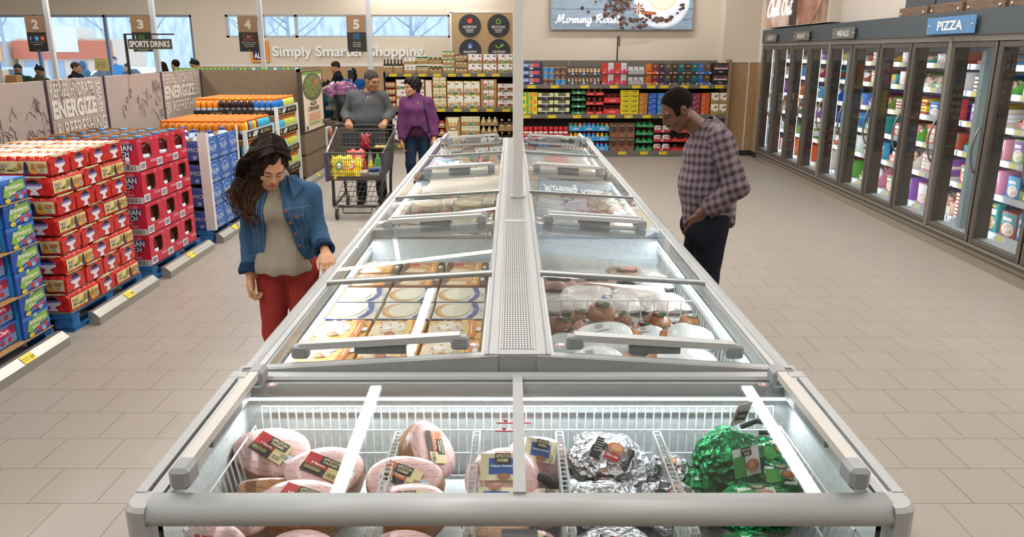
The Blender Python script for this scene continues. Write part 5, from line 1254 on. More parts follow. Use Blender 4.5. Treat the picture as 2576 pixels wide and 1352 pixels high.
K(-1.031, -0.641, z, .185, 1, 3, cr2, 'kraft carton of four cream boxes on the bottom left shelf', 'cream box cartons')
T(-0.633, -0.276, z, .185, 3, .07, [jar(.042, .16, '#d8bd82', '#f2efe8', '#e9d9b0', .5, .2, 'sauce_bottle')], 'pale dressing bottle with white cap', 'pale dressing bottles', cat='bottle', iname='sauce_bottle')
T(-0.268, 0.024, z, .26, 2, .10, [jar(.045, .23, '#2a1a14', '#e9e6df', '#e6ddc8', .5, .16, 'dark_syrup_bottle')], 'dark syrup bottle with white cap beside the post', 'dark syrup bottles', cat='bottle', per=2, iname='syrup_bottle')
# ------------------------------------------------------------------ upright freezer cases along the right wall
# built in a local frame: x' runs along the wall away from the camera, y' into the case
M_CF = mat('#8f8880', .4, .35); M_CFD = mat('#5f5850', .45, .2); M_KICK = mat('#9a8e7e', .45, .2); M_HEAD = mat('#4b5257', .6); M_CASEIN = mat('#aeb6b8', .5)
M_DOORG = glass('case_door_glass', (.97, .98, .98, 1), 1.5); M_CLED = mat('#eaf2ff', .5, 0, 20.0)
DY = [14.55 - .8175*k for k in range(12)]          # door edges, far to near
CROT = math.pi/2 - math.atan(CK)*1.0               # local +x (along the wall) to world
def cw(y): return CX0 + CK*y
def case_root(name, lab, cat, y, group=None):      # root on the case front at world y; local x runs towards the camera, local y into the case
 t = thing(name, lab, cat, (cw(y), y, 0), -math.pi/2 - math.atan(CK), group); return t
SHZ = [.30, .66, .98, 1.28, 1.58, 1.84]
def fcase(k0, k1, lab):
 L = DY[k0]-DY[k1]; t = case_root('upright_freezer', lab, 'freezer', DY[k0], 'upright freezer cases')
 n = k1-k0
 b = MB(); b.box(0, L, .03, .88, 0, .17, M_KICK); b.box(0, L, .0, .05, .17, .20, M_CF); b.box(0, L, .014, .05, .135, .16, M_CFD); b.box(0, L, .02, .05, .09, .10, M_CFD); b.build('kick_plate', t)
 b = MB(); b.box(0, L, .80, .88, .17, 2.12, M_CASEIN); b.box(0, L, .06, .80, .17, .25, M_CASEIN); b.box(0, L, .02, .88, 2.08, 2.14, M_CASEIN); b.build('case_shell', t)
 if k0 == 0: MB().box(-.015, .015, .03, .88, .17, 2.1, M_CASEIN).build('side_wall', t)
 b = MB(); b.box(0, L, -.01, .03, 2.055, 2.11, M_CF); b.box(-.025, .025, -.022, .03, .19, 2.09, M_CF, .01); b.build('case_frame', t)
 MB().box(0, L, -.035, .25, 2.11, 2.335, M_HEAD).box(0, L, -.037, -.035, 2.11, 2.116, M_CFD).build('header_panel', t)
 for z in SHZ:
  b = MB(); b.box(.02, L-.02, .24, .78, z-.03, z-.015, mat('#c6ccce', .4)); b.box(.02, L-.02, .205, .24, z-.055, z-.0, mat('#b9bfc2', .35)); b.build('shelf_board', t)
 b = MB()
 for q in range(n):
  x = .8175*q
  for (a, w_) in ((.10, .10), (.42, .09), (.66, .10)):
   for i, z in enumerate(SHZ):
    if (q*7+i*3+int(a*100)) % 5 == 0: continue
    b.add([(x+a, .203, z-.05), (x+a+w_, .203, z-.05), (x+a+w_, .203, z-.004), (x+a, .203, z-.004)], [(0, 1, 2, 3)], mat('#efe27e', .5))
    b.add([(x+a+w_, .203, z-.05), (x+a+w_+.05, .203, z-.05), (x+a+w_+.05, .203, z-.004), (x+a+w_, .203, z-.004)], [(0, 1, 2, 3)], mat('#dfe1e4', .5))
 b.build('price_strip', t)['kind'] = 'stuff'
 b = MB(); b.box(.35, .42, .12, .2, .25, 2.06, mat('#8fa3a8', .4)); b.build('inner_post', t)
 for q in range(n+1):
  x = min(max(.8175*q, .012), L-.012)
  if q == n and k1 < 11: continue
  mu = MB().box(x-.025, x+.025, .05, .165, .25, 2.06, mat('#3d372f', .45)).build('door_mullion', t)
  MB().box(x-.008, x+.008, .165, .172, .27, 2.04, M_CLED).build('strip_lamp', mu)
 for q in range(n):
  x = .8175*q
  b = MB()
  d = b; x0, x1 = x+.022, x+.8175-.022
  for (a, c_) in ((x0, x0+.05), (x1-.05, x1)): d.box(a, c_, -.005, .04, .205, 2.05, M_CFD, .006)
  d.box(x0+.05, x1-.05, -.005, .04, .205, .255, M_CFD, .006); d.box(x0+.05, x1-.05, -.005, .04, 1.995, 2.05, M_CFD, .006)
  for (a, c_) in ((x0-.001, x0+.008), (x1-.008, x1+.001)): d.box(a, c_, -.008, .0, .205, 2.05, M_CF)
  door = b.build('glass_door', t)
  MB().add([(x0+.05, .016, .255), (x1-.05, .016, .255), (x1-.05, .016, 1.995), (x0+.05, .016, 1.995)], [(0, 1, 2, 3)], M_DOORG).build('glass_pane', door)
  P = []
  for i in range(13):
   a = i/12; P.append((x1-.03, -.02-.055*math.sin(a*math.pi)**.7, .86+.42*a))
  MB().tube(P, .011, mat('#8b8781', .3, .6), 8).build('door_handle', door)
 return t
fcase(0, 4, 'farthest upright freezer case with four glass doors, desserts and breakfast')
fcase(4, 8, 'middle upright freezer case with four glass doors under the pizza sign')
fcase(8, 11, 'nearest upright freezer case at the right edge of the picture')
# header signs
def hsign(y, w, txt, col, tcol, h, lab):
 t = case_root('header_sign', lab, 'sign', y, 'freezer header signs')
 MB().box(0, w, -.075, -.067, 2.125, 2.125+h, col, .002).art((0, -.0765, 2.125), (1, 0, 0), (0, 0, 1), w, h, [('t', txt, .24, .22, .76, .76, tcol, .03)], .001).build('sign_plate', t)
 b = MB()
 for x in (.05*w+.01, w-.05*w-.01): b.lathe([(.011, -.08), (.011, -.035)], (x, 0, 2.125+h/2), mat('#d5d2cc', .3, .5), 10, 'y')
 b.build('standoff_bolt', t)
hsign(14.2, .62, 'DESSERTS', mat('#6a665f', .4), '#d8d4cc', .13, 'small dark header sign reading DESSERTS')
hsign(12.68, .70, 'BREAKFAST', mat('#6a665f', .4), '#e4e0d8', .135, 'small dark header sign reading BREAKFAST')
hsign(11.05, .75, 'MEALS', mat('#6f6f6a', .35), '#efebe2', .14, 'dark header sign reading MEALS')
hsign(8.42, .92, 'PIZZA', noisy('blue_sign', '#4f7fae', '#5f8fbd', 30, .4), '#f2efe8', .165, 'blue header sign reading PIZZA')
# boxes and bags behind the doors
pal = ['#d9662f', '#5fae3c', '#2f8f8a', '#2b57b0', '#e9d9c4', '#c43a4a', '#8a5aa8', '#e6b53a', '#3f78b8', '#d98aa0', '#7f9a44', '#efe6dc', '#a8442f', '#3f9bc4', '#f0f0ec']
cnm = ['orange', 'green', 'teal', 'blue', 'cream', 'red', 'purple', 'yellow', 'steel blue', 'pink', 'olive', 'off white', 'rust', 'sky blue', 'white']
food = noisy('frozen_food_print', '#a8744a', '#ecdcbc', 26, .35, 0, 4); clearb = noisy('frosted_bag', '#d9d4cd', '#f6f5f2', 18, .25, .4, 4); meatb = noisy('frozen_meat_print', '#8a5242', '#e0c4ae', 30, .3, .3, 4)
rg = random.Random(11)
tiers = ['bottom', 'second', 'third', 'fourth', 'fifth', 'top']
def caseprod(w, h, d, ci, style, v):
 k = ('frozen_carton', w, h, d, ci, style, v)
 def f():
  b = MB(); c = mat(pal[ci], .35); c2 = pal[(ci+5) % len(pal)]
  if style == 0:      # box
   b.box(-w/2, w/2, 0, d, 0, h, c, .004)
   b.art((-w/2, 0, 0), UX, UZ, w, h, [('r', .06, .5, .94, .94, c2), ('e', .5, .34, .38, .27, '#efe9df'), ('e', .5, .34, .31, .21, food), ('r', .14, .66, .7, .8, '#f4f1ea')], .001)
  elif style == 1:    # open display carton with bags
   b.prism([(0, 0), (d, 0), (d, h*.95), (d*.35, h*.95), (.002, h*.4)], (-w/2, 0, 0), (0, 1, 0), (0, 0, 1), (.006, 0, 0), c); b.prism([(0, 0), (d, 0), (d, h*.95), (d*.35, h*.95), (.002, h*.4)], (w/2-.006, 0, 0), (0, 1, 0), (0, 0, 1), (.006, 0, 0), c)
   b.box(-w/2, w/2, 0, .006, 0, h*.4, c); b.box(-w/2, w/2, 0, d, 0, .005, c); b.box(-w/2, w/2, d-.006, d, 0, h, c)
   b.art((-w/2, 0, 0), UX, UZ, w, h*.4, [('r', .3, .25, .7, .7, '#efece6')], .001)
   r = random.Random(ci+v*7)
   for q in range(3):
    b.ell((0, .05+.07*q, h*.45), (w*.45, .045, h*.46), (clearb, meatb, food)[(ci+q) % 3], 14, 10, None, lambda dd: 1+.07*math.sin(9*dd.x+v)+.06*math.sin(11*dd.z+q))
  elif style == 2:    # stand-up bag
   b.prism([(-w/2, 0), (w/2, 0), (w/2*.93, h*.85), (w/2, h), (-w/2, h), (-w/2*.93, h*.85)], (0, .01, 0), UX, UZ, (0, .07, 0), c)
   b.art((-w/2, .01, 0), UX, UZ, w, h, [('e', .5, .32, .36, .22, food), ('r', .15, .6, .85, .8, '#f2f2ee'), ('r', .2, .86, .8, .94, c2)], .002)
  else:               # stacked flat boxes
   n = max(3, int(h/.035))
   for q in range(n): b.box(-w/2, w/2, .004*(q % 2), d, q*h/n, (q+.94)*h/n, (c if q % 3 else mat(c2, .4)), .002); b.art((-w/2, 0, q*h/n), UX, UZ, w, h/n*.9, [('r', .05, .2, .35, .8, '#e8e2d6'), ('r', .45, .3, .9, .6, '#efe9de')], .0052)
  return b
 return proto(k, f)
first = ('orange and white', )
for q in range(11):
 for i, z in enumerate(SHZ):
  hmax = (SHZ[i+1] if i < 5 else 2.04) - z - .06
  x = .05
  n = 0
  while x < .76:
   w = rg.choice([.17, .19, .21, .24]);
   if x + w > .79: break
   h = round(hmax*rg.uniform(.62, .95), 2); ci = rg.randrange(len(pal)); style = rg.choice([0, 0, 1, 1, 2, 3]); v = rg.randrange(3)
   o = solo('frozen_carton', caseprod(w, h, .34, ci, style, v), '%s frozen %s, %s shelf, %s from left, %s door from back' % (cnm[ci], ('box', 'display carton', 'bag', 'box stack')[style], tiers[i], nth(n), nth(q)), 'frozen food', (0, 0, 0), 0, 'frozen food behind the glass doors')
   yw = DY[q]-(x+w/2); cs, sn = math.cos(-math.pi/2-math.atan(CK)), math.sin(-math.pi/2-math.atan(CK))
   lx, ly = x+w/2, .25
   o.location = (cw(DY[q])+lx*cs-ly*sn, DY[q]+lx*sn+ly*cs, z-.0145); o.rotation_euler = (0, 0, -math.pi/2-math.atan(CK))
   x += w+.012; n += 1
# ------------------------------------------------------------------ drinks on pallets along the left aisle
M_PALB = noisy('blue_pallet_paint', '#1d5a96', '#2f73b0', 18, .6, .2); M_CARD = noisy('cardboard', '#a9824f', '#b98f5c', 30, .8, .05); M_BUMP = mat('#a8a49b', .35, .6); M_SLAB = mat('#8f7c66', .8)
PXF = -3.16
YV = (0, 1, 0)
def pallet(y0, y1, lab):
 t = thing('blue_pallet', lab, 'pallet', (PXF, y0, 0), 0, 'blue pallets under the drinks')
 L = y1-y0; D = .64 if y0 < 5 else .78
 for k in range(5): MB().box(-D+k*D/5+.01, -D+(k+1)*D/5-.01, 0, L, .118, .138, M_PALB).build('deck_board', t)
 for yy in (0, L/2-.05, L-.10):
  MB().box(-D, -.0, yy, yy+.10, .095, .118, M_PALB).build('stringer', t)
  for xx in (-D, -D/2-.07, -.14): MB().box(xx, xx+.14, yy, yy+.10, .02, .095, M_PALB, .008).build('block', t)
 for xx in (-D, -D/2-.05, -.10): MB().box(xx, xx+.10, 0, L, 0, .02, M_PALB).build('bottom_board', t)
 return t
def bumper(y0, y1, lab, ty):
 t = thing('pallet_bumper', lab, 'bumper', (PXF+.03, y0, 0), 0, 'steel bumpers in front of the pallets')
 MB().prism([(0, 0), (.082, 0), (.082, .060), (.035, .102), (0, .102)], (0, 0, 0), (1, 0, 0), (0, 0, 1), (0, y1-y0, 0), M_BUMP).build('rail', t)
 b = MB(); o = Vector((.1105, ty-y0, .008)); v = Vector((0, 0, 1)); n2 = Vector((-.047, 0, .042)).normalized()
 b.art((.0835, ty-y0, .061), YV, n2, .12, .06, [('r', 0, 0, 1, 1, M_TAGY), ('r', .08, .55, .5, .65, '#9a8a20'), ('r', .08, .3, .4, .38, '#9a8a20'), ('t', '3.99', .62, .2, .92, .6, '#4a3f12', .02)], .0015); b.build('price_tag', t)
pallet(3.75, 5.03, 'blue pallet under the boxed juice pouches, nearest the camera'); pallet(5.27, 6.36, 'blue pallet under the red shrink wrapped juice packs'); pallet(6.56, 7.66, 'blue pallet under the red fruit punch boxes'); pallet(7.95, 8.98, 'blue pallet under the blue water boxes')
bumper(3.7, 5.02, 'steel bumper in front of the boxed juice pouches', 4.52); bumper(5.42, 6.42, 'steel bumper in front of the red juice packs', 5.87); bumper(6.66, 7.72, 'steel bumper in front of the red punch boxes', 7.12); bumper(7.98, 9.05, 'steel bumper in front of the blue water boxes', 8.35); bumper(11.55, 13.1, 'steel bumper along the shelf end beside the aisle', 12.2)
# --- boxed juice pouches
def pouchbox(name, kind):
 b = MB(); w, d, h = .285, .34, .145; c = mat('#1c4fa8', .4)
 b.box(-d, 0, 0, w, 0, h, c, .003)
 if kind == 0:
  e = [('r', 0, .82, 1, 1, '#3a74c4'), ('p', [(.12, .3), (.2, .7), (.55, .86), (.9, .92), (.95, .5), (.6, .42), (.3, .2)], '#8ab648'), ('p', [(.4, .84), (.46, 1), (.54, .98), (.52, .86)], '#c9dc7a'), ('t', 'Strawberry', .2, .5, .86, .78, '#f2f4e6', .02, .2), ('t', 'Kiwi', .3, .32, .58, .5, '#f2f4e6', .02, .2),
    ('p', [(.15, .05), (.95, .3), (.98, .48), (.55, .36)], '#5a86c9'), ('e', .55, .24, .07, .14, '#c4382f'), ('e', .8, .3, .07, .13, '#c4382f'), ('e', .7, .15, .09, .1, '#9ab0c9'), ('e', .22, .12, .1, .1, '#d8c83a')]
 else:
  e = [('r', 0, .84, 1, 1, '#3a74c4'), ('p', [(.05, .42), (.05, .8), (.95, .9), (.95, .52)], '#c8194f'), ('t', 'Wild Cherry', .08, .54, .8, .8, '#fbeef2', .03, .15), ('e', .36, .9, .1, .1, '#c9dc7a'), ('e', .82, .76, .1, .14, '#8a1f3f'), ('p', [(.05, .06), (.95, .1), (.95, .52), (.05, .42)], '#7a8fc0'), ('e', .45, .28, .08, .13, '#b8232c'), ('e', .25, .16, .08, .12, '#b8232c'), ('e', .7, .3, .07, .12, '#b8232c'), ('p', [(.1, .1), (.5, .5), (.55, .48), (.16, .08)], '#3a62b4')]
 b.art((0, 0, 0), YV, UZ, w, h, e, .0008)
 b.art((-d, 0, 0), UX, UZ, d, h, [('r', .62, .08, .84, .96, '#e6e8ea'), ('r', .86, .0, .94, 1, '#2f9bd6'), ('bar', .64, .6, .82, .9, '#55585c', 6)] + [('r', .64, .12+.07*k, .82, .14+.07*k, '#8a8d92') for k in range(6)], .0008)
 b.art((-d, 0, h), UX, YV, d, w, [('r', .04, .04, .96, .96, '#4a7fc8'), ('e', .5, .5, .3, .25, '#b6c9b0')], .0008)
 return b.mesh(name)
PBM = [pouchbox('juice_pouch_box', 0), pouchbox('juice_pouch_box', 1)]
z = .139
for j in range(7):
 if j in (0, 2, 4, 6):
  solo('cardboard_sheet', MB().box(-.72, .015, 3.98-4, 5.02-4, 0, .004, M_CARD), 'cardboard sheet under the %s layer of juice pouch boxes' % row_word(j, 7), 'cardboard sheet', (PXF, 4.0, z), 0, 'cardboard sheets between juice pouch boxes'); z += .0045
 for i, (y, k, dx) in enumerate(((4.725, 0, 0), (4.435, 1, -.045), (4.145, 1, -.045))):
  for q in range(2):
   if q == 1 and j < 6: continue
   solo('juice_pouch_box', PBM[k], '%s juice pouch box, %s layer, %s column from far end%s' % (('strawberry kiwi', 'wild cherry')[k], row_word(j, 7), nth(i), ', back row' if q else ''), 'juice box', (PXF+dx-.345*q, y+rr(-.006, .006), z), rr(-.015, .015), 'juice pouch boxes')
 z += .1462
# --- red shrink wrapped packs
M_RED = mat('#c8201f', .22); M_CREAM = mat('#e6d28e', .28); M_FILM = noisy('bottle_top_film', '#c9a9a4', '#f0e2d0', 40, .2, .3, 3)
M_REDS = noisy('shrink_film_red', '#b51718', '#dd3328', 22, .18, .5, 4, dist=.01); M_CREAMS = noisy('shrink_film_cream', '#dcc67c', '#efdfa6', 22, .2, .4, 4, dist=.008)
def juicepack(name):
 b = MB(); L, W, H = .385, .255, .138; N = 49; ring = []
 K = [(-1, 0.02), (-1, .35), (-1, .68), (-.97, .86), (-.82, .97), (-.55, 1.0), (0, .975), (.55, 1.0), (.82, .97), (.97, .86), (1, .68), (1, .35), (1, .02)]
 vs = []
 for i in range(N):
  s = i/(N-1); sc = abs(math.sin(s*6*math.pi)); e = min(1, min(s, 1-s)/.03)
  for (a, h) in K:
   k = 1-.05*(1-sc)*(1 if h > .3 else .3)-.04*(1-e); hz = h*H*(1-.06*(1-sc)*(1 if h > .6 else 0)-.06*(1-e))
   vs.append((L*(s-.5), a*W/2*k, hz))
 n = len(K); fr, fc, ft = [], [], []
 for i in range(N-1):
  for j in range(n-1):
   q = (i*n+j, (i+1)*n+j, (i+1)*n+j+1, i*n+j+1); s = (i+.5)/(N-1)
   if j in (5, 6): ft.append(q)
   elif .07 < s < .93 and j in (1, 10, 0, 11) and True: (fc if (j in (1, 10)) else fr).append(q)
   else: (fr if (j in (2, 3, 8, 9) or j in (0, 11)) else fc if .07 < s < .93 else fr).append(q)
 # cream reaches up to the shoulder
 b.add(vs, fr, M_REDS, True); base = b.v;
 b.f += [list(q) for q in fc]; b.mi += [b.mid(M_CREAMS)]*len(fc); b.sm += [True]*len(fc)
 b.f += [list(q) for q in ft]; b.mi += [b.mid(M_FILM)]*len(ft); b.sm += [True]*len(ft)
 b.f += [list(range(n))[::-1], [(N-1)*n+j for j in range(n)]]; b.mi += [b.mid(M_REDS)]*2; b.sm += [False]*2
 lab = [('r', .03, .12, .97, .74, M_CREAMS), ('t', 'Welch\'s', .06, .46, .26, .62, '#3c3f74', .02, .2), ('r', .07, .42, .26, .44, '#3c3f74'), ('t', '100%', .08, .26, .22, .38, '#3a342a', .02), ('r', .08, .18, .22, .2, '#5a5040'), ('r', .25, .24, .38, .32, '#4a4a3a'), ('e', .40, .34, .04, .1, '#8aa83c'), ('e', .50, .2, .06, .08, '#e9dfae'),
   ('p', [(.44, .3), (.45, .56), (.47, .66), (.50, .66), (.52, .56), (.53, .3)], '#a9783a'), ('p', [(.55, .18), (.56, .58), (.58, .7), (.61, .7), (.63, .58), (.64, .18)], '#2c2434'), ('e', .6, .2, .06, .12, '#4a3a5e'), ('p', [(.68, .3), (.69, .54), (.71, .64), (.74, .64), (.76, .54), (.77, .3)], '#b5803a'), ('e', .74, .2, .07, .1, '#e59a2c'), ('e', .69, .26, .05, .08, '#e0a23a'),
   ('r', .80, .42, .94, .6, '#b97a4a'), ('r', .82, .18, .94, .36, '#e8e2cc'), ('bar', .83, .2, .93, .34, '#3a342c', 7)]
 b.art((-L/2, -W/2-.002, 0), UX, UZ, L, H, lab, .0006); b.art((L/2, W/2+.002, 0), (-1, 0, 0), UZ, L, H, lab, .0006)
 end = [('p', [(.36, .05), (.64, .05), (.56, .28), (.74, .42), (.74, .58), (.62, .78), (.5, .86), (.38, .78), (.26, .58), (.26, .42), (.44, .28)], '#e3dfe2'), ('p', [(.26, .52), (.74, .52), (.70, .66), (.30, .66)], '#7b62a8'), ('p', [(.30, .64), (.70, .64), (.62, .78), (.5, .87), (.38, .78)], '#1c161c'), ('r', .1, .93, .9, 1, M_CREAMS)]
 b.art((L/2+.001, -W/2, 0), YV, UZ, W, H, end, .0008); b.art((-L/2-.001, W/2, 0), (0, -1, 0), UZ, W, H, end, .0008)
 return b.mesh(name)
JP = juicepack('juice_pack')
z = .139
solo('cardboard_sheet', MB().box(-.85, .0, 0, 1.08, 0, .012, M_SLAB), 'grey brown board under the red juice packs', 'board', (PXF, 5.27, z)); z += .0125
for j in range(8):
 A = (j % 2 == 1)
 dx = rr(-.008, .008)
 if A:      # packs lying across the aisle: short ends to the aisle
  for i in range(4):
   for q in range(2):
    if q == 1 and i > 0 and j < 7: continue
    solo('juice_pack', JP, 'red juice pack, oval end to aisle, %s layer, %s from near corner%s' % (row_word(j, 8), nth(i), ', back' if q else ''), 'juice pack', (PXF-.195-.39*q+dx+rr(-.006, .006), 5.40+.258*i, z), rr(-.03, .03), 'red juice packs')
 else:
  for i, (y, r) in enumerate(((5.465, math.pi/2), (5.79, 0), (6.11, math.pi/2))):
   for q in range(2 if i != 1 else 1):
    if q == 1 and i > 0: continue
    x = PXF-.13-.26*q if r else PXF-.195
    solo('juice_pack', JP, 'red juice pack, %s, %s layer, %s from near corner%s' % ('cream label to aisle' if r else 'oval window to aisle', row_word(j, 8), nth(i), ', back' if q else ''), 'juice pack', (x+dx+rr(-.006, .006), y, z), r+rr(-.03, .03), 'red juice packs')
 z += .1405
# --- red punch boxes with bottles
M_HP = mat('#c4213f', .4)
def punchbox(name):
 b = MB(); w, d, h = .335, .46, .274; t = .004
 b.box(-d, 0, 0, w, 0, t, M_CARD); b.box(-d, -d+t, 0, w, 0, h, M_HP); b.box(-d+t, -t, 0, t, 0, h, M_HP); b.box(-d+t, -t, w-t, w, 0, h, M_HP)
 wy0, wy1, wz0, wz1 = .085, .255, .10, .235     # window opening in the aisle face
 for (a, c, e, f) in ((0, wy0, 0, h), (wy1, w, 0, h), (wy0, wy1, 0, wz0), (wy0, wy1, wz1, h)): b.box(-t, 0, a, c, e, f, M_HP)
 for (cy, cz) in ((wy0, wz0), (wy1, wz0), (wy0, wz1), (wy1, wz1)):
  sy = 1 if cy == wy0 else -1; sz = 1 if cz == wz0 else -1
  b.prism([(0, 0), (sy*.022, 0), (sy*.007, sz*.007), (0, sz*.022)], (-t, cy, cz), YV, UZ, (t, 0, 0), M_HP)
 b.box(-d/2-.002, -d/2+.002, t, w-t, 0, h*.97, M_CARD); b.box(-d+t, -d/2, w/2-.002, w/2+.002, 0, h*.97, M_CARD)
 b.box(-d+t, -t, t, t*1.6, 0, h, M_CARD); b.box(-d+t, -t, w-t*1.6, w-t, 0, h, M_CARD); b.box(-d+t, -d+t*1.6, t, w-t, 0, h, M_CARD)
 b.art((0, 0, 0), YV, UZ, w, h, [('r', .02, .03, .36, .27, '#ece8e8'), ('bar', .06, .07, .32, .23, '#2d3a6a', 9), ('t', '4-1 GAL', .05, .9, .24, .96, '#eebcc4', .01), ('t', 'PLASTIC', .7, .9, .9, .96, '#eebcc4', .01), ('t', 'Fruit Punch', .6, .2, .95, .3, '#efd3d6', .01, .3)], .0008)
 b.art((-d, 0, 0), UX, UZ, d, h, [('r', .42, 0, 1, .2, '#d8d3cf'), ('r', .46, .04, .93, .17, '#4a4650'), ('r', .475, .055, .915, .155, '#d8d3cf'), ('bar', .49, .06, .90, .15, '#3a3640', 16),
  ('p', [(.26, .62), (.93, .68), (.93, .86), (.26, .80)], '#262f6a'), ('p', [(.44, .44), (.86, .48), (.86, .68), (.44, .64)], '#262f6a'), ('t', 'HAWAIIAN', .29, .65, .91, .82, '#f0ecea', .02), ('t', 'PUNCH', .47, .47, .84, .62, '#f0ecea', .02), ('t', 'FRUIT', .55, .33, .76, .42, '#e6b9be', .02), ('t', 'JUICY RED', .50, .23, .84, .31, '#e6b9be', .02), ('t', '4-1 GAL', .7, .9, .88, .95, '#e6b9be', .01), ('t', 'PLASTIC', .7, .84, .88, .89, '#e6b9be', .01)], .0009)
 return b.mesh(name)
HPB = punchbox('punch_box')
def jugm(name, col, capc, lab):
 b = MB(); b.lathe([(.07, 0), (.078, .01), (.078, .12), (.07, .15), (.074, .18), (.05, .225), (.026, .245)], (0, 0, 0), mat(col, .12), 16)
 b.lathe([(.0785, .05), (.0785, .12)], (0, 0, 0), lab, 16); b.lathe([(.030, .245), (.030, .272), (.026, .275), (0, .275)], (0, 0, 0), mat(capc, .35), 14); return b.mesh(name)
JUG = jugm('punch_bottle', '#5a1016', '#3f8fd0', noisy('bottle_label', '#b9d8e4', '#e6f1f4', 30, .3));
z = .139
for j in range(4):
 for i in range(3):
  y = 6.565+.338*i
  for q in range(2):
   if q == 1 and j < 3 and i > 0: continue
   solo('punch_box', HPB, 'red punch box, %s layer, %s from the near corner%s' % (row_word(j, 4), nth(i), ', back row' if q else ', beside the aisle'), 'punch box', (PXF-.463*q+rr(-.004, .004), y, z), 0, 'red punch boxes')
   spots = [(-.09, .17)] if j < 3 else [(-.085, .075), (-.085, .25), (-.30, .075), (-.30, .25)]
   if q == 1 and j < 3: continue
   for s_, (bx, by) in enumerate(spots):
    if j == 3 and s_ < 2 and q == 0: bx -= .01
    solo('punch_bottle', JUG, 'dark red punch bottle, %s layer, %s box from near corner%s, %s bottle' % (row_word(j, 4), nth(i), ', back row' if q else '', nth(s_)), 'bottle', (PXF-.463*q+bx, y+by, z+.0045), 0, 'punch bottles in the red boxes')
 z += .2775
# --- blue water boxes
M_WB = mat('#3a5fa8', .45); M_WBD = mat('#33528f', .5)
def waterbox(name):
 b = MB(); w, d, h = .30, .44, .240; t = .004; x1 = 0
 b.box(-d, 0, 0, w, 0, t, M_CARD)
 b.box(-t, 0, 0, w, 0, h, M_WB); b.box(-d, -d+t, 0, w, 0, h, M_WB); b.box(-d+t, -t, 0, t, 0, h*.86, M_WBD); b.box(-d+t, -t, w-t, w, 0, h*.86, M_WBD)
 b.box(-d/2-.002, -d/2+.002, t, w-t, 0, h*.9, M_CARD); b.box(-d+t, -t, t, t*1.5, 0, h*.86, M_CARD); b.box(-t*1.5, -t, t, w-t, 0, h, M_CARD)
 lt = '#a9c4e6'; e = [('e', .5, .66, .40, .34, '#5f86c6'), ('e', .5, .64, .36, .30, '#3a5fa8'), ('e', .5, .58, .30, .24, '#7fa3d8'), ('e', .5, .56, .26, .2, '#4469b0'), ('t', 'TALON', .16, .42, .84, .62, '#2c4a86', .08), ('t', 'TALON', .16, .42, .84, .62, '#c9dcf2', .02), ('e', .5, .3, .3, .1, '#6d92cf'), ('e', .5, .27, .26, .08, '#3a5fa8')]
 for k, hh in enumerate((.10, .16, .2, .16, .10)): e.append(('e', .2+.15*k, .14, .045, hh*.6, lt))
 e.append(('e', .1, .92, .06, .06, '#9db8e0'))
 b.art((0, 0, 0), YV, UZ, w, h, e, .0007)
 b.art((-d, 0, 0), UX, UZ, d, h*.86, [('e', .5, .6, .45, .38, '#4a6aa8'), ('e', .5, .58, .41, .33, '#33528f'), ('t', 'CHAMPION', .08, .46, .92, .66, '#1c2c5a', .06), ('t', 'CHAMPION', .08, .46, .92, .66, '#b4bfd6', .02), ('e', .4, .2, .12, .1, '#6f86b4'), ('e', .7, .18, .05, .1, '#8fa4cc')], .0007)
 return b.mesh(name)
WBX = waterbox('water_box')
WB_ = jugm('water_bottle', '#b9cfe0', '#3c4fb0', mat('#7fa0d8', .4))
z = .139
for j in range(4):
 for i in range(3):
  for q in range(2):
   if q == 1 and i > 0 and j < 3: continue
   solo('water_box', WBX, 'blue water box, %s layer, %s from the near corner%s' % (row_word(j, 4), nth(i), ', back row' if q else ', beside the aisle'), 'water box', (PXF+.03-.443*q, 7.99+.303*i, z), 0, 'blue water boxes')
   if j == 3:
    for s_, (bx, by) in enumerate(((-.11, .09), (-.32, .2)) if i < 2 else ((-.12, .2),)): solo('water_bottle', WB_, 'violet capped water bottle, top blue box %s from near corner%s, %s bottle' % (nth(i), ', back row' if q else '', nth(s_)), 'bottle', (PXF+.03-.443*q+bx, 7.99+.303*i+by, z+.0045), 0, 'water bottles in the blue boxes')
 z += .2425
for y, lab in ((7.965, 'white cardboard corner post at the near corner of the blue water boxes'), (8.905, 'white cardboard corner post at the far corner of the blue water boxes')):
 b = MB(); s = 1 if y < 8.5 else -1
 b.prism([(.036, -.004), (-.06, -.004), (-.06, 0), (.032, 0), (.032, s*.05), (.036, s*.05)] if s > 0 else [(.036, .004), (.032, .004), (.032, -.05), (.036, -.05)], (0, 0, 0), (1, 0, 0), (0, 1, 0), (0, 0, 1.02), mat('#d9d6d2', .6))
 solo('corner_post', b, lab, 'corner post', (PXF+.004, y+(.015 if s > 0 else 0), .139), 0, 'white corner posts')
# --- sports drink racks
BC = {'orange': '#e08a1e', 'yellow': '#e3cf3a', 'red': '#8f1c2c', 'blue': '#1f6fc0', 'light blue': '#3fb0d6', 'dark': '#241c28', 'lime': '#c9cf5a'}
def sportm(c, capc='#ee7d1c'):
 b = MB(); body = mat(BC[c], .12)
 b.lathe([(.032, 0), (.037, .01), (.037, .045), (.033, .055), (.033, .075), (.037, .085), (.037, .135), (.031, .16), (.022, .178)], (0, 0, 0), body, 10)
 b.lathe([(.0375, .02), (.0378, .082)], (0, 0, 0), mat('#8e959c', .3) if c != 'dark' else mat('#4a444e', .3), 10)
 b.lathe([(.024, .178), (.0245, .205), (.020, .208), (0, .208)], (0, 0, 0), mat(capc, .4), 10); return b
SPM = {c: sportm(c).mesh('sports_drink_bottle') for c in BC}; SPM['dark'] = sportm('dark', '#d8a42a').mesh('sports_drink_bottle')
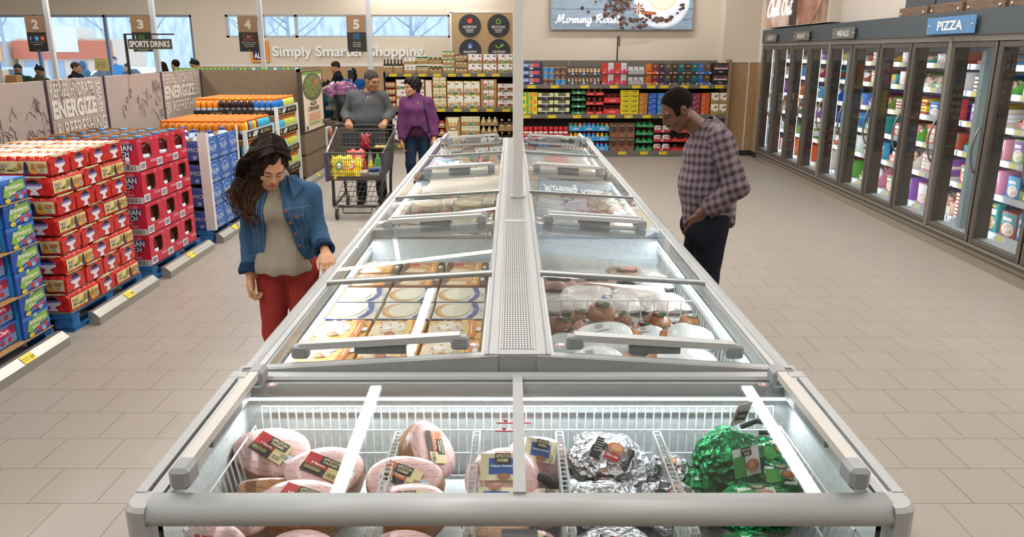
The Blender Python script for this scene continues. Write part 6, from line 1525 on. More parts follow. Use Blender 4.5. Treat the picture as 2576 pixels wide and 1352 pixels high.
M_TRAYK = mat('#1d1b1a', .5)
def drink_rack(y0, ny, nx, tiers, ztop, lab, bx=0):
 """rack of black trays; returns positions"""
 L = ny*.079+.02; D = nx*.079+.02
 t = thing('drink_rack', lab, 'rack', (PXF+bx, y0, 0), 0, 'sports drink racks')
 for k in range(tiers):
  z = ztop-.208-.004-k*.275
  b = MB(); b.box(-D, 0, 0, L, z-.012, z, M_TRAYK)
  b.box(-.005, .0, 0, L, z-.012, z+.065, M_TRAYK); b.box(-D, 0, 0, .005, z-.012, z+.045, M_TRAYK)
  b.art((.0, 0, z-.012), YV, UZ, L, .077, [('t', 'G', .1, .2, .16, .8, '#e6e0d2', .03), ('t', 'GATORADE', .66, .25, .9, .75, '#b59a5a', .02), ('p', [(.22, .1), (.3, .9), (.36, .9), (.28, .1)], '#efece6'), ('p', [(.3, .1), (.38, .9), (.44, .9), (.36, .1)], '#efece6'), ('t', 'G', .54, .2, .6, .8, '#e6e0d2', .03)], .0008)
  b.art((-D, 0, z-.012), UX, UZ, D, .057, [('t', 'GATORADE', .2, .25, .34, .7, '#8d7a48', .02), ('t', 'G', .42, .2, .46, .8, '#b59a5a', .02), ('t', 'GATORADE', .72, .25, .86, .7, '#8d7a48', .02)], .0008)
  b.build('bottle_tray', t)
  MB().box(-D, -.01, .005, L, z-.035, z-.0125, M_CARD).build('card_pad', t)
 for (x, y) in ((-.03, -.035), (-.03, L)):
  MB().box(x, x+.045, y, y+.035, 0, ztop-.12, mat('#e2dfda', .5)).build('corner_post', t)
 MB().box(-D, 0, 0, L, 0, .12, M_PALB).build('pallet_base', t)
 return t
RA, RB = 9.30, 10.62
drink_rack(RA, 13, 13, 4, 1.175, 'nearer black sports drink rack behind the blue water boxes'); drink_rack(RB, 12, 14, 5, 1.36, 'farther and taller black sports drink rack before the brown shelf back')
aisle = ['orange', 'yellow', 'red', 'light blue', 'orange', 'yellow', 'red', 'light blue', 'light blue', 'light blue', 'light blue', 'light blue', 'light blue']
def sp(c, x, y, z, lab, g): solo('sports_drink_bottle', SPM[c], lab, 'bottle', (x, y, z), 0, g)
zt_ = 1.175-.208-.0035
for i in range(13):
 for j in range(13):
  c = aisle[j] if i == 0 else 'orange'
  sp(c, PXF-.05-.079*i, RA+.05+.079*j, zt_, 'orange capped sports drink, nearer rack top, %s row from aisle, %s in row' % (nth(i), nth(j)), 'sports drinks on the nearer rack top')
for k in range(1, 4):
 for j in range(13):
  c = (['light blue', 'light blue', 'light blue', 'orange', 'yellow', 'orange', 'red', 'light blue', 'orange', 'yellow', 'orange', 'red', 'light blue'] if k == 1 else ['yellow', 'orange', 'red', 'yellow', 'lime', 'yellow', 'orange', 'red', 'lime', 'orange', 'yellow', 'orange', 'red'])[j]
  sp(c, PXF-.05, RA+.05+.079*j, zt_-.275*k, '%s sports drink on the nearer rack, %s tier down, %s from the near end' % (c, nth(k), nth(j)), 'sports drinks on the lower tiers of the nearer rack')
zt2 = 1.36-.208-.0035
face = ['orange']*4 + ['dark']*6 + ['blue']*4
for i in range(14):
 sp(face[13-i], PXF-.05-.079*i, RB+.05, zt2, '%s sports drink in the near row of the taller rack, %s from the aisle' % (face[13-i], nth(i)), 'near row of the taller rack')
for k in range(4):
 for j in range(1 if k == 0 else 0, 12):
  c = 'lime' if j > 4 else ('blue' if k == 0 else 'light blue')
  sp(c, PXF-.05, RB+.05+.079*j, zt2-.275*k, '%s sports drink, aisle side of taller rack, %s tier down, %s from near end' % (c, nth(k), nth(j)), 'aisle side of the taller rack')
b = MB(); pm = sportm('orange')
for i in range(1, 14):
 for j in range(1, 12):
  b.M = Matrix.Translation((-.05-.079*i, .05+.079*j, 0)); b.add(pm.v[50:], [], M_TRAYK) if False else None
  off = (-.05-.079*i, .05+.079*j)
  base = len(b.v); b.v += [(v[0]+off[0], v[1]+off[1], v[2]) for v in pm.v]; b.f += [[q+base for q in f] for f in pm.f]; b.mi += [b.mid(pm.mats[m]) for m in pm.mi]; b.sm += pm.sm
solo('sports_drink_bottles', b, 'mass of orange capped sports drinks filling the top of the taller rack', 'bottles', (PXF, RB, zt2))['kind'] = 'stuff'

# ------------------------------------------------------------------ printed partition behind the drinks and the brown shelf back
M_PART = noisy('printed_partition', '#a3948b', '#ab9c93', 30, .7); M_PDARK = mat('#3d2f3d', .6); M_PTXT = noisy('worn_print', '#cfc6bb', '#e3dccf', 30, .6); M_INK = mat('#7c716a', .7)
PA = Vector((-4.15, 6.4, 0)); PB = Vector((-4.79, 12.26, 0)); pd = (PB-PA).normalized(); pn = Vector((pd.y, -pd.x, 0))
def pat(y): return PA + pd*((y-6.4)/pd.y)
def wisps(seed, n, x0, x1, z0, z1, r=.006):
 b = []; rnd = random.Random(seed)
 for k in range(n):
  x = rnd.uniform(x0, x1); z = rnd.uniform(z0, z1); P = [(x, z)]
  a = rnd.uniform(0, 6.28)
  for q in range(9):
   a += rnd.uniform(-.9, .9); P.append((P[-1][0]+.025*math.cos(a), P[-1][1]+.03*abs(math.sin(a))*(1 if q < 5 else -1)))
  b.append(P)
 return b
segs = [(3.2, 7.22, 0), (7.22, 8.55, 1), (8.55, 10.43, 0), (10.43, 12.26, 1)]
for k, (ya, yb, txt) in enumerate(segs):
 a = pat(ya); c = pat(yb); Ln = (c-a).length; t = thing('display_partition', ('plain grey display partition with splash print, %s' % ('nearest section' if k == 0 else 'between the printed signs')) if not txt else ('grey partition printed with drink words, %s' % ('beside the punch boxes' if k == 1 else 'behind the sports drinks')), 'partition', a, 0, 'display partitions')
 q = math.atan2(pd.y, pd.x)
 t.rotation_euler = (0, 0, q)       # local x along the partition, local -y towards the aisle
 MB().box(.0, Ln, 0, .06, 0, 1.70, M_PART).build('panel', t)
 MB().box(Ln-.018, Ln+.018, -.012, .06, 0, 1.705, M_PDARK).build('edge_strip', t)
 b = MB()
 if txt:
  W = Ln-.1; o = (.05, -.003, 1.05)
  b.art(o, UX, UZ, W, .65, [('t', 'REFUEL HYDRATE', .02, .76, .80, .95, M_PTXT, .012), ('t', 'ENERGIZE', .02, .45, .82, .72, M_PTXT, .045), ('t', '& REFRESHING', .04, .17, .98, .40, M_PTXT, .01)], .001)
  b.text('REVIVE', (.05+W*.96, -.004, 1.05+.65*.46), (0, 0, 1), (-1, 0, 0), .65*.5, W*.11, M_PTXT, .01)
  if k == 3: b.text('GULP', (.05+W*.0+.10, -.004, 1.05+.05), (0, 0, 1), (-1, 0, 0), .3, .12, M_PTXT, .01)
  for P in wisps(k, 12, .1, Ln-.1, 1.2, 1.68): b.tube([(x, -.002, min(z, 1.69)) for x, z in P], .0035, M_INK, 4)
 else:
  cl = Ln
  for (x, z, rx) in ((cl-1.15, 1.49, .035), (cl-1.28, 1.42, .025), (cl-1.4, 1.30, .05)): b.tube([(x+rx*math.cos(w_), -.002, z+rx*1.4*math.sin(w_)) for w_ in [.5*i_ for i_ in range(11)]], .007, M_INK, 4)
  for P in wisps(k+9, 10, cl-.95, cl-.6, 1.15, 1.4): b.tube([(x, -.002, z) for x, z in P], .004, M_INK, 4)
  for P in wisps(k+30, 16, cl-.35, cl-.06, 1.1, 1.5): b.tube([(x, -.002, z) for x, z in P], .004, M_INK, 4)
 b.build('print', t)
M_BRN = noisy('brown_shelf_back', '#75624d', '#7c6953', 30, .65)
t = thing('shelf_gondola', 'brown backed shelf gondola standing behind the sports drinks', 'shelf', (0, 0, 0))
MB().box(-4.85, -3.2, 12.28, 12.34, .1, 1.69, M_BRN).build('back_panel', t)
MB().box(-3.2, -3.14, 11.86, 13.2, .1, .74, M_BRN).box(-3.2, -3.135, 11.86, 13.2, .42, .44, mat('#4a3f33')).build('end_panel', t)
MB().box(-4.85, -3.2, 12.34, 13.2, .0, .12, M_SHELF).build('base', t)
for zz in (.5, .9, 1.3): MB().box(-4.85, -3.2, 12.34, 13.2, zz, zz+.03, M_SHELF).build('shelf_board', t)
t = thing('recipe_sign', 'tall recipe sign board with salad picture on the gondola end', 'sign', (-3.14, 11.86, .74))
MB().box(-.06, 0, 0, 1.34, 0, .97, mat('#3f352b', .5)).box(-.06, .004, 0, 1.34, .93, .97, mat('#8a7a62', .5)).build('board_frame', t)
salad = noisy('salad_print', '#3c4a24', '#8fa05a', 22, .5)
b = MB(); b.art((.002, .06, .04), YV, UZ, 1.22, .88, [('r', 0, 0, 1, 1, '#e6d3b8'), ('r', 0, .95, 1, 1, '#7ba04a'), ('e', .5, .74, .5, .24, '#5a5a4a'), ('e', .5, .75, .44, .2, salad), ('e', .68, .82, .1, .07, '#c96a5a'), ('t', 'ALDI', .3, .42, .62, .49, '#33291f', .02), ('t', 'CRAVES', .2, .33, .76, .40, '#33291f', .02)] + [('r', .2, .27-.035*k, .8, .285-.035*k, '#dd8d72') for k in range(4)] + [('r', .2, .1, .8, .13, '#8fae5a'), ('r', .06, .02, .12, .09, '#3a332b'), ('r', .9, .04, .95, .12, '#3a332b')], .001)
b.build('poster', t)
t = thing('clip_strip_rack', 'narrow rack of small snack bags at the far end of the gondola', 'rack', (-3.18, 13.22, 0))
MB().box(0, .06, 0, .35, .1, .72, mat('#cfd6de', .4)).build('rack_frame', t)
for k in range(12):
 b = pillow(.09, .09, .03, mat(['#b86a3a', '#c9a98a', '#5a4a44', '#c4553a'][k % 4], .3), k); b.M = None
 m = b.mesh('snack_bag'); o = solo('snack_bag', m, 'small snack bag on the narrow rack, %s hook from the top, %s' % (nth(k//2), ('near', 'far')[k % 2]), 'snack bag', (-3.115, 13.31+.14*(k % 2), .66-.095*(k//2)), 0, 'snack bags on the narrow rack'); o.rotation_euler = (0, math.pi/2, 0)
# hanging sign on an arm
t = thing('aisle_sign', 'black SPORTS DRINKS sign hanging from an arm on the partition', 'sign', (pat(9.35).x, 9.35, 1.70))
MB().box(-.012, .012, -.012, .012, 0, .46, M_BLACK).box(-.012, .57, -.008, .008, .445, .46, M_BLACK).build('sign_arm', t)
for xx in (.12, .38): MB().box(xx-.004, xx+.004, -.004, .004, .40, .445, mat('#d8d8d4', .4)).build('hanger', t)
MB().box(.03, .53, -.012, .012, .285, .40, mat('#3c3a37', .5)).art((.03, -.012, .285), UX, UZ, .5, .115, [('t', 'SPORTS DRINKS', .03, .2, .97, .82, '#e9e5da', .03), ('r', 0, 0, 1, .05, '#8a9a5a')], .001).build('sign_plate', t)
# cans on the next gondola
t = thing('shelf_gondola', 'brown gondola top seen behind the brown shelf back, carrying green cans', 'shelf', (0, 0, 0)); MB().box(-5.9, -3.6, 13.9, 14.6, .1, 1.572, M_BRN).build('cabinet', t)
MB().box(-5.9, -3.6, 13.9, 14.6, 0, .1, M_SHELF).build('plinth', t)
for k in range(30):
 c = ['#7fae3f', '#8fb84a', '#2f8f92', '#d9dbd2', '#2a9a9a'][0 if k < 14 else (k % 5)]
 b = proto(('drink_can', c), lambda: MB().lathe([(.03, 0), (.034, .008), (.034, .105), (.028, .118), (.028, .12)], (0, 0, 0), mat(c, .3), 12).lathe([(.027, .1195), (0, .1195)], (0, 0, 0), mat('#c9ccd0', .3, .6), 12))
 solo('drink_can', b, 'drink can on the gondola top behind the shelf back, %s from the left' % nth(k), 'can', (-5.85+.075*k, 13.95, 1.573), 0, 'drink cans on the gondola top')
# ------------------------------------------------------------------ people: bodies and clothes grown as smooth implicit surfaces
V3 = lambda *a: np.array(a, float)
def unit(v): v = np.asarray(v, float); return v/np.linalg.norm(v)
def cap(a, b, ra, rb, k=.03, op='u', sq=None, cuts=()): return dict(t='c', a=np.array(a, float), b=np.array(b, float), ra=ra, rb=rb, k=k, op=op, sq=sq, cuts=cuts)
def ell(c, r, k=.03, op='u', R=None, cuts=()): return dict(t='e', c=np.array(c, float), r=np.array(r, float), k=k, op=op, R=R, cuts=cuts)
def wedge(planes, k=.005, op='s'): return dict(t='w', pl=planes, k=k, op=op, cuts=())
def _dist(p, X):
 if p['t'] == 'c':
  a, b = p['a'], p['b']; Q = X
  f = 1.0
  if p['sq'] is not None:
   d, f = p['sq']; d = unit(d); Q = X + d*((X-a) @ d)[..., None]*(1/f-1); b = b + d*((b-a) @ d)*(1/f-1)
  ba = b-a; pa = Q-a; L = max(ba @ ba, 1e-12); t = np.clip((pa @ ba)/L, 0, 1)
  D = np.linalg.norm(pa-t[..., None]*ba, axis=-1)-(p['ra']+t*(p['rb']-p['ra']))
  if f < 1: D = D*(.5+.5*f)
 elif p['t'] == 'e':
  q = X-p['c']
  if p['R'] is not None: q = q @ p['R']
  k0 = np.linalg.norm(q/p['r'], axis=-1); k1 = np.linalg.norm(q/p['r']**2, axis=-1); D = k0*(k0-1)/np.maximum(k1, 1e-9)
 else:
  D = np.full(X.shape[:-1], -1e3)
  for pt, n in p['pl']: D = np.maximum(D, (X-np.array(pt)) @ unit(n))
 for pt, n in p['cuts']: D = np.maximum(D, (X-np.array(pt)) @ unit(n))
 return D
def _comb(d, D, p):
 k = p['k']
 if p['op'] == 'u':
  h = np.maximum(k-np.abs(d-D), 0)/k; return np.minimum(d, D)-h*h*k*.25
 if p['op'] == 's':
  D = -D; h = np.maximum(k-np.abs(d-D), 0)/k; return np.maximum(d, D)+h*h*k*.25
def sdf_eval(prims, X):
 d = np.full(X.shape[:-1], 1e3)
 for p in prims: d = _comb(d, _dist(p, X), p)
 return d
def _bb(p):
 if p['t'] == 'c':
  r = max(p['ra'], p['rb']); return np.minimum(p['a'], p['b'])-r, np.maximum(p['a'], p['b'])+r
 r = p['r'].max(); return p['c']-r, p['c']+r
def sdf_mesh(name, prims, vox, mats, paint=(), smooth=1, fold=None):
 un = [p for p in prims if p['op'] == 'u']
 lo = np.min([_bb(p)[0] for p in un], 0)-4*vox; hi = np.max([_bb(p)[1] for p in un], 0)+4*vox
 n = np.ceil((hi-lo)/vox).astype(int)+1
 d = np.full(n, 1e3, np.float32); ax = [lo[i]+vox*np.arange(n[i]) for i in range(3)]
 for p in prims:
  if p['t'] == 'w': i0 = np.zeros(3, int); i1 = n
  else:
   a, b = _bb(p); m = p['k']+3*vox
   i0 = np.clip(np.floor((a-m-lo)/vox).astype(int), 0, n-1); i1 = np.clip(np.ceil((b+m-lo)/vox).astype(int)+1, 1, n)
  if (i1 <= i0).any(): continue
  sl = tuple(slice(i0[i], i1[i]) for i in range(3))
  G = np.stack(np.meshgrid(*[ax[i][sl[i]] for i in range(3)], indexing='ij'), -1)
  d[sl] = _comb(d[sl], _dist(p, G), p)
 s = d < 0
 c = [s[a:n[0]-1+a, b:n[1]-1+b, e:n[2]-1+e] for a in (0, 1) for b in (0, 1) for e in (0, 1)]
 cnt = sum(x.astype(np.int8) for x in c); act = (cnt > 0) & (cnt < 8)
 I = np.argwhere(act); idx = np.full(act.shape, -1, np.int32); idx[act] = np.arange(len(I))
 P = np.zeros((len(I), 3)); W = np.zeros(len(I))
 co = [(a, b, e) for a in (0, 1) for b in (0, 1) for e in (0, 1)]
 for i, A in enumerate(co):
  for B in co[i+1:]:
   if sum(abs(x-y) for x, y in zip(A, B)) != 1: continue
   va = d[I[:, 0]+A[0], I[:, 1]+A[1], I[:, 2]+A[2]]; vb = d[I[:, 0]+B[0], I[:, 1]+B[1], I[:, 2]+B[2]]
   m = (va < 0) != (vb < 0); t = np.where(m, va/np.where(va == vb, 1, va-vb), 0)
   P += np.where(m[:, None], np.array(A)+t[:, None]*(np.array(B)-np.array(A)), 0); W += m
 V = lo+vox*(I+P/W[:, None])
 F = []
 for axis in range(3):
  u, v = (axis+1) % 3, (axis+2) % 3
  A = [slice(None)]*3; B = [slice(None)]*3; A[axis] = slice(0, -1); B[axis] = slice(1, None)
  sa, sb = s[tuple(A)], s[tuple(B)]; E = np.argwhere(sa != sb)
  E = E[(E[:, u] > 0) & (E[:, v] > 0) & (E[:, u] < n[u]-1) & (E[:, v] < n[v]-1)]
  def cell(du, dv):
   q = E.copy(); q[:, u] += du; q[:, v] += dv; return idx[q[:, 0], q[:, 1], q[:, 2]]
  Q = np.stack([cell(-1, -1), cell(0, -1), cell(0, 0), cell(-1, 0)], 1); fl = ~sa[E[:, 0], E[:, 1], E[:, 2]]
  Q[fl] = Q[fl][:, ::-1]; F.append(Q)
 F = np.concatenate(F); F = F[(F >= 0).all(1)]
 for _ in range(smooth):
  S = np.zeros_like(V); C = np.zeros(len(V))
  for a, b in ((0, 1), (1, 2), (2, 3), (3, 0)):
   np.add.at(S, F[:, a], V[F[:, b]]); np.add.at(C, F[:, a], 1); np.add.at(S, F[:, b], V[F[:, a]]); np.add.at(C, F[:, b], 1)
  V = V*.5+.5*S/np.maximum(C, 1)[:, None]
 if fold is not None:
  N = np.zeros_like(V); fn = np.cross(V[F[:, 2]]-V[F[:, 0]], V[F[:, 3]]-V[F[:, 1]])
  for q in range(4): np.add.at(N, F[:, q], fn)
  N /= np.maximum(np.linalg.norm(N, axis=1), 1e-12)[:, None]; V = V+N*fold(V)[:, None]
 me = bpy.data.meshes.new(name); me.vertices.add(len(V)); me.vertices.foreach_set('co', V.astype(np.float32).ravel())
 me.loops.add(F.size); me.loops.foreach_set('vertex_index', F.astype(np.int32).ravel())
 me.polygons.add(len(F)); me.polygons.foreach_set('loop_start', np.arange(0, F.size, 4, dtype=np.int32))
 try: me.polygons.foreach_set('loop_total', np.full(len(F), 4, np.int32))
 except Exception: pass
 for m in mats: me.materials.append(m)
 mi = np.zeros(len(F), np.int32); ctr = V[F].mean(1)
 for fn_, k in paint: mi[fn_(ctr)] = k
 me.polygons.foreach_set('material_index', mi); me.polygons.foreach_set('use_smooth', np.ones(len(F), bool))
 me.update(calc_edges=True); me.validate(); return me
def project(prims, pts, dr, start=.6):
 """move points along dr until they reach the surface"""
 X = np.array(pts, float)-unit(dr)*start; dr = unit(dr)
 for _ in range(60): X = X+dr*np.clip(sdf_eval(prims, X), -.02, .06)[:, None]*.8
 return X
def rows_of(prims, pts, dr, lift=.002):
 X = project(prims, pts, dr); ok = np.abs(sdf_eval(prims, X)) < .006; X = X[ok] if ok.any() else X[:1]
 return [tuple(p-unit(dr)*lift) for p in X]
# --- anatomy
def frame(f, up=(0, 0, 1)):
 f = unit(f); r = unit(np.cross(f, up)); u = np.cross(r, f); return np.stack([r, f, u], 1)     # columns: right, forward, up
def head_prims(c, R, s=1.0, female=False, jaw=1.0):
 L = lambda x, y, z: np.array(c)+R @ (np.array([x, y, z])*s)
 E = lambda p, r, k=.02, op='u': ell(L(*p), np.array(r)*s, k*s, op, R)
 C = lambda a, b, ra, rb, k=.012, op='u': cap(L(*a), L(*b), ra*s, rb*s, k*s, op)
 f = .9 if female else 1.0
 H = [E((0, -.018, .035), (.073, .094, .083)), E((0, .022, -.02), (.062*f, .07, .088), .03), E((0, .060, -.098), (.024, .022, .02), .03),
   C((.050*jaw, -.005, -.055), (.020, .060, -.100), .020*f, .015, .03), C((-.050*jaw, -.005, -.055), (-.020, .060, -.100), .020*f, .015, .03),
   C((-.034, .080, .016), (.034, .080, .016), .010*f, .010*f, .025), E((.036, .064, -.034), (.024, .02, .022), .02), E((-.036, .064, -.034), (.024, .02, .022), .02),
   E((.030, .098, -.002), (.019, .014, .011), .014, 's'), E((-.030, .098, -.002), (.019, .014, .011), .014, 's'),
   E((.030, .077, -.003), (.0155, .0125, .0095), .006), E((-.030, .077, -.003), (.0155, .0125, .0095), .006),
   C((0, .088, .010), (0, .106, -.030), .0075*f, .0115*f, .012), E((.0115, .094, -.036), (.0085*f, .009, .0075), .008), E((-.0115, .094, -.036), (.0085*f, .009, .0075), .008),
   E((0, .078, -.066), (.030, .018, .020), .02), C((-.019, .090, -.0605), (.019, .090, -.0605), .0052, .0052, .006), C((-.016, .090, -.0705), (.016, .090, -.0705), .0064, .0064, .006), C((-.024, .098, -.0655), (.024, .098, -.0655), .0022, .0022, .003, 's'),
   E((.074, -.006, -.008), (.011, .021, .032), .01), E((-.074, -.006, -.008), (.011, .021, .032), .01), E((.083, -.002, -.006), (.006, .011, .018), .006, 's'), E((-.083, -.002, -.006), (.006, .011, .018), .006, 's')]
 return H
def hand_prims(w, d, n, t, curl=.5, s=1.0, spread=1.0, thumb=.5):
 """w wrist, d finger direction, n palm normal, t towards the thumb"""
 w, d, n, t = np.array(w, float), unit(d), unit(n), unit(t); H = []
 H.append(cap(w, w+d*.03*s, .026*s, .030*s, .02, sq=(n, .62)))
 for i in range(4): H.append(cap(w+d*.025*s+t*(.018-.012*i)*s, w+d*.085*s+t*(.030-.0195*i)*s*spread, .018*s, .0125*s, .02, sq=(n, .8)))
 ln = (.072, .08, .074, .058)
 for i in range(4):
  p = w+d*.085*s+t*(.030-.0195*i)*s*spread; a = 0
  for q, fr in enumerate((.46, .31, .23)):
   a += curl*(1.0, 1.15, .8)[q]*(1+.06*i); v = d*math.cos(a)+n*math.sin(a)+t*.03*(1.5-i)*(q == 0)
   p2 = p+unit(v)*ln[i]*fr*s; H.append(cap(p, p2, (.0098, .0088, .0078)[q]*s, (.0088, .0078, .0066)[q]*s, .004)); p = p2
 p = w+d*.022*s+t*.026*s; v = unit(d*.75+t*(.75-.3*thumb)+n*.35*thumb); p2 = p+v*.042*s; H.append(cap(p, p2, .0135*s, .0105*s, .012))
 v = unit(d*.9+t*(.25-.3*thumb)+n*.5*thumb); p3 = p2+v*.030*s; H.append(cap(p2, p3, .0105*s, .0092*s, .005)); H.append(cap(p3, p3+unit(d+n*.45*thumb)*.022*s, .0092*s, .0074*s, .004))
 return H
def torso(J, B, e=0, k=.05):
 cw_, cd, ww, wd, hw, hd = [x+e for x in B['t']]
 P = [ell(J['chest'], (cw_, cd, .155+e), k), ell(J['waist'], (ww, wd, .15+e), k), ell(J['pelvis'], (hw, hd, .125+e), k)]
 for s in ('R', 'L'): P.append(cap(J['nb']-V3(0, 0, .02), J['sh'+s], .052*B['s']+e, .050*B['s']+e, k))
 if B.get('bust'):
  for x in (-.062, .062): P.append(ell(J['chest']+V3(x, .088, -.0), (.058+e, .05+e, .058+e), .04))
 return P
def arm(J, B, s, e=0, end=1.0, k=.03, cut=True, flare=0):
 a, b, c = J['sh'+s], J['el'+s], J['wr'+s]; q = B['s']; w = b+(c-b)*end
 cuts = ((w, c-b),) if cut else ()
 return [cap(a, b, .050*q+e, .041*q+e, k), cap(b, b+(c-b)*(end+.05), .041*q+e, (.029+(1-end)*.012)*q+e+flare, k, cuts=cuts)]
def leg(J, B, s, e=0, end=1.0, k=.04, cut=True, flare=0):
 a, b, c = J['hi'+s], J['kn'+s], J['an'+s]; q = B['l']; w = b+(c-b)*end
 cuts = ((w, c-b),) if cut else ()
 return [cap(a, b, .086*q+e, .058*q+e, k), cap(b, b+(c-b)*(end+.03), .058*q+e, .040*q+e+flare, k, cuts=cuts)]
def foot(J, s, f=(0, 1, 0), e=0):
 a = J['an'+s]; f = unit(f); return [cap(a-V3(0, 0, .0)-f*.03+V3(0, 0, -.055+.0), a+f*.13+V3(0, 0, -.062), .038+e, .032+e, .03), cap(a, a-V3(0, 0, .05), .04+e, .04+e, .03)]
def skin(name, c, c2):
 t = NT(name); v = t.coords(); t.color(t.mix(t.noise(v, 30, 3), c, c2)); t.b.inputs['Roughness'].default_value = .45; t.b.inputs['Subsurface Weight'].default_value = .0
 return t.m
def cloth(name, c1, c2, scale=60, bump=.4, rough=.85, sc2=9, dist=.01):
 t = NT(name); v = t.coords(); t.color(t.mix(t.noise(v, scale, 4), c1, c2)); t.b.inputs['Roughness'].default_value = rough; t.b.inputs['Specular IOR Level'].default_value = .12
 t.bump(t.math('ADD', t.noise(v, sc2, 3), t.math('MULTIPLY', t.noise(v, scale*3, 2), .15)), bump, dist*2); return t.m
def folds(amp, f1=22, f2=9, ph=0.0):
 return lambda V: amp*(np.sin(V[:, 2]*f1*2+V[:, 0]*f2*1.6+np.sin(V[:, 0]*19+V[:, 1]*13+ph)*1.6)+.7*np.sin(V[:, 2]*f1-V[:, 1]*f2*2.2+V[:, 0]*f1+ph))*.6
def body_of(J, B, head, hands, feet=True):
 P = torso(J, B)
 for s in ('R', 'L'): P += arm(J, B, s, 0, 1, cut=False)+leg(J, B, s, 0, 1, cut=False)+(foot(J, s) if feet else [])
 P.append(cap(J['nb']-V3(0, 0, .03), J['hd']-head['R'][:, 2]*.05-head['R'][:, 1]*.02, .056*B['n'], .052*B['n'], .03))
 P += head_prims(J['hd'], head['R'], head.get('s', 1), head.get('f', False), head.get('jaw', 1))
 return P+sum(hands, [])
def face_lines(t, J, head, col, brow=.0035, lash=.0018, skin_p=None, open_=0):
 R = head['R']; s = head.get('s', 1); m = mat(col, .7)
 def on(pts, lift):      # points (right, up) pushed onto the face from the front
  P = [J['hd']+R @ (np.array([x, .13, z])*s) for x, z in pts]
  if skin_p is None: return [tuple(p_-R[:, 1]*.042*s) for p_ in P]
  X = np.array(P)
  for _ in range(40): X = X-R[:, 1]*np.clip(sdf_eval(skin_p, X)-lift, -.02, .03)[:, None]*.8
  return [tuple(x_) for x_ in X]
 for sg in (-1, 1):
  b = MB(); b.tube(on([(sg*.011, .015), (sg*.022, .0205), (sg*.034, .0215), (sg*.044, .0185), (sg*.052, .0125)], brow*.1), [brow*.6, brow, brow, brow*.8, brow*.3], m, 6); b.build('eyebrow', t)
  z0 = -.0075+.0045*open_
  b = MB(); b.tube(on([(sg*.0165, z0+.0015), (sg*.023, z0-.001+.002*open_), (sg*.030, z0-.0015+.0025*open_), (sg*.038, z0-.0005+.0015*open_), (sg*.046, z0+.002)], lash*.1), [lash*.5, lash, lash*1.15, lash, lash*.6], m, 6); b.build('eyelash', t)
  if open_:
   RM = Matrix([list(r) for r in R]); b = MB()
   e = on([(sg*.030, -.0075)], -.0002)[0]; b.ell(e, (.0085*s, .0022*s, .0034*s), mat('#d9d0c6', .3), 10, 6, RM)
   e = on([(sg*.030, -.0070)], .0014)[0]; b.ell(e, (.0040*s, .0016*s, .0036*s), mat('#241610', .2), 8, 6, RM); b.build('eye', t)
def lips(J, head, sgn=1):
 R = head['R']; s = head.get('s', 1)
 def f(c):
  q = (c-J['hd']) @ R / s; return (np.abs(q[:, 0])/.026+np.abs(q[:, 2]+.0655)/.0125 < 1.0) & (q[:, 1] > .078)
 return f
def person(lab, loc, rz, me_prims, vox, sk, paint=(), mats=None):
 me = sdf_mesh('person', me_prims, vox, mats or [sk], paint); o = obj('person', me); o.location = loc; o.rotation_euler = (0, 0, rz)
 return tag(o, lab, 'person')
def wear(t, name, prims, vox, m, fold=None, label=None, smooth=1): return obj(name, sdf_mesh(name, prims, vox, [m], (), smooth, fold), t, label)

# ------------------------------------------------------------------ the woman in the denim jacket
J = dict(pelvis=V3(0, -.01, .875), waist=V3(0, 0, 1.0), chest=V3(-.005, .0, 1.145), nb=V3(0, .0, 1.262), shR=V3(.152, -.01, 1.228), shL=V3(-.152, -.01, 1.228),
   elR=V3(.190, -.02, 1.0), wrR=V3(.178, .06, .80), elL=V3(-.180, .0, 1.03), wrL=V3(-.258, .165, .955), hiR=V3(.085, -.01, .82), hiL=V3(-.085, -.01, .82),
   knR=V3(.085, .02, .46), knL=V3(-.075, .03, .46), anR=V3(.08, -.02, .085), anL=V3(-.07, .0, .085), hd=V3(.015, .082, 1.395))
B = dict(t=(.146, .096, .118, .085, .152, .105), s=.82, l=.92, n=.86, bust=True)
hd = dict(R=frame((-.36, .74, -.56), (-.08, 0, 1)), s=.96, f=True)
SKW = skin('skin_light_tan', '#d49a76', '#dba684')
hL = hand_prims(J['wrL']+V3(-.008, .03, -.005), (-.30, .80, -.38), (0, -.15, -1), (.9, .3, 0), .42, .92, 1.0, .6)
hR = hand_prims(J['wrR']+V3(0, .012, -.03), (-.08, .22, -1), (-1, -.1, 0), (-.15, 1, .15), .85, .92, 1.0, .9)
W1 = person('woman in denim jacket and red trousers leaning a hand on the freezer rail', (-1.225, 4.06, 0), math.pi, body_of(J, B, hd, [hL, hR]), .0042, SKW, [(lips(J, hd), 1)], [SKW, mat('#b9605a', .4)])
M_DEN = cloth('denim', '#314f70', '#4a6b8c', 34, .55, .85, 16, .008); M_DEND = cloth('denim_dark', '#1c3350', '#27425f', 60, .3); M_THREAD = mat('#7f9bb5', .8); M_COPPER = mat('#a8623f', .45, .3)
def knit():
 t = NT('grey_knit'); v = t.coords(); s_ = t.xyz(v)
 r = t.math('SINE', t.math('MULTIPLY', s_[0], 620)); q = t.math('SINE', t.math('MULTIPLY', s_[2], 520))
 c = t.mix(t.noise(v, 160, 3), '#8f8575', '#cfc4b0'); c = t.mix(t.math('MULTIPLY', t.math('GREATER_THAN', t.math('MULTIPLY', r, q), .35), .35), c, '#6d6456'); t.color(c); t.b.inputs['Roughness'].default_value = .95
 t.bump(t.math('ADD', t.math('MULTIPLY', r, .3), t.noise(v, 14, 3)), .5, .01); return t.m
M_KNIT = knit()
top = torso(J, B, .012, .05);
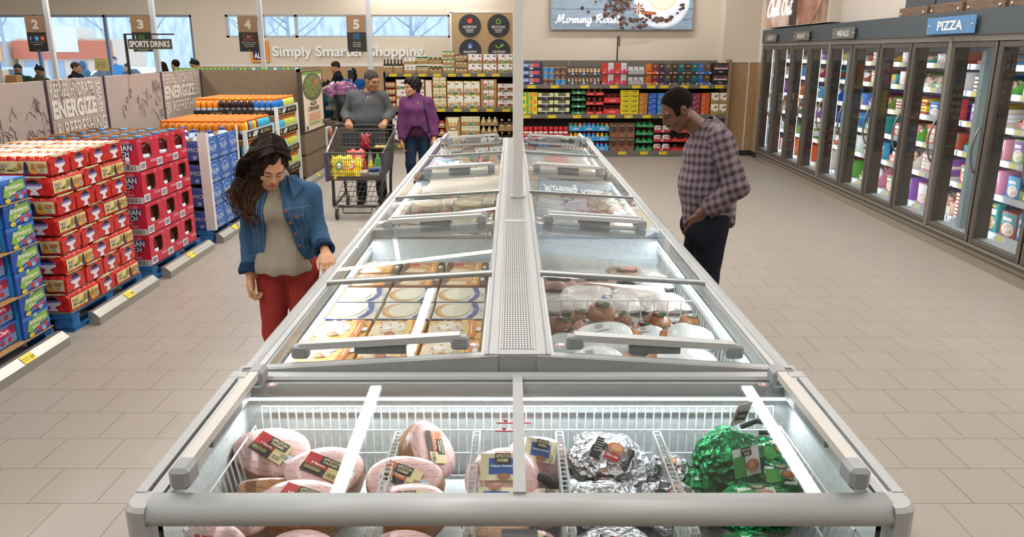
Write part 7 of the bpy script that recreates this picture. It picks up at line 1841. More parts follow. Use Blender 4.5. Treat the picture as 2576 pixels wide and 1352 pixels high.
hem = [cap(V3(0, .012, 1.0), V3(0, .026, .845), .120, .158, .05, sq=((0, 1, 0), .80), cuts=((V3(0, 0, .815), (0, 0, -1)),))]
sw = [p for p in torso(J, B, .007, .05)[:2]] + torso(J, B, .004, .05)[3:] + hem
neckr = [cap(J['nb']+V3(0, .005, -.01), J['nb']+V3(.0, .035, .062), .066, .062, .03, sq=None)]
wear(W1, 'sweater', [dict(p) for p in sw]+neckr, .0055, M_KNIT, lambda V: .006*np.sin(V[:, 0]*60)*np.clip((1.0-V[:, 2])*6, 0, 1), 'light grey knitted sweater with roll neck')
jk = torso(J, B, .028, .04)[:2]+torso(J, B, .018, .035)[3:5]+[ell(J['chest']+V3(x, .088, 0), (.080, .062, .072), .05) for x in (-.062, .062)]+[cap(V3(0, .0, 1.0), V3(0, .0, .905), .146, .160, .05, sq=((0, 1, 0), .74), cuts=((V3(0, 0, .862), (0, 0, -1)),))]
for s in ('R', 'L'): jk += arm(J, B, s, .017, .82, .025, flare=.005)
jk.append(cap(J['nb']+V3(0, -.0, -.02), J['nb']+V3(0, .012, .045), .078, .080, .02, cuts=((J['nb']+V3(0, 0, .055), (0, -.35, 1)),)))
jk.append(cap(J['nb']+V3(0, .01, .10), J['nb']+V3(0, .02, -.02), .066, .064, .004, 's'))
jk.append(wedge([(V3(.045, 0, 1.25), (1, 0, .09)), (V3(-.028, 0, 1.25), (-1, 0, .20)), (V3(0, .03, 0), (0, -1, 0))], .006))
DJ = wear(W1, 'denim_jacket', jk, .0050, M_DEN, folds(.0022, 20, 8), 'open blue denim jacket')
def on_front(pts, lift=.0025): return rows_of(jk, [V3(x, .3, z) for x, z in pts], (0, -1, 0), lift)
def edge_x(z, left): return (-.028-.20*(1.25-z)) if left else (.045-.09*(z-1.25))
b = MB()
for i in range(5):
 z = 1.165-.067*i; x = -.028+.20*(z-1.25)-.020
 p = on_front([(x, z)], .003)[0]; b = MB(); b.lathe([(.0, -.004), (.009, -.003), (.009, 0)], p, M_COPPER, 12, 'y'); b.M = None; m = b.mesh('button'); o = obj('button', m, DJ)
b = MB()
for off in (-.006, -.036): b.tube(on_front([(-.028+.20*(z-1.25)+off, z) for z in np.linspace(1.22, .885, 24)], .0012), .0011, M_THREAD, 4)
for off in (.006, .036): b.tube(on_front([(.045-.09*(z-1.25)+off, z) for z in np.linspace(1.22, .885, 24)], .0012), .0011, M_THREAD, 4)
for (xa, xb, z) in ((-.165, -.06, 1.178), (.06, .165, 1.178)): b.tube(on_front([(x, z) for x in np.linspace(xa, xb, 14)], .0012), .0013, M_THREAD, 4)
for (xa, xb, z) in ((-.175, -.10, .905), (.08, .175, .905)): b.tube(on_front([(x, z) for x in np.linspace(xa, xb, 14)], .0012), .0013, M_THREAD, 4)
for (x0, x1) in ((-.115, -.128), (-.142, -.140), (.105, .115), (.14, .138)): b.tube(on_front([(x0+(x1-x0)*q, 1.15-.24*q) for q in np.linspace(0, 1, 18)], .0012), .0011, M_THREAD, 4)
b.build('seam_stitching', DJ)
for sx in (-1, 1):
 b = MB(); cx_ = -.112 if sx < 0 else .118
 q = [(cx_-.033, 1.172), (cx_+.033, 1.172), (cx_+.033, 1.140), (cx_, 1.125), (cx_-.033, 1.140)]
 outer = on_front(q, .0055); b.add(outer, [tuple(range(5))], M_DEN); b.tube(outer, .0012, M_THREAD, 4, True)
 p = on_front([(cx_, 1.135)], .006)[0]; b.lathe([(0, -.003), (.008, -.002), (.008, 0)], p, M_COPPER, 12, 'y'); b.build('pocket_flap', DJ)
# collar wings
for sx in (-1, 1):
 b = MB(); P = [J['nb']+V3(sx*.058, .050, .062), J['nb']+V3(sx*.088, -.01, .060), J['nb']+V3(sx*.138, .045, .010), J['nb']+V3(sx*.098, .122, -.050)]
 Q = [p+V3(sx*.004, .010, .010) for p in P]; b.add(P+Q, [(3, 2, 1, 0), (4, 5, 6, 7), (0, 1, 5, 4), (1, 2, 6, 5), (2, 3, 7, 6), (3, 0, 4, 7)], M_DEN); b.build('collar', DJ)
for s in ('R', 'L'):
 a, c = J['el'+s], J['wr'+s]; d = unit(c-a); e0 = a+(c-a)*.70; e1 = a+(c-a)*.97
 fl = [cap(e0, e1, .050, .056, .01, cuts=((e1-d*.004, d), (e0+d*.002, -d))), cap(e0-d*.02, e1+d*.06, .032, .034, .004, 's')]
 if s == 'R': fl.insert(1, cap(e0+V3(.03, -.02, -.01), e1+V3(.055, -.01, .012), .022, .012, .03, cuts=((e1-d*.004, d),)))
 wear(W1, 'jacket_cuff', fl, .004, M_DEND, None, 'dark turned-back jacket cuff')
M_REDT = cloth('red_twill', '#a33a38', '#b2463f', 120, .35, .8, 10)
tr = [ell(J['pelvis']+V3(0, 0, -.0), (.162, .128, .115), .05, cuts=((V3(0, 0, .945), (0, 0, 1)),))]
for s in ('R', 'L'): tr += leg(J, B, s, .010, .97, .035)
wear(W1, 'trousers', tr, .006, M_REDT, folds(.0015), 'slim red trousers')
for s in ('R', 'L'): wear(W1, 'shoe', foot(J, s, (0, 1, 0), .008), .007, mat('#4a3428', .5))
# long wavy hair
def hairm(name, c1, c2, zlo, zhi):
 t = NT(name); v = t.coords(); z = t.xyz(v)[2]; g = t.node('ShaderNodeMapRange'); g.inputs['From Min'].default_value = zlo; g.inputs['From Max'].default_value = zhi; t.link(z, g.inputs[0])
 ms = t.node('ShaderNodeMapping'); ms.inputs['Scale'].default_value = (1, 1, .12); t.link(v, ms.inputs[0]); n = t.noise(ms.outputs[0], 140, 2)
 c = t.mix(g.outputs[0], c2, c1); t.color(t.mix(t.math('MULTIPLY', n, .6), c, '#1a100a')); t.b.inputs['Roughness'].default_value = .6; t.b.inputs['Specular IOR Level'].default_value = .22; return t.m
M_HAIRW = hairm('brown_wavy_hair', '#2a1a12', '#6b452a', 1.12, 1.40)
R = hd['R']; HC = J['hd']; Lh = lambda x, y, z: HC+R @ V3(x, y, z)
hp = [ell(Lh(0, -.03, .040), (.088, .100, .090), .03, 'u', R), ell(Lh(.05, -.01, .0), (.050, .07, .10), .04, 'u', R), ell(Lh(-.055, -.045, .01), (.033, .05, .07), .03, 'u', R),
  cap(Lh(.072, -.01, .01), V3(.098, .03, 1.33), .050, .066, .05), cap(V3(.098, .03, 1.33), V3(.130, .06, 1.24), .066, .052, .05), cap(V3(.130, .06, 1.24), V3(.105, .095, 1.13), .066, .030, .05),
  cap(V3(.06, -.06, 1.36), V3(.09, -.06, 1.22), .07, .05, .05), cap(V3(-.0, -.05, 1.34), V3(.02, -.07, 1.22), .05, .05, .05),
  ell(Lh(-.012, .092, -.030), (.050, .062, .088), .012, 's', R), cap(Lh(-.030, .06, -.03), Lh(-.06, .1, -.08), .03, .04, .012, 's')]
b_me = sdf_mesh('hair', hp, .005, [M_HAIRW], (), 1, lambda V: .004*np.sin(V[:, 0]*130+V[:, 2]*35)+.003*np.sin(V[:, 1]*150+V[:, 2]*50))
HW = obj('hair', b_me, W1, 'long wavy brown hair over one shoulder')
rn = random.Random(5); b = MB()
def lerp3(P, t):
 x = t*(len(P)-1); i = min(int(x), len(P)-2); f = x-i; f2 = f*f*(3-2*f); return P[i]*(1-f2)+P[i+1]*f2
CR = [Lh(.0, -.0, .125), Lh(.062, .01, .085), Lh(.095, .012, .02), V3(.112, .045, 1.31), V3(.150, .075, 1.23), V3(.118, .112, 1.14), V3(.085, .125, 1.08)]
for k in range(210):
 a = rn.uniform(-2.2, 2.2); sc = rn.uniform(.55, 1.25); ph = 2.2*round(a*1.6)+rn.uniform(-.5, .5); Ls = rn.uniform(.72, 1.0); amp = rn.uniform(.005, .012); out = rn.uniform(-.6, 1.4) if k % 9 == 0 else 0
 P = []; rad = []
 for i in range(34):
  t = i/33*Ls; c = lerp3(CR, t); rr_ = (.016+.075*min(1, t*1.8))*sc*(1-.55*max(0, t-.72)/.28)
  off = V3(math.cos(a)*rr_*.9+.02*out*t*t*2, math.sin(a)*rr_*.8, math.sin(a*1.3)*rr_*.35)
  w_ = amp*t*2.2; off = off+V3(math.sin(t*26+ph)*w_, math.cos(t*23+ph)*w_, 0)
  P.append(tuple(c+off)); rad.append(.0036*(1-.7*t/Ls)*(.6 if i == 0 else 1))
 b.tube(P, rad, M_HAIRW, 5)
for k in range(26):    # the side swept behind the far ear
 ph = rn.uniform(0, 6.28); P = []; o_ = rn.uniform(-.012, .012)
 C2 = [Lh(.0, -.0, .126), Lh(-.052, .025+o_, .095), Lh(-.080, .02+o_, .03), Lh(-.086, -.03+o_, -.05), V3(-.05, -.05, 1.27)]
 for i in range(12): c = lerp3(C2, i/11); P.append(tuple(c+V3(.004*math.sin(i+ph), .004*math.cos(i*1.3+ph), 0)))
 b.tube(P, .0045, M_HAIRW, 5, r1=.0015)
for k in range(330):    # strands combed down both sides from the parting
 sg = 1 if k % 5 else -1; y0 = rn.uniform(-.10, .055); ph = rn.uniform(0, 6.28); P = []; n_ = 16; end = rn.uniform(1.5, 2.15) if sg > 0 else rn.uniform(1.3, 1.75)
 for i in range(n_):
  q = end*i/(n_-1); k0 = .0035*math.sin(q*4+ph)+.0005*(k % 7)
  P.append(tuple(Lh(sg*(.004+(.087+k0)*math.sin(q))+(.02*max(0, q-1.5) if sg > 0 else 0), -.03+(y0+.03)*(.55+.45*math.cos(q*.8))+.012*math.sin(q*2.2)+k0, .040+(.088+k0)*math.cos(q)-.05*max(0, q-1.5))))
 b.tube(P, .0027, M_HAIRW, 4, r1=.0018)
b.build('hair_strand_wave', HW)['kind'] = 'stuff'
face_lines(W1, J, hd, '#23150e', .0030, .0022, head_prims(J['hd'], hd['R'], hd['s'], True))
b = MB(); w_ = J['wrL']; pr_ = w_+V3(-.036, .135, -.045); b.tube([tuple(pr_+V3(.010*math.cos(a), .0, .010*math.sin(a))) for a in np.linspace(0, 6.28, 12)], .0014, mat('#d8c58a', .25, .9), 6, True); b.build('ring', W1)

# ------------------------------------------------------------------ the man in the plaid shirt
J = dict(pelvis=V3(0, -.02, .97), waist=V3(0, .01, 1.12), chest=V3(0, .0, 1.31), nb=V3(0, .035, 1.470), shR=V3(.185, -.01, 1.425), shL=V3(-.185, -.01, 1.425),
   elR=V3(.235, -.08, 1.14), wrR=V3(.205, .0, .93), elL=V3(-.245, -.115, 1.14), wrL=V3(-.190, .07, .975), hiR=V3(.095, -.02, .90), hiL=V3(-.095, -.02, .90),
   knR=V3(.10, .05, .50), knL=V3(-.10, .0, .50), anR=V3(.10, .04, .085), anL=V3(-.10, -.02, .085), hd=V3(-.005, .235, 1.600))
B = dict(t=(.195, .152, .185, .165, .185, .150), s=1.22, l=1.14, n=1.18)
hd = dict(R=frame((-.24, .80, -.52)), s=1.08, jaw=1.12)
SKD = skin('skin_deep_brown', '#5f3c29', '#6a452f')
hL = hand_prims(J['wrL']+V3(.0, .015, -.02), (.1, .45, -1), (1, 0, 0), (0, 1, .3), .25, 1.05); hR = hand_prims(J['wrR'], (-.1, .3, -1), (-1, 0, 0), (0, 1, .3), .4, 1.05)
W2 = person('man in plaid shirt with hand in pocket looking down into the freezer', (1.285, 5.02, 0), math.pi/2, body_of(J, B, hd, [hL, hR]), .0048, SKD, [(lips(J, hd), 1)], [SKD, mat('#80504a', .45)])
def plaid(name, u, v):
 t = NT(name); c = t.coords(); s_ = t.xyz(c)
 def dot(w): return t.math('ADD', t.math('ADD', t.math('MULTIPLY', s_[0], float(w[0])), t.math('MULTIPLY', s_[1], float(w[1]))), t.math('MULTIPLY', s_[2], float(w[2])))
 n = t.math('MULTIPLY', t.math('SUBTRACT', t.noise(c, 7, 2), .5), .022)
 def band(x, per, off, wd): return t.math('LESS_THAN', t.math('FRACT', t.math('ADD', t.math('MULTIPLY', x, 1/per), off)), wd)
 a = t.math('ADD', dot(u), n); bb = t.math('ADD', dot(v), n)
 col = t.mix(.5, '#4a3742', '#46343f')
 for x in (a, bb):
  col = t.mix(t.math('MULTIPLY', band(x, .052, 0, .30), .34), col, '#8f8088'); col = t.mix(t.math('MULTIPLY', band(x, .052, .45, .18), .45), col, '#33232d')
  for o_ in (.03, .62, .80): col = t.mix(t.math('MULTIPLY', band(x, .052, o_, .045), .5), col, '#b9acae')
 t.color(col); t.b.inputs['Roughness'].default_value = .85; t.bump(t.math('ADD', t.noise(c, 13, 3), t.math('MULTIPLY', t.noise(c, 300, 1), .1)), .5, .015); return t.m
M_PL = plaid('plaid_shirt', (.75, 1, .0), (0, .08, 1))
sh = torso(J, B, .022, .06)[:2]+torso(J, B, .016, .05)[3:]+[cap(V3(0, .0, 1.12), V3(0, -.005, .965), .196, .200, .06, sq=((0, 1, 0), .82), cuts=((V3(0, 0, .885), (0, -.12, -1)),)), cap(V3(-.05, .09, .99), V3(-.06, .135, .865), .075, .035, .06, sq=((0, 1, 0), .6)), cap(V3(-.06, -.11, 1.0), V3(-.06, -.145, .90), .09, .06, .06, sq=((0, 1, 0), .5))]
SHT = wear(W2, 'plaid_shirt', sh, .0055, M_PL, folds(.0035, 17, 7, 1.0), 'purple and white plaid shirt')
for s in ('R', 'L'):
 d = unit(J['el'+s]-J['sh'+s]); f = unit(np.cross(d, (1, 0, 0))); f = f if f[1] > 0 else -f
 wear(W2, 'shirt_sleeve', arm(J, B, s, .021, .93, .035, flare=.006), .0055, plaid('plaid_sleeve_'+s, f*1.0+V3(.5, 0, 0), d), folds(.0045, 24, 9, 2.0))
ca = unit(J['hd']-J['nb']+V3(0, -.06, 0)); c0 = J['nb']+V3(0, -.015, -.01)
wear(W2, 'collar', [cap(c0-ca*.03, c0+ca*.09, .100, .090, .02, cuts=((c0+ca*.058, ca),)), cap(c0-ca*.06, c0+ca*.14, .086, .079, .004, 's'), wedge([(c0+V3(.015, 0, 0), (1, 0, .3)), (c0+V3(-.015, 0, 0), (-1, 0, .3)), (c0+V3(0, .05, 0), (0, -1, 0))], .004)], .005, M_PL)
M_DJ = cloth('dark_jeans', '#1a1c24', '#23262f', 120, .3, .85, 9)
tr = [ell(J['pelvis'], (.178, .140, .12), .05, cuts=((V3(0, 0, 1.02), (0, 0, 1)),))]
for s in ('R', 'L'): tr += leg(J, B, s, .014, .98, .04, flare=.016)
tr.append(ell(V3(-.160, .095, .85), (.058, .075, .10), .08)); tr.append(ell(V3(.18, .05, .82), (.06, .08, .1), .04))
wear(W2, 'jeans', tr, .007, M_DJ, folds(.002, 12, 6), 'dark navy jeans')
for s in ('R', 'L'): wear(W2, 'shoe', foot(J, s, (0, 1, 0), .010), .008, mat('#241f1c', .5))
R = hd['R']; HC = J['hd']; Lh = lambda x, y, z: HC+R @ (V3(x, y, z)*1.08)
M_BUZZ = noisy('close_cropped_hair', '#120d0b', '#1f1713', 220, .9, .4, 2)
hp = [ell(Lh(0, -.018, .036), V3(.0765, .0985, .087)*1.08, .01, 'u', R, cuts=((Lh(0, .052, .052), R @ V3(0, 1, -.45)), (Lh(0, -.02, -.012), R @ V3(0, .12, -1))))]
for sg in (-1, 1): hp.append(ell(Lh(sg*.060, .03, .01), V3(.016, .028, .03)*1.08, .01, 'u', R, cuts=((Lh(0, .045, 0), R @ V3(0, 1, 0)),)))
wear(W2, 'hair', hp, .004, M_BUZZ)
bd = [ell(Lh(0, .078, -.105), V3(.030, .020, .024)*1.08, .01, 'u', R)]+[ell(Lh(0, .092, -.0545), V3(.026, .008, .0050)*1.08, .01, 'u', R)]
wear(W2, 'beard', bd, .003, M_BUZZ)
face_lines(W2, J, hd, '#100b09', .0040, .0022, head_prims(J['hd'], hd['R'], hd['s'], False, hd['jaw']), 1)

# ------------------------------------------------------------------ the man with the grey sweater behind the cart
J = dict(pelvis=V3(0, 0, .95), waist=V3(0, .02, 1.10), chest=V3(0, .0, 1.285), nb=V3(-.02, .0, 1.445), shR=V3(.195, -.01, 1.39), shL=V3(-.195, -.01, 1.39),
   elR=V3(.300, -.03, 1.17), wrR=V3(.225, .20, 1.085), elL=V3(-.285, -.03, 1.17), wrL=V3(-.250, .20, 1.085), hiR=V3(.10, 0, .88), hiL=V3(-.10, 0, .88),
   knR=V3(.11, .06, .49), knL=V3(-.12, .02, .49), anR=V3(.13, .07, .085), anL=V3(-.13, -.03, .085), hd=V3(-.075, .055, 1.600))
B = dict(t=(.190, .135, .185, .150, .175, .135), s=1.14, l=1.1, n=1.12)
hd = dict(R=frame((-.72, .62, -.26), (.02, 0, 1)), s=1.05, jaw=1.08)
SKM = skin('skin_brown', '#9a6a4b', '#a67556')
hR = hand_prims(J['wrR']+V3(-.005, .015, -.0), (-.05, .85, -.35), (0, -.25, -1), (-1, .1, 0), .75, 1.05); hL = hand_prims(J['wrL']+V3(.005, .015, 0), (.05, .85, -.35), (0, -.25, -1), (1, .1, 0), .75, 1.05)
W3 = person('man in grey quarter-zip sweater pushing the shopping cart', (-1.885, 10.36, 0), math.pi, body_of(J, B, hd, [hL, hR]), .006, SKM, [(lips(J, hd), 1)], [SKM, mat('#8f5a4a', .45)])
M_GREY = cloth('grey_wool', '#4b4c4d', '#5b5c5e', 110, .5, .95, 8, .012)
g = torso(J, B, .024, .06)[:2]+torso(J, B, .016, .05)[3:]+[cap(V3(0, .01, 1.1), V3(0, .005, .94), .205, .195, .06, sq=((0, 1, 0), .82), cuts=((V3(0, 0, .885), (0, 0, -1)),))]
for s in ('R', 'L'): g += arm(J, B, s, .022, .93, .035)
g += [cap(J['nb']+V3(0, -.01, -.02), J['nb']+V3(-.01, .005, .065), .094, .088, .03, cuts=((J['nb']+V3(0, 0, .068), (0, .6, 1)),)), cap(J['nb']+V3(0, .02, .1), J['nb']+V3(0, .02, -.0), .077, .074, .004, 's'), wedge([(J['nb']+V3(.012, 0, -.05), (1, 0, -.5)), (J['nb']+V3(-.012, 0, -.05), (-1, 0, -.5)), (J['nb']+V3(0, .04, 0), (0, -1, 0)), (J['nb']+V3(0, 0, -.11), (0, 0, -1))], .006)]
SWT = wear(W3, 'sweater', g, .0065, M_GREY, folds(.004, 15, 7), 'charcoal grey quarter-zip sweater')
wear(W3, 'shirt_collar', [cap(J['nb']+V3(0, .004, -.08), J['nb']+V3(-.01, .02, .048), .084, .074, .02, cuts=((J['nb']+V3(0, .02, .045), (0, .6, 1)),))], .006, plaid('check_collar', (3, 3, 0), (0, 0, 3)))
b = MB(); P = rows_of(g, [V3(-.005, .3, z) for z in np.linspace(1.36, 1.24, 6)], (0, -1, 0), .003); b.tube(P, .003, mat('#8d8f92', .35, .7), 5); b.build('zip', SWT)
M_BLK = cloth('black_trousers', '#17171a', '#1e1e22', 90, .3)
tr = [ell(J['pelvis'], (.178, .140, .12), .05)]
for s in ('R', 'L'): tr += leg(J, B, s, .012, .98, .04, flare=.014)
wear(W3, 'trousers', tr, .009, M_BLK, folds(.002, 12, 6))
for s in ('R', 'L'): wear(W3, 'shoe', foot(J, s, (0, 1, 0), .014), .009, mat('#0f0f10', .25))
R = hd['R']; HC = J['hd']; Lh = lambda x, y, z: HC+R @ (V3(x, y, z)*1.05)
M_SALT = noisy('short_grey_black_hair', '#211c19', '#57514c', 120, .9, .5, 2)
hp = [ell(Lh(0, -.018, .038), V3(.079, .100, .090)*1.05, .01, 'u', R, cuts=((Lh(0, .074, .056), R @ V3(0, 1, -.5)), (Lh(0, -.02, -.03), R @ V3(0, .35, -1))))]
wear(W3, 'hair', hp, .005, M_SALT)
face_lines(W3, J, hd, '#2a221d', .0038, .0022, head_prims(J['hd'], hd['R'], hd['s'], False, hd['jaw']), 1)
b = MB(); b.tube([tuple(J['wrL']+V3(.036-.018*1, .125, -.035)+V3(.011*math.cos(a), .003, .011*math.sin(a))) for a in np.linspace(0, 6.28, 10)], .002, mat('#d8c58a', .25, .9), 6, True); b.build('ring', W3)

# ------------------------------------------------------------------ the woman in the purple sweater
J = dict(pelvis=V3(0, 0, .90), waist=V3(0, .01, 1.04), chest=V3(0, 0, 1.20), nb=V3(.0, .0, 1.345), shR=V3(.165, -.01, 1.29), shL=V3(-.165, -.01, 1.29),
   elR=V3(.215, -.02, 1.04), wrR=V3(.205, .07, .80), elL=V3(-.235, -.02, 1.04), wrL=V3(-.235, .07, .83), hiR=V3(.09, 0, .83), hiL=V3(-.09, 0, .83), knR=V3(.10, .05, .46), knL=V3(-.08, .02, .46), anR=V3(.10, .03, .085), anL=V3(-.08, -.02, .085), hd=V3(.045, .045, 1.500))
B = dict(t=(.165, .115, .150, .115, .168, .120), s=1.0, l=1.0, n=.95, bust=True)
hd = dict(R=frame((.80, .55, .0), (-.05, 0, 1)), s=.98, f=True)
hR = hand_prims(J['wrR']+V3(0, .01, -.03), (-.05, .15, -1), (-1, 0, 0), (0, 1, .2), .45, .95); hL = hand_prims(J['wrL']+V3(0, .02, -.02), (0, .3, -1), (1, 0, 0), (0, 1, .2), .45, .95)
W4 = person('woman in purple wrap sweater with a black shoulder strap, facing the cart', (-1.295, 10.75, 0), math.pi, body_of(J, B, hd, [hL, hR]), .006, skin('skin_tan', '#bb8261', '#c68d6c'), [(lips(J, hd), 1)], [skin('skin_tan_b', '#bb8261', '#c68d6c'), mat('#a85a52', .4)])
M_PUR = cloth('purple_wool', '#5b3157', '#6d3e68', 120, .5, .95, 9, .012); M_PURD = cloth('dark_plum_knit', '#3f1f33', '#4a283d', 120, .3)
g = torso(J, B, .026, .06)[:2]+torso(J, B, .018, .05)[3:]
for s in ('R', 'L'): g += arm(J, B, s, .020, .95, .035, flare=.008)
g += [cap(V3(.0, .0, 1.06), V3(.0, .0, .90), .185, .215, .06, sq=((0, 1, 0), .74), cuts=((V3(.10, 0, .80), (-.5, 0, -1)),)),
  cap(J['nb']+V3(0, -.01, -.02), J['nb']+V3(.02, .01, .04), .090, .080, .03), cap(V3(.10, .05, 1.0), V3(.155, .10, .72), .085, .022, .05, sq=((0, 1, 0), .5)), cap(V3(-.10, .05, 1.0), V3(-.165, .09, .76), .09, .035, .05, sq=((0, 1, 0), .5)),
  wedge([(V3(.055, 0, .98), (1, 0, .55)), (V3(-.06, 0, .99), (-1, 0, .62)), (V3(0, .03, 0), (0, -1, 0)), (V3(0, 0, .985), (0, 0, 1))], .01)]
PUR = wear(W4, 'wrap_sweater', g, .0065, M_PUR, folds(.0045, 16, 8, .5), 'purple wrap sweater with pointed hems')
b = MB(); p = rows_of(g, [V3(-.035, .3, 1.29)], (0, -1, 0), .004)[0]; b.lathe([(0, -.006), (.016, -.004), (.016, 0)], p, mat('#9a8064', .4), 12, 'y'); b.build('button', PUR)
b = MB();
for k in range(7):
 x0 = -.02+.012*k; P = rows_of(g, [V3(x0-.10*q, .3, 1.22-.22*q) for q in np.linspace(0, 1, 10)], (0, -1, 0), .0); b.tube(P, .004, M_PUR, 5) if k in (2, 4) else None
b.build('drape_fold', PUR)
wear(W4, 'undershirt', [cap(V3(0, .01, 1.05), V3(0, .015, .90), .15, .168, .05, sq=((0, 1, 0), .76), cuts=((V3(0, 0, .84), (0, 0, -1)),))], .008, M_PURD)
tr = [ell(J['pelvis'], (.172, .142, .12), .05)]
for s in ('R', 'L'): tr += leg(J, B, s, .008, .98, .04)
wear(W4, 'jeans', tr, .009, cloth('blue_jeans', '#1f2c40', '#2a3a52', 90, .3))
for s in ('R', 'L'): wear(W4, 'shoe', foot(J, s, (0, 1, 0), .008), .009, mat('#1f1a18', .4))
R = hd['R']; HC = J['hd']; Lh = lambda x, y, z: HC+R @ V3(x, y, z)
hp = [ell(Lh(0, -.03, .045), (.088, .108, .092), .03, 'u', R), ell(Lh(0, .05, .085), (.062, .050, .040), .03, 'u', R), ell(Lh(0, -.075, -.03), (.062, .045, .07), .03, 'u', R), ell(Lh(.06, -.02, .0), (.028, .05, .05), .02, 'u', R), ell(Lh(-.06, -.02, .0), (.028, .05, .05), .02, 'u', R), ell(Lh(.03, .085, .068), (.03, .02, .03), .02, 'u', R), ell(Lh(0, .098, -.02), (.052, .050, .082), .01, 's', R)]
wear(W4, 'hair', hp, .005, noisy('short_black_hair', '#14100e', '#2b2320', 60, .5, .6, 3, (1, 1, 2)), lambda V: .005*np.sin(V[:, 0]*110+V[:, 2]*60)+.004*np.sin(V[:, 1]*120-V[:, 2]*70))
face_lines(W4, J, hd, '#1a1310', .003, .002, head_prims(J['hd'], hd['R'], hd['s'], True), 1)
P = rows_of(g, [V3(-.105-.075*q, .3, 1.335-.42*q) for q in np.linspace(0, 1, 12)], (0, -1, 0), .004)
b = MB(); P = [tuple(np.array((-.09, -.06, 1.30))), tuple(np.array((-.10, -.0, 1.372)))]+P; b.tube(P, .012, mat('#17151a', .6), 6)
solo('shoulder_strap_bag', b, 'black shoulder strap bag worn by the woman in purple', 'bag', (-1.295, 10.75, 0), math.pi)

# ------------------------------------------------------------------ shoppers and cashiers near the front windows
def bystander(lab, loc, rz, coat, hair, h=1.72, skinc='#b98a6c', hat=None, sit=False, long_hair=False, hood=False, look=(0, 1, -.05), arms='down', trousers='#23262c', coat2=None):
 k = h/1.75; S = lambda x, y, z: V3(x*k, y*k, z*k)
 zs = -.42 if sit else 0
 J = dict(pelvis=S(0, 0, .93+zs), waist=S(0, .0, 1.07+zs), chest=S(0, 0, 1.25+zs), nb=S(0, 0, 1.42+zs), shR=S(.185, 0, 1.37+zs), shL=S(-.185, 0, 1.37+zs), elR=S(.235, -.02, 1.10+zs), wrR=S(.22, .1, .86+zs), elL=S(-.235, -.02, 1.10+zs), wrL=S(-.22, .1, .86+zs),
    hiR=S(.1, 0, .88+zs), hiL=S(-.1, 0, .88+zs), knR=S(.11, .03, .48), knL=S(-.11, .03, .48), anR=S(.11, 0, .085), anL=S(-.11, 0, .085), hd=S(0, .04, 1.585+zs))
 if sit:
  for s, x in (('R', .11), ('L', -.11)): J['kn'+s] = S(x, .42, .50); J['an'+s] = S(x, .42, .085)
 if arms == 'front':
  for s, x in (('R', .24), ('L', -.24)): J['el'+s] = S(x, .06, 1.12+zs); J['wr'+s] = S(x*.6, .30, 1.08+zs)
 if arms == 'raised': J['elR'] = S(.25, .05, 1.14+zs); J['wrR'] = S(.10, .26, 1.30+zs)
 B = dict(t=(.18, .125, .165, .125, .175, .13), s=1.1, l=1.08, n=1.05); hd = dict(R=frame(look), s=1.02*k)
 sk = skin('skin_%s' % skinc[1:], skinc, skinc)
 hands = [hand_prims(J['wr'+s], unit(J['wr'+s]-J['el'+s]), (x, 0, 0), (0, 1, .3), .5) for s, x in (('R', -1), ('L', 1))]
 t = person(lab, loc, rz, body_of(J, B, hd, hands), .010, sk)
 g = torso(J, B, .03, .06)[:2]+torso(J, B, .022, .05)[3:]+[cap(J['waist'], J['pelvis']+V3(0, 0, .0), .19, .195, .06, sq=((0, 1, 0), .8), cuts=((J['pelvis']-V3(0, 0, .06), (0, 0, -1)),))]
 for s in ('R', 'L'): g += arm(J, B, s, .026, .93, .04)
 g.append(cap(J['nb']-V3(0, 0, .02), J['nb']+V3(0, 0, .045), .085, .08, .03))
 R = hd['R']; Lh = lambda x, y, z: J['hd']+R @ (V3(x, y, z)*k)
 if hood: g += [ell(Lh(0, -.05, .02), (.105, .10, .12), .03, 'u', R), ell(Lh(0, .10, -.02), (.07, .07, .1), .02, 's', R)]
 wear(t, 'coat', g, .011, cloth('coat_%s' % coat[1:], coat, coat2 or coat, 14, .5, .9, 9), folds(.005, 14, 7))
 tr = [ell(J['pelvis'], (.18, .14, .12), .05)]
 for s in ('R', 'L'): tr += leg(J, B, s, .012, .98, .04)
 wear(t, 'trousers', tr, .014, mat(trousers, .9))
 for s in ('R', 'L'): wear(t, 'shoe', foot(J, s, (0, 1, 0), .01), .014, mat('#1c1a1a', .6))
 if not hood:
  hp = [ell(Lh(0, -.018, .040), V3(.080, .102, .090)*k, .01, 'u', R, cuts=((Lh(0, .070, .05), R @ V3(0, 1, -.5)), (Lh(0, -.02, -.03), R @ V3(0, .35, -1))))]
  if long_hair: hp += [ell(Lh(0, -.05, -.05), V3(.085, .07, .12)*k, .03, 'u', R), cap(Lh(0, -.06, -.08), Lh(.0, -.10, -.28), .08, .05, .04)]
  if hat: hp = [ell(Lh(0, -.012, .050), V3(.086, .106, .088)*k, .01, 'u', R, cuts=((Lh(0, 0, .018), R @ V3(0, -.25, -1)),))]+([ell(Lh(0, -.06, .145), (.025, .025, .025), .02)] if hat != 'cap' else [])
  wear(t, 'knit_hat' if hat else 'hair', hp, .008, cloth('hair_%s' % hair[1:], hair, hair, 90, .5))
 face_lines(t, J, hd, '#2a1d16', .004, .0024, head_prims(J['hd'], hd['R'], hd['s']), 1)
 return t
PI = math.pi
bystander('man in a dark green coat and cap with his back turned, left checkout', (-11.12, 18.0, 0), .35, '#18342a', '#27283a', 1.73, '#9a7a64', 'cap')
bystander('person in a brown camouflage coat and dark knit hat at the left checkout', (-10.28, 17.35, 0), -.3, '#2e271b', '#14141c', 1.70, '#8a6a54', 'pom', coat2='#4a4028')
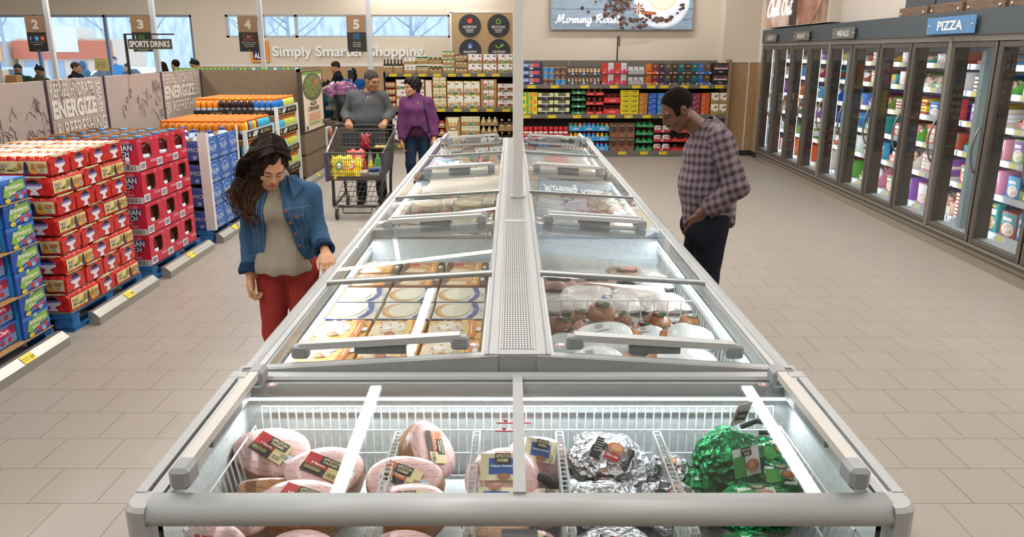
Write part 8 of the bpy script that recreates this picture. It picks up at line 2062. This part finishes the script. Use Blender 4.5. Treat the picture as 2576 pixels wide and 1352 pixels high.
bystander('cashier in a black sweater facing right near the left windows', (-9.84, 18.0, .0), -1.5, '#15171c', '#3a3029', 1.78, '#b07a5c', look=(0, 1, -.1))
bystander('person in a hooded grey blue coat standing outside the left window', (-12.85, 24.0, 0), -.6, '#4f7290', '#2a3442', 1.74, '#8f9aa8', hood=True)
bystander('man in a bright blue jacket outside the windows', (-13.37, 27.0, 0), PI, '#3f7fb8', '#4a5260', 1.86, '#c7a591')
bystander('man in a grey blue coat standing by the window mullion', (-11.8, 24.6, 0), PI-.6, '#3f5368', '#333a44', 1.66, '#bd9a84')
bystander('long haired dark head looking left under the drinks sign', (-7.83, 18.0, 0), .9, '#2a1f22', '#1f1512', 1.79, '#9a6f5c', long_hair=True)
bystander('bearded man with dark hair looking left beside the drinks sign', (-7.93, 18.95, 0), 1.1, '#2b2b30', '#1c1512', 1.83, '#b98568')
bystander('person in a dark knit hat and glasses looking right', (-7.18, 18.05, 0), -1.0, '#26262a', '#1b1a1c', 1.83, '#b5886e', 'beanie')
bystander('man in a black jacket with swept grey hair near the flowers', (-3.86, 17.7, 0), 1.9, '#16181c', '#2f2b29', 1.80, '#c48a6c', arms='raised', look=(0, 1, -.25))
bystander('woman with long black hair seen from behind beside the register', (-3.48, 17.5, 0), .2, '#1f4a86', '#120f10', 1.66, '#a87a60', long_hair=True)
bystander('man in a teal sweater sitting on the white folding chair', (-4.22, 17.12, 0), -.2, '#1d3f52', '#2a211e', 1.74, '#8a6048', sit=True, arms='front')
bystander('man in a navy shirt leaning over the table, facing left', (-4.40, 18.75, 0), 2.2, '#1b2a52', '#241c18', 1.72, '#c08a6c', sit=True, arms='front', look=(.2, 1, -.55))
# ------------------------------------------------------------------ shopping cart
def wire_quad(b, p00, p10, p11, p01, nu, nv, r, m):
 A, B_, C_, D_ = [Vector(p) for p in (p00, p10, p11, p01)]
 f = lambda u, v: A*(1-u)*(1-v)+B_*u*(1-v)+C_*u*v+D_*(1-u)*v
 for i in range(nu+1): u = i/nu; b.tube([f(u, 0), f(u, .5), f(u, 1)], r, m, 5, cap=False)
 for j in range(nv+1): v = j/nv; b.tube([f(0, v), f(.5, v), f(1, v)], r*1.15, m, 5, cap=False)
CM = mat('#5b5752', .4, .5); CD = mat('#3a3833', .5, .3); CP = mat('#4b4360', .45); CH_ = mat('#a9a7a2', .3, .7)
cart = thing('shopping_cart', 'grey wire shopping cart pushed by the man in the grey sweater', 'shopping cart', (-1.87, 9.2, 0))
TF = [(-.325, 0, .80), (.345, 0, .80)]; TR = [(-.375, .83, 1.0), (.375, .83, 1.0)]; BF = [(-.315, .03, .475), (.325, .03, .475)]; BR = [(-.33, .80, .56), (.335, .80, .56)]
b = MB(); wire_quad(b, BF[0], BF[1], TF[1], TF[0], 26, 4, .0028, CM); b.tube([TF[0], TF[1]], .010, CM, 8); b.tube([BF[0], BF[1]], .008, CM, 8); b.box(-.31, .32, .015, .035, .475, .52, CM); b.build('front_grid', cart)
for s, nm in ((0, 'side_grid'), (1, 'side_grid')):
 b = MB(); wire_quad(b, BF[s], BR[s], TR[s], TF[s], 22, 5, .0028, CM); b.tube([TF[s], TR[s]], .012, CH_ if s == 0 else CM, 8); b.build(nm, cart)
b = MB(); wire_quad(b, BF[0], BF[1], BR[1], BR[0], 14, 12, .0028, CM); b.build('floor_grid', cart)
b = MB(); wire_quad(b, BR[0], BR[1], TR[1], TR[0], 16, 4, .0028, CM); b.tube([TR[0], TR[1]], .008, CM, 8); b.build('rear_grid', cart)
for x in (-.33, .345): MB().box(x-.022, x+.022, -.02, .03, .46, .815, CP, .012).build('corner_guard', cart)
b = MB(); b.box(-.29, .27, .70, .71, .80, .97, mat('#3b4044', .5)); wire_quad(b, (-.31, .60, .78), (.31, .60, .78), (.33, .66, .98), (-.33, .66, .98), 12, 3, .0028, CM); wire_quad(b, (-.31, .60, .78), (.31, .60, .78), (.32, .80, .78), (-.32, .80, .78), 12, 4, .0028, CM); b.build('child_seat', cart)
b = MB(); b.tube([(-.375, .83, 1.0), (-.38, .88, 1.03), (-.36, .90, 1.045)], .012, CH_, 8); b.tube([(.375, .83, 1.0), (.38, .88, 1.03), (.36, .90, 1.045)], .012, CH_, 8); b.tube([(-.365, .90, 1.045), (.365, .90, 1.045)], .016, CD, 10); b.box(-.40, -.33, .86, .92, 1.02, 1.075, CD, .01); b.build('handle', cart)
b = MB()
for s in (-1, 1):
 b.tube([(s*.30, .14, .50), (s*.29, .10, .30), (s*.285, .06, .16)], .020, CD, 8); b.tube([(s*.33, .70, .56), (s*.30, .80, .40), (s*.29, .82, .16)], .018, CD, 8)
 b.tube([(s*.285, .06, .15), (s*.29, .45, .17), (s*.29, .84, .19)], .016, CM, 8)
b.tube([(-.285, .06, .15), (.285, .06, .15)], .018, CM, 8); b.build('frame', cart)
b = MB(); wire_quad(b, (-.27, .10, .20), (.27, .10, .20), (.27, .60, .36), (-.27, .60, .36), 9, 4, .004, CM); b.tube([(-.18, .05, .14), (-.17, .02, .075), (.17, .02, .075), (.18, .05, .14)], .010, CM, 8); b.build('lower_tray', cart)
for x, y in ((-.24, .0), (.26, .0), (-.27, .80), (.27, .80)):
 w = MB(); w.lathe([(.030, -.012), (.060, -.013), (.064, -.006), (.064, .006), (.060, .013), (.030, .012)], (x, y, .0645), mat('#2a2826', .6), 20, 'x'); w.lathe([(.0, -.0135), (.038, -.0135), (.038, .0135), (0, .0135)], (x, y, .0645), mat('#8f8b85', .5), 16, 'x'); w = w.build('caster_wheel', cart)
 MB().box(x-.022, x-.016, y-.012, y+.02, .06, .15, CH_).box(x+.016, x+.022, y-.012, y+.02, .06, .15, CH_).box(x-.022, x+.022, y-.012, y+.025, .14, .16, CH_).build('caster_fork', w)
def cartbag(w, d, h, m, els, seed, lab, loc, rx, rz_, nm='snack_bag', cat='snack bag'):
 o = solo(nm, pillow(w, d, h, m, seed, els).mesh('bag'), lab, cat, loc, 0, 'groceries in the cart'); o.rotation_euler = (rx, 0, rz_); return o
gl = lambda c: mat(c, .25)
cartbag(.24, .30, .08, gl('#e2c422'), [('e', .3, .5, .3, .4, '#3a7a34'), ('e', .3, .5, .18, .25, '#efeee2'), ('e', .75, .4, .2, .3, '#e0982a')], 1, 'yellow and green chip bag in the cart, against the front wires at left', (-2.05, 9.34, .60), 1.0, .15)
cartbag(.24, .28, .08, gl('#ecc920'), [('e', .5, .5, .35, .35, '#c9302a'), ('e', .5, .5, .25, .2, '#f2e6c9')], 2, 'yellow chip bag with red emblem in the middle of the cart', (-1.92, 9.36, .58), .9, -.2)
cartbag(.22, .28, .09, gl('#c8403c'), [('r', 0, .2, 1, .5, '#efe3dc'), ('e', .6, .75, .3, .2, '#e8b0a0')], 3, 'red and white snack bag standing behind the yellow bags', (-1.90, 9.50, .66), 1.25, .25)
def pack(nm, mb, lab, cat, loc, rz_=0): return solo(nm, mb, lab, cat, loc, rz_, 'groceries in the cart')
pack('berry_pack', MB().box(-.09, .09, -.05, .05, 0, .07, noisy('berries', '#a3211f', '#d4473a', 60, .3), .01).box(-.095, .095, -.055, .055, .0, .075, glass('clear_pack', (.97, .98, .98, 1)), .012), 'clear pack of red berries at the front of the cart', 'berries', (-1.98, 9.30, .485))
pack('plastic_tub', MB().lathe([(.055, 0), (.065, .10), (.068, .105), (.068, .115), (0, .118)], (0, 0, 0), '#2a4a8c', 20).lathe([(.060, .03), (.065, .075)], (0, 0, 0), '#e6e8ea', 20), 'blue and white plastic tub at the front right of the cart', 'tub', (-1.66, 9.31, .487))
pack('lemon_juice_bottle', MB().lathe([(.03, 0), (.042, .03), (.045, .09), (.03, .14), (.014, .16), (.014, .19), (0, .19)], (0, 0, 0), '#f0cf1e', 16), 'yellow lemon shaped bottle in the cart', 'bottle', (-1.72, 9.46, .49))
pack('green_bottle', MB().lathe([(.045, 0), (.048, .14), (.03, .22), (.016, .25), (.016, .29), (0, .29)], (0, 0, 0), '#58b23a', 16).lathe([(.0485, .04), (.0485, .13)], (0, 0, 0), '#9aa0b4', 16), 'bright green bottle by the right side of the cart', 'bottle', (-1.625, 9.42, .49))
pack('jar_of_jam', MB().lathe([(.035, 0), (.036, .08), (.03, .09)], (0, 0, 0), '#3a1a22', 14).lathe([(.034, .088), (.034, .108), (0, .109)], (0, 0, 0), '#8a2a34', 14), 'dark jam jar behind the blue tub in the cart', 'jar', (-1.79, 9.44, .49))
pack('bread_pack', MB().box(-.10, .08, -.06, .06, 0, .10, bagm('bread_film', '#c9a678', '#e6d6bf'), .03), 'wrapped bread roll pack between the yellow bag and the blue tub', 'bread', (-1.79, 9.33, .487))
o = cartbag(.13, .19, .05, gl('#8c2330'), [('e', .6, .3, .25, .18, '#d96a2a'), ('r', .1, .7, .9, .9, '#b0404a')], 6, 'dark red fruit pouch in the child seat of the cart', (-1.84, 9.83, .87), 1.4, 0, 'fruit_pouch', 'pouch')
pack('salad_box', MB().box(-.09, .09, -.06, .06, 0, .03, noisy('fruit_mix', '#e0a82a', '#f2e3a0', 30, .4), .008).box(-.095, .095, -.065, .065, 0, .085, glass('clear_box', (.97, .98, .98, 1)), .012), 'clear fruit box with yellow pieces in the child seat', 'fruit box', (-1.64, 9.86, .785))

# ------------------------------------------------------------------ checkout area
M_CNT = mat('#7b6a53', .55); M_CTOP = mat('#9a938a', .35, .3)
t = thing('checkout_counter', 'brown checkout counter with grey top behind the grey sweater man', 'counter', (-3.70, 16.0, 0))
MB().box(.12, 1.1, 0, 1.6, .06, .83, M_CNT).build('cabinet', t); MB().box(-.06, 1.15, -.05, 1.65, .83, .885, M_CTOP).build('counter_top', t)
MB().box(-.02, .45, .05, 1.2, .885, .985, M_CTOP).build('raised_shelf', t); MB().box(-.25, .4, -.3, -.02, 0, .09, mat('#5a5044', .5)).build('base_plinth', t); MB().box(.3, .33, -.01, 0, .06, .83, mat('#5f513f')).build('panel_joint', t)
t = thing('bagging_partition', 'low brown partition with grey cap beside the checkout counter', 'partition', (-3.94, 15.5, 0))
MB().prism([(0, 0), (.06, 0), (.25, .5), (.19, .5)], (0, 0, .04), (1, 0, 0), (0, 1, 0), (0, 0, .58), M_CNT).build('panel', t); MB().prism([(-.01, -.01), (.07, -.01), (.26, .51), (.18, .51)], (0, 0, .62), (1, 0, 0), (0, 1, 0), (0, 0, .035), mat('#a9acb0', .35)).build('cap_rail', t)
t = thing('counter_sign', 'green counter sign reading OPEN on the checkout', 'sign', (-3.735, 15.98, .985));
MB().prism([(0, 0), (.06, 0), (.012, .14), (0, .14)], (0, 0, 0), (0, 1, 0), (0, 0, 1), (.30, 0, 0), mat('#3f9a74', .4)).art((0, 0, 0), UX, UZ, .30, .14, [('t', 'OPEN', .5, .66, .9, .9, '#e6f2ea', .03)]+[('r', .12, .5-.14*k, .88, .56-.14*k, '#a9d6c2') for k in range(3)], .002).build('sign_face', t)
t = thing('flower_bucket', 'black tapered flower bucket in front of the checkout', 'bucket', (-3.38, 15.78, .62)); MB().lathe([(.10, 0), (.135, .30), (.185, .52), (.175, .52)], (0, 0, 0), mat('#1b1b1d', .5), 20).build('bucket_body', t)
MB().box(-.3, .3, -.2, .2, 0, .62, mat('#6b5c48', .6)).build('stand', t).location = (0, 0, -.62)
for k, (x, y, tl, tr_, c) in enumerate(((-.13, -.02, -.55, 0, '#8a3a72'), (.0, -.06, -.05, -.2, '#9a4a86'), (.12, -.02, .35, -.1, '#6a4a92'), (.02, .07, .1, .2, '#b06a9a'))):
 t = thing('flower_bouquet', 'bouquet of white and pink flowers in %s film, %s in the bucket' % (('magenta', 'pink', 'purple', 'rose')[k], ('leftmost', 'front', 'rightmost', 'rear')[k]), 'flowers', (-3.38+x*.6, 15.78+y, 1.0), 0, 'bouquets in the black bucket')
 t.rotation_euler = (tr_, tl, 0)
 fm = noisy('bouquet_film_%d' % k, c, '#c8a0c0', 12, .3, .5, 3)
 MB().lathe([(.03, -.05), (.07, .12), (.15, .30), (.165, .33)], (0, 0, 0), fm, 14).build('film_wrap', t)
 b = MB(); rnd = random.Random(k)
 for q in range(26):
  a = rnd.uniform(0, 6.28); r = .14*math.sqrt(rnd.random()); b.ell((r*math.cos(a), r*math.sin(a), .31+rnd.uniform(-.02, .06)), (.028, .028, .024), ['#efe6e2', '#e9c9d4', '#f4efe8', '#c77a9a', '#9a4a7a', '#e8e0c0'][rnd.randrange(6)], 8, 6)
 b.build('blossom_cluster', t)['kind'] = 'stuff'
t = thing('card_terminal', 'grey card terminal pole on the checkout beside the dark haired woman', 'terminal', (-3.28, 16.3, .885))
MB().box(-.02, .02, -.02, .02, 0, .62, mat('#8f9296', .4)).build('pole', t); MB().box(-.06, .06, -.05, -.02, .55, .72, mat('#23262a', .3), .008).build('screen', t); MB().box(-.06, .02, -.03, .03, .72, .75, mat('#9fb4cc', .3)).build('cap', t)
t = thing('folding_table', 'white folding table where two men sit', 'table', (-4.05, 17.95, 0))
MB().box(-.45, .45, -.33, .38, .78, .82, mat('#d9d7d2', .5), .015).build('tabletop', t)
for x in (-.4, .4):
 for y in (-.28, .33): MB().tube([(x, y, 0), (x, y, .78)], .014, mat('#6a6c70', .4, .5), 8).build('leg', t)
t = thing('folding_chair', 'white plastic folding chair in front of the seated man in teal', 'chair', (-4.20, 16.95, 0))
wp = mat('#dcdad5', .45)
MB().box(-.21, .21, -.19, .22, .46, .495, wp, .015).build('seat', t)
b = MB(); P = [(-.20, 0), (.20, 0), (.21, .2), (.17, .30), (-.17, .30), (-.21, .2)]; b.prism(P, (0, -.20, .82), (1, 0, 0), (0, -.1, 1), (0, .025, 0), wp); b.build('backrest', t)
for x in (-.2, .2):
 MB().tube([(x, -.21, 1.0), (x, -.15, .48), (x, .22, 0)], .011, CD, 8).build('leg', t); MB().tube([(x*.92, .18, .48), (x*.92, -.20, 0)], .011, CD, 8).build('leg', t)
# lane number signs on white poles
def lane(n, x, col, lines, lab, ic):
 Y = 17.0
 t = thing('lane_pole', 'white checkout lane pole carrying sign number %s' % n, 'pole', (x, Y, 0), 0, 'checkout lane poles')
 MB().box(-.05, .05, -.04, .04, 0, 4.35, mat('#e2e3e6', .4), .01).build('post', t)
 MB().box(-.10, .02, -.01, .01, 2.60, 2.66, mat('#c9c9c9', .4)).build('bracket', t)
 s = thing('lane_sign', 'lane number sign %s, tan above black, hanging left of its pole' % n, 'sign', (x-.46, Y-.05, 1.966), 0, 'lane number signs')
 MB().box(0, .40, 0, .03, 0, .72, mat('#8a745c', .5)).build('sign_board', s)
 e = [('r', 0, .55, 1, 1, '#b08c6a'), ('r', 0, 0, 1, .54, '#35312e'), ('t', n, .34, .63, .68, .9, '#efe9e0', .05)]
 if ic == 'three': e += [('r', .06+.31*k, .30, .31+.31*k, .44, c) for k, c in enumerate(('#2c3f74', '#3a9ad0', '#d0523a'))] + [('t', 'f', .14, .32, .22, .42, '#e6e8f0', .03), ('e', .5, .37, .05, .03, '#e6f0f6'), ('e', .81, .37, .05, .03, '#f2e0da')]
 elif ic == 'mail': e += [('r', .34, .34, .66, .47, '#4f8a3a'), ('p', [(.37, .46), (.5, .38), (.63, .46), (.5, .41)], '#2a2a26')]
 elif ic == 'laptop': e += [('r', .24, .34, .76, .48, '#a8482f'), ('r', .28, .36, .72, .46, '#35312e'), ('r', .2, .31, .8, .34, '#a8482f'), ('t', 'ALDI', .38, .39, .62, .44, '#d8d0c4', .03)]
 else: e += [('r', .34+.11*k, .34, .4+.11*k, .5, '#3a74a8') for k in range(3)] + [('e', .37, .48, .05, .03, '#3a74a8'), ('e', .59, .48, .05, .03, '#3a74a8')]
 for k, l in enumerate(lines): e.append(('t', l, .5-.028*len(l), .24-.055*k, .5+.028*len(l), .275-.055*k, '#d8d3cb', .01))
 e.append(('t', 'aldi.us', .42, .03, .6, .055, '#b8b3ab', .01))
 MB().art((0, -.0, 0), UX, UZ, .40, .72, e, .001).build('sign_print', s)
lane('2', -9.70, 0, ('JOIN THE ALDI', 'COMMUNITY'), '', 'three'); lane('3', -7.50, 0, ('FOLLOW US TO', 'STAY ON TOP', 'OF OUR DEALS', 'A CHANCE TO', 'WIN PRIZES'), '', 'mail'); lane('4', -5.26, 0, ('VISIT OUR BLOG', 'FOR RECIPES', 'AND TIPS'), '', 'laptop'); lane('5', -2.99, 0, ('SEE OUR', 'FEATURED', 'RECIPES'), '', 'forks')
# long counter of the left checkouts and small goods standing on it
t = thing('checkout_counter', 'long dark checkout counter under the left windows', 'counter', (-8.6, 16.2, 0)); MB().box(-3.2, 1.6, 0, .8, .05, .92, M_CNT).build('cabinet', t); MB().box(-3.25, 1.65, -.05, .85, .92, .97, M_CTOP).build('counter_top', t)
t = thing('goods_rack', 'rack behind the grey partition carrying cartons and red bags', 'rack', (-8.6, 14.7, 0)); MB().box(-1.5, 1.6, 0, .6, 0, 1.30, mat('#6f665a', .6)).build('rack_body', t)
solo('carton', MB().box(-.12, .12, 0, .2, 0, .34, '#e4dcd6', .01).art((-.12, 0, 0), UX, UZ, .24, .34, [('r', 0, 0, .3, .7, '#d8603a')], .001), 'white carton with an orange edge at the left border of the picture', 'carton', (-9.62, 14.9, 1.301))
solo('carton', MB().box(-.10, .10, 0, .2, 0, .24, M_KRAFT, .01).art((-.10, 0, 0), UX, UZ, .20, .24, [('r', 0, 0, 1, .4, '#7fae4a')], .001), 'kraft carton with green base beside the white one at the left border', 'carton', (-9.36, 14.9, 1.301))
for k in range(9):
 solo('red_bag', pillow(.13, .2, .12, mat('#7a2430', .35), 70+k).mesh('bag'), 'dark red bag on the rack behind the partition, %s from the left' % nth(k), 'bag', (-8.32+.115*k, 14.95, 1.38 if k % 2 else 1.37), .3*math.sin(k), 'dark red bags behind the partition')
MB().box(.2, 1.45, .1, .5, 1.30, 1.375, M_KRAFT).build('carton_base', t)
t = thing('notice_stand', 'tilted yellow notice on a grey stand before the windows', 'sign', (-7.66, 14.98, 1.301)); b = MB()
for x in (-.07, .09): b.box(x-.012, x+.012, -.012, .012, 0, .36, mat('#7d7f92', .4))
b.build('stand', t); MB().prism([(-.14, .02), (.12, 0), (.14, .22), (-.12, .25)], (0, -.02, .31), (1, 0, 0), (0, 0, 1), (0, .012, 0), mat('#cfc07a', .5)).art((-.12, -.022, .33), UX, UZ, .22, .19, [('r', .1, .7-.15*k, .9, .74-.15*k, '#8a8050') for k in range(4)], .001).build('notice_board', t)
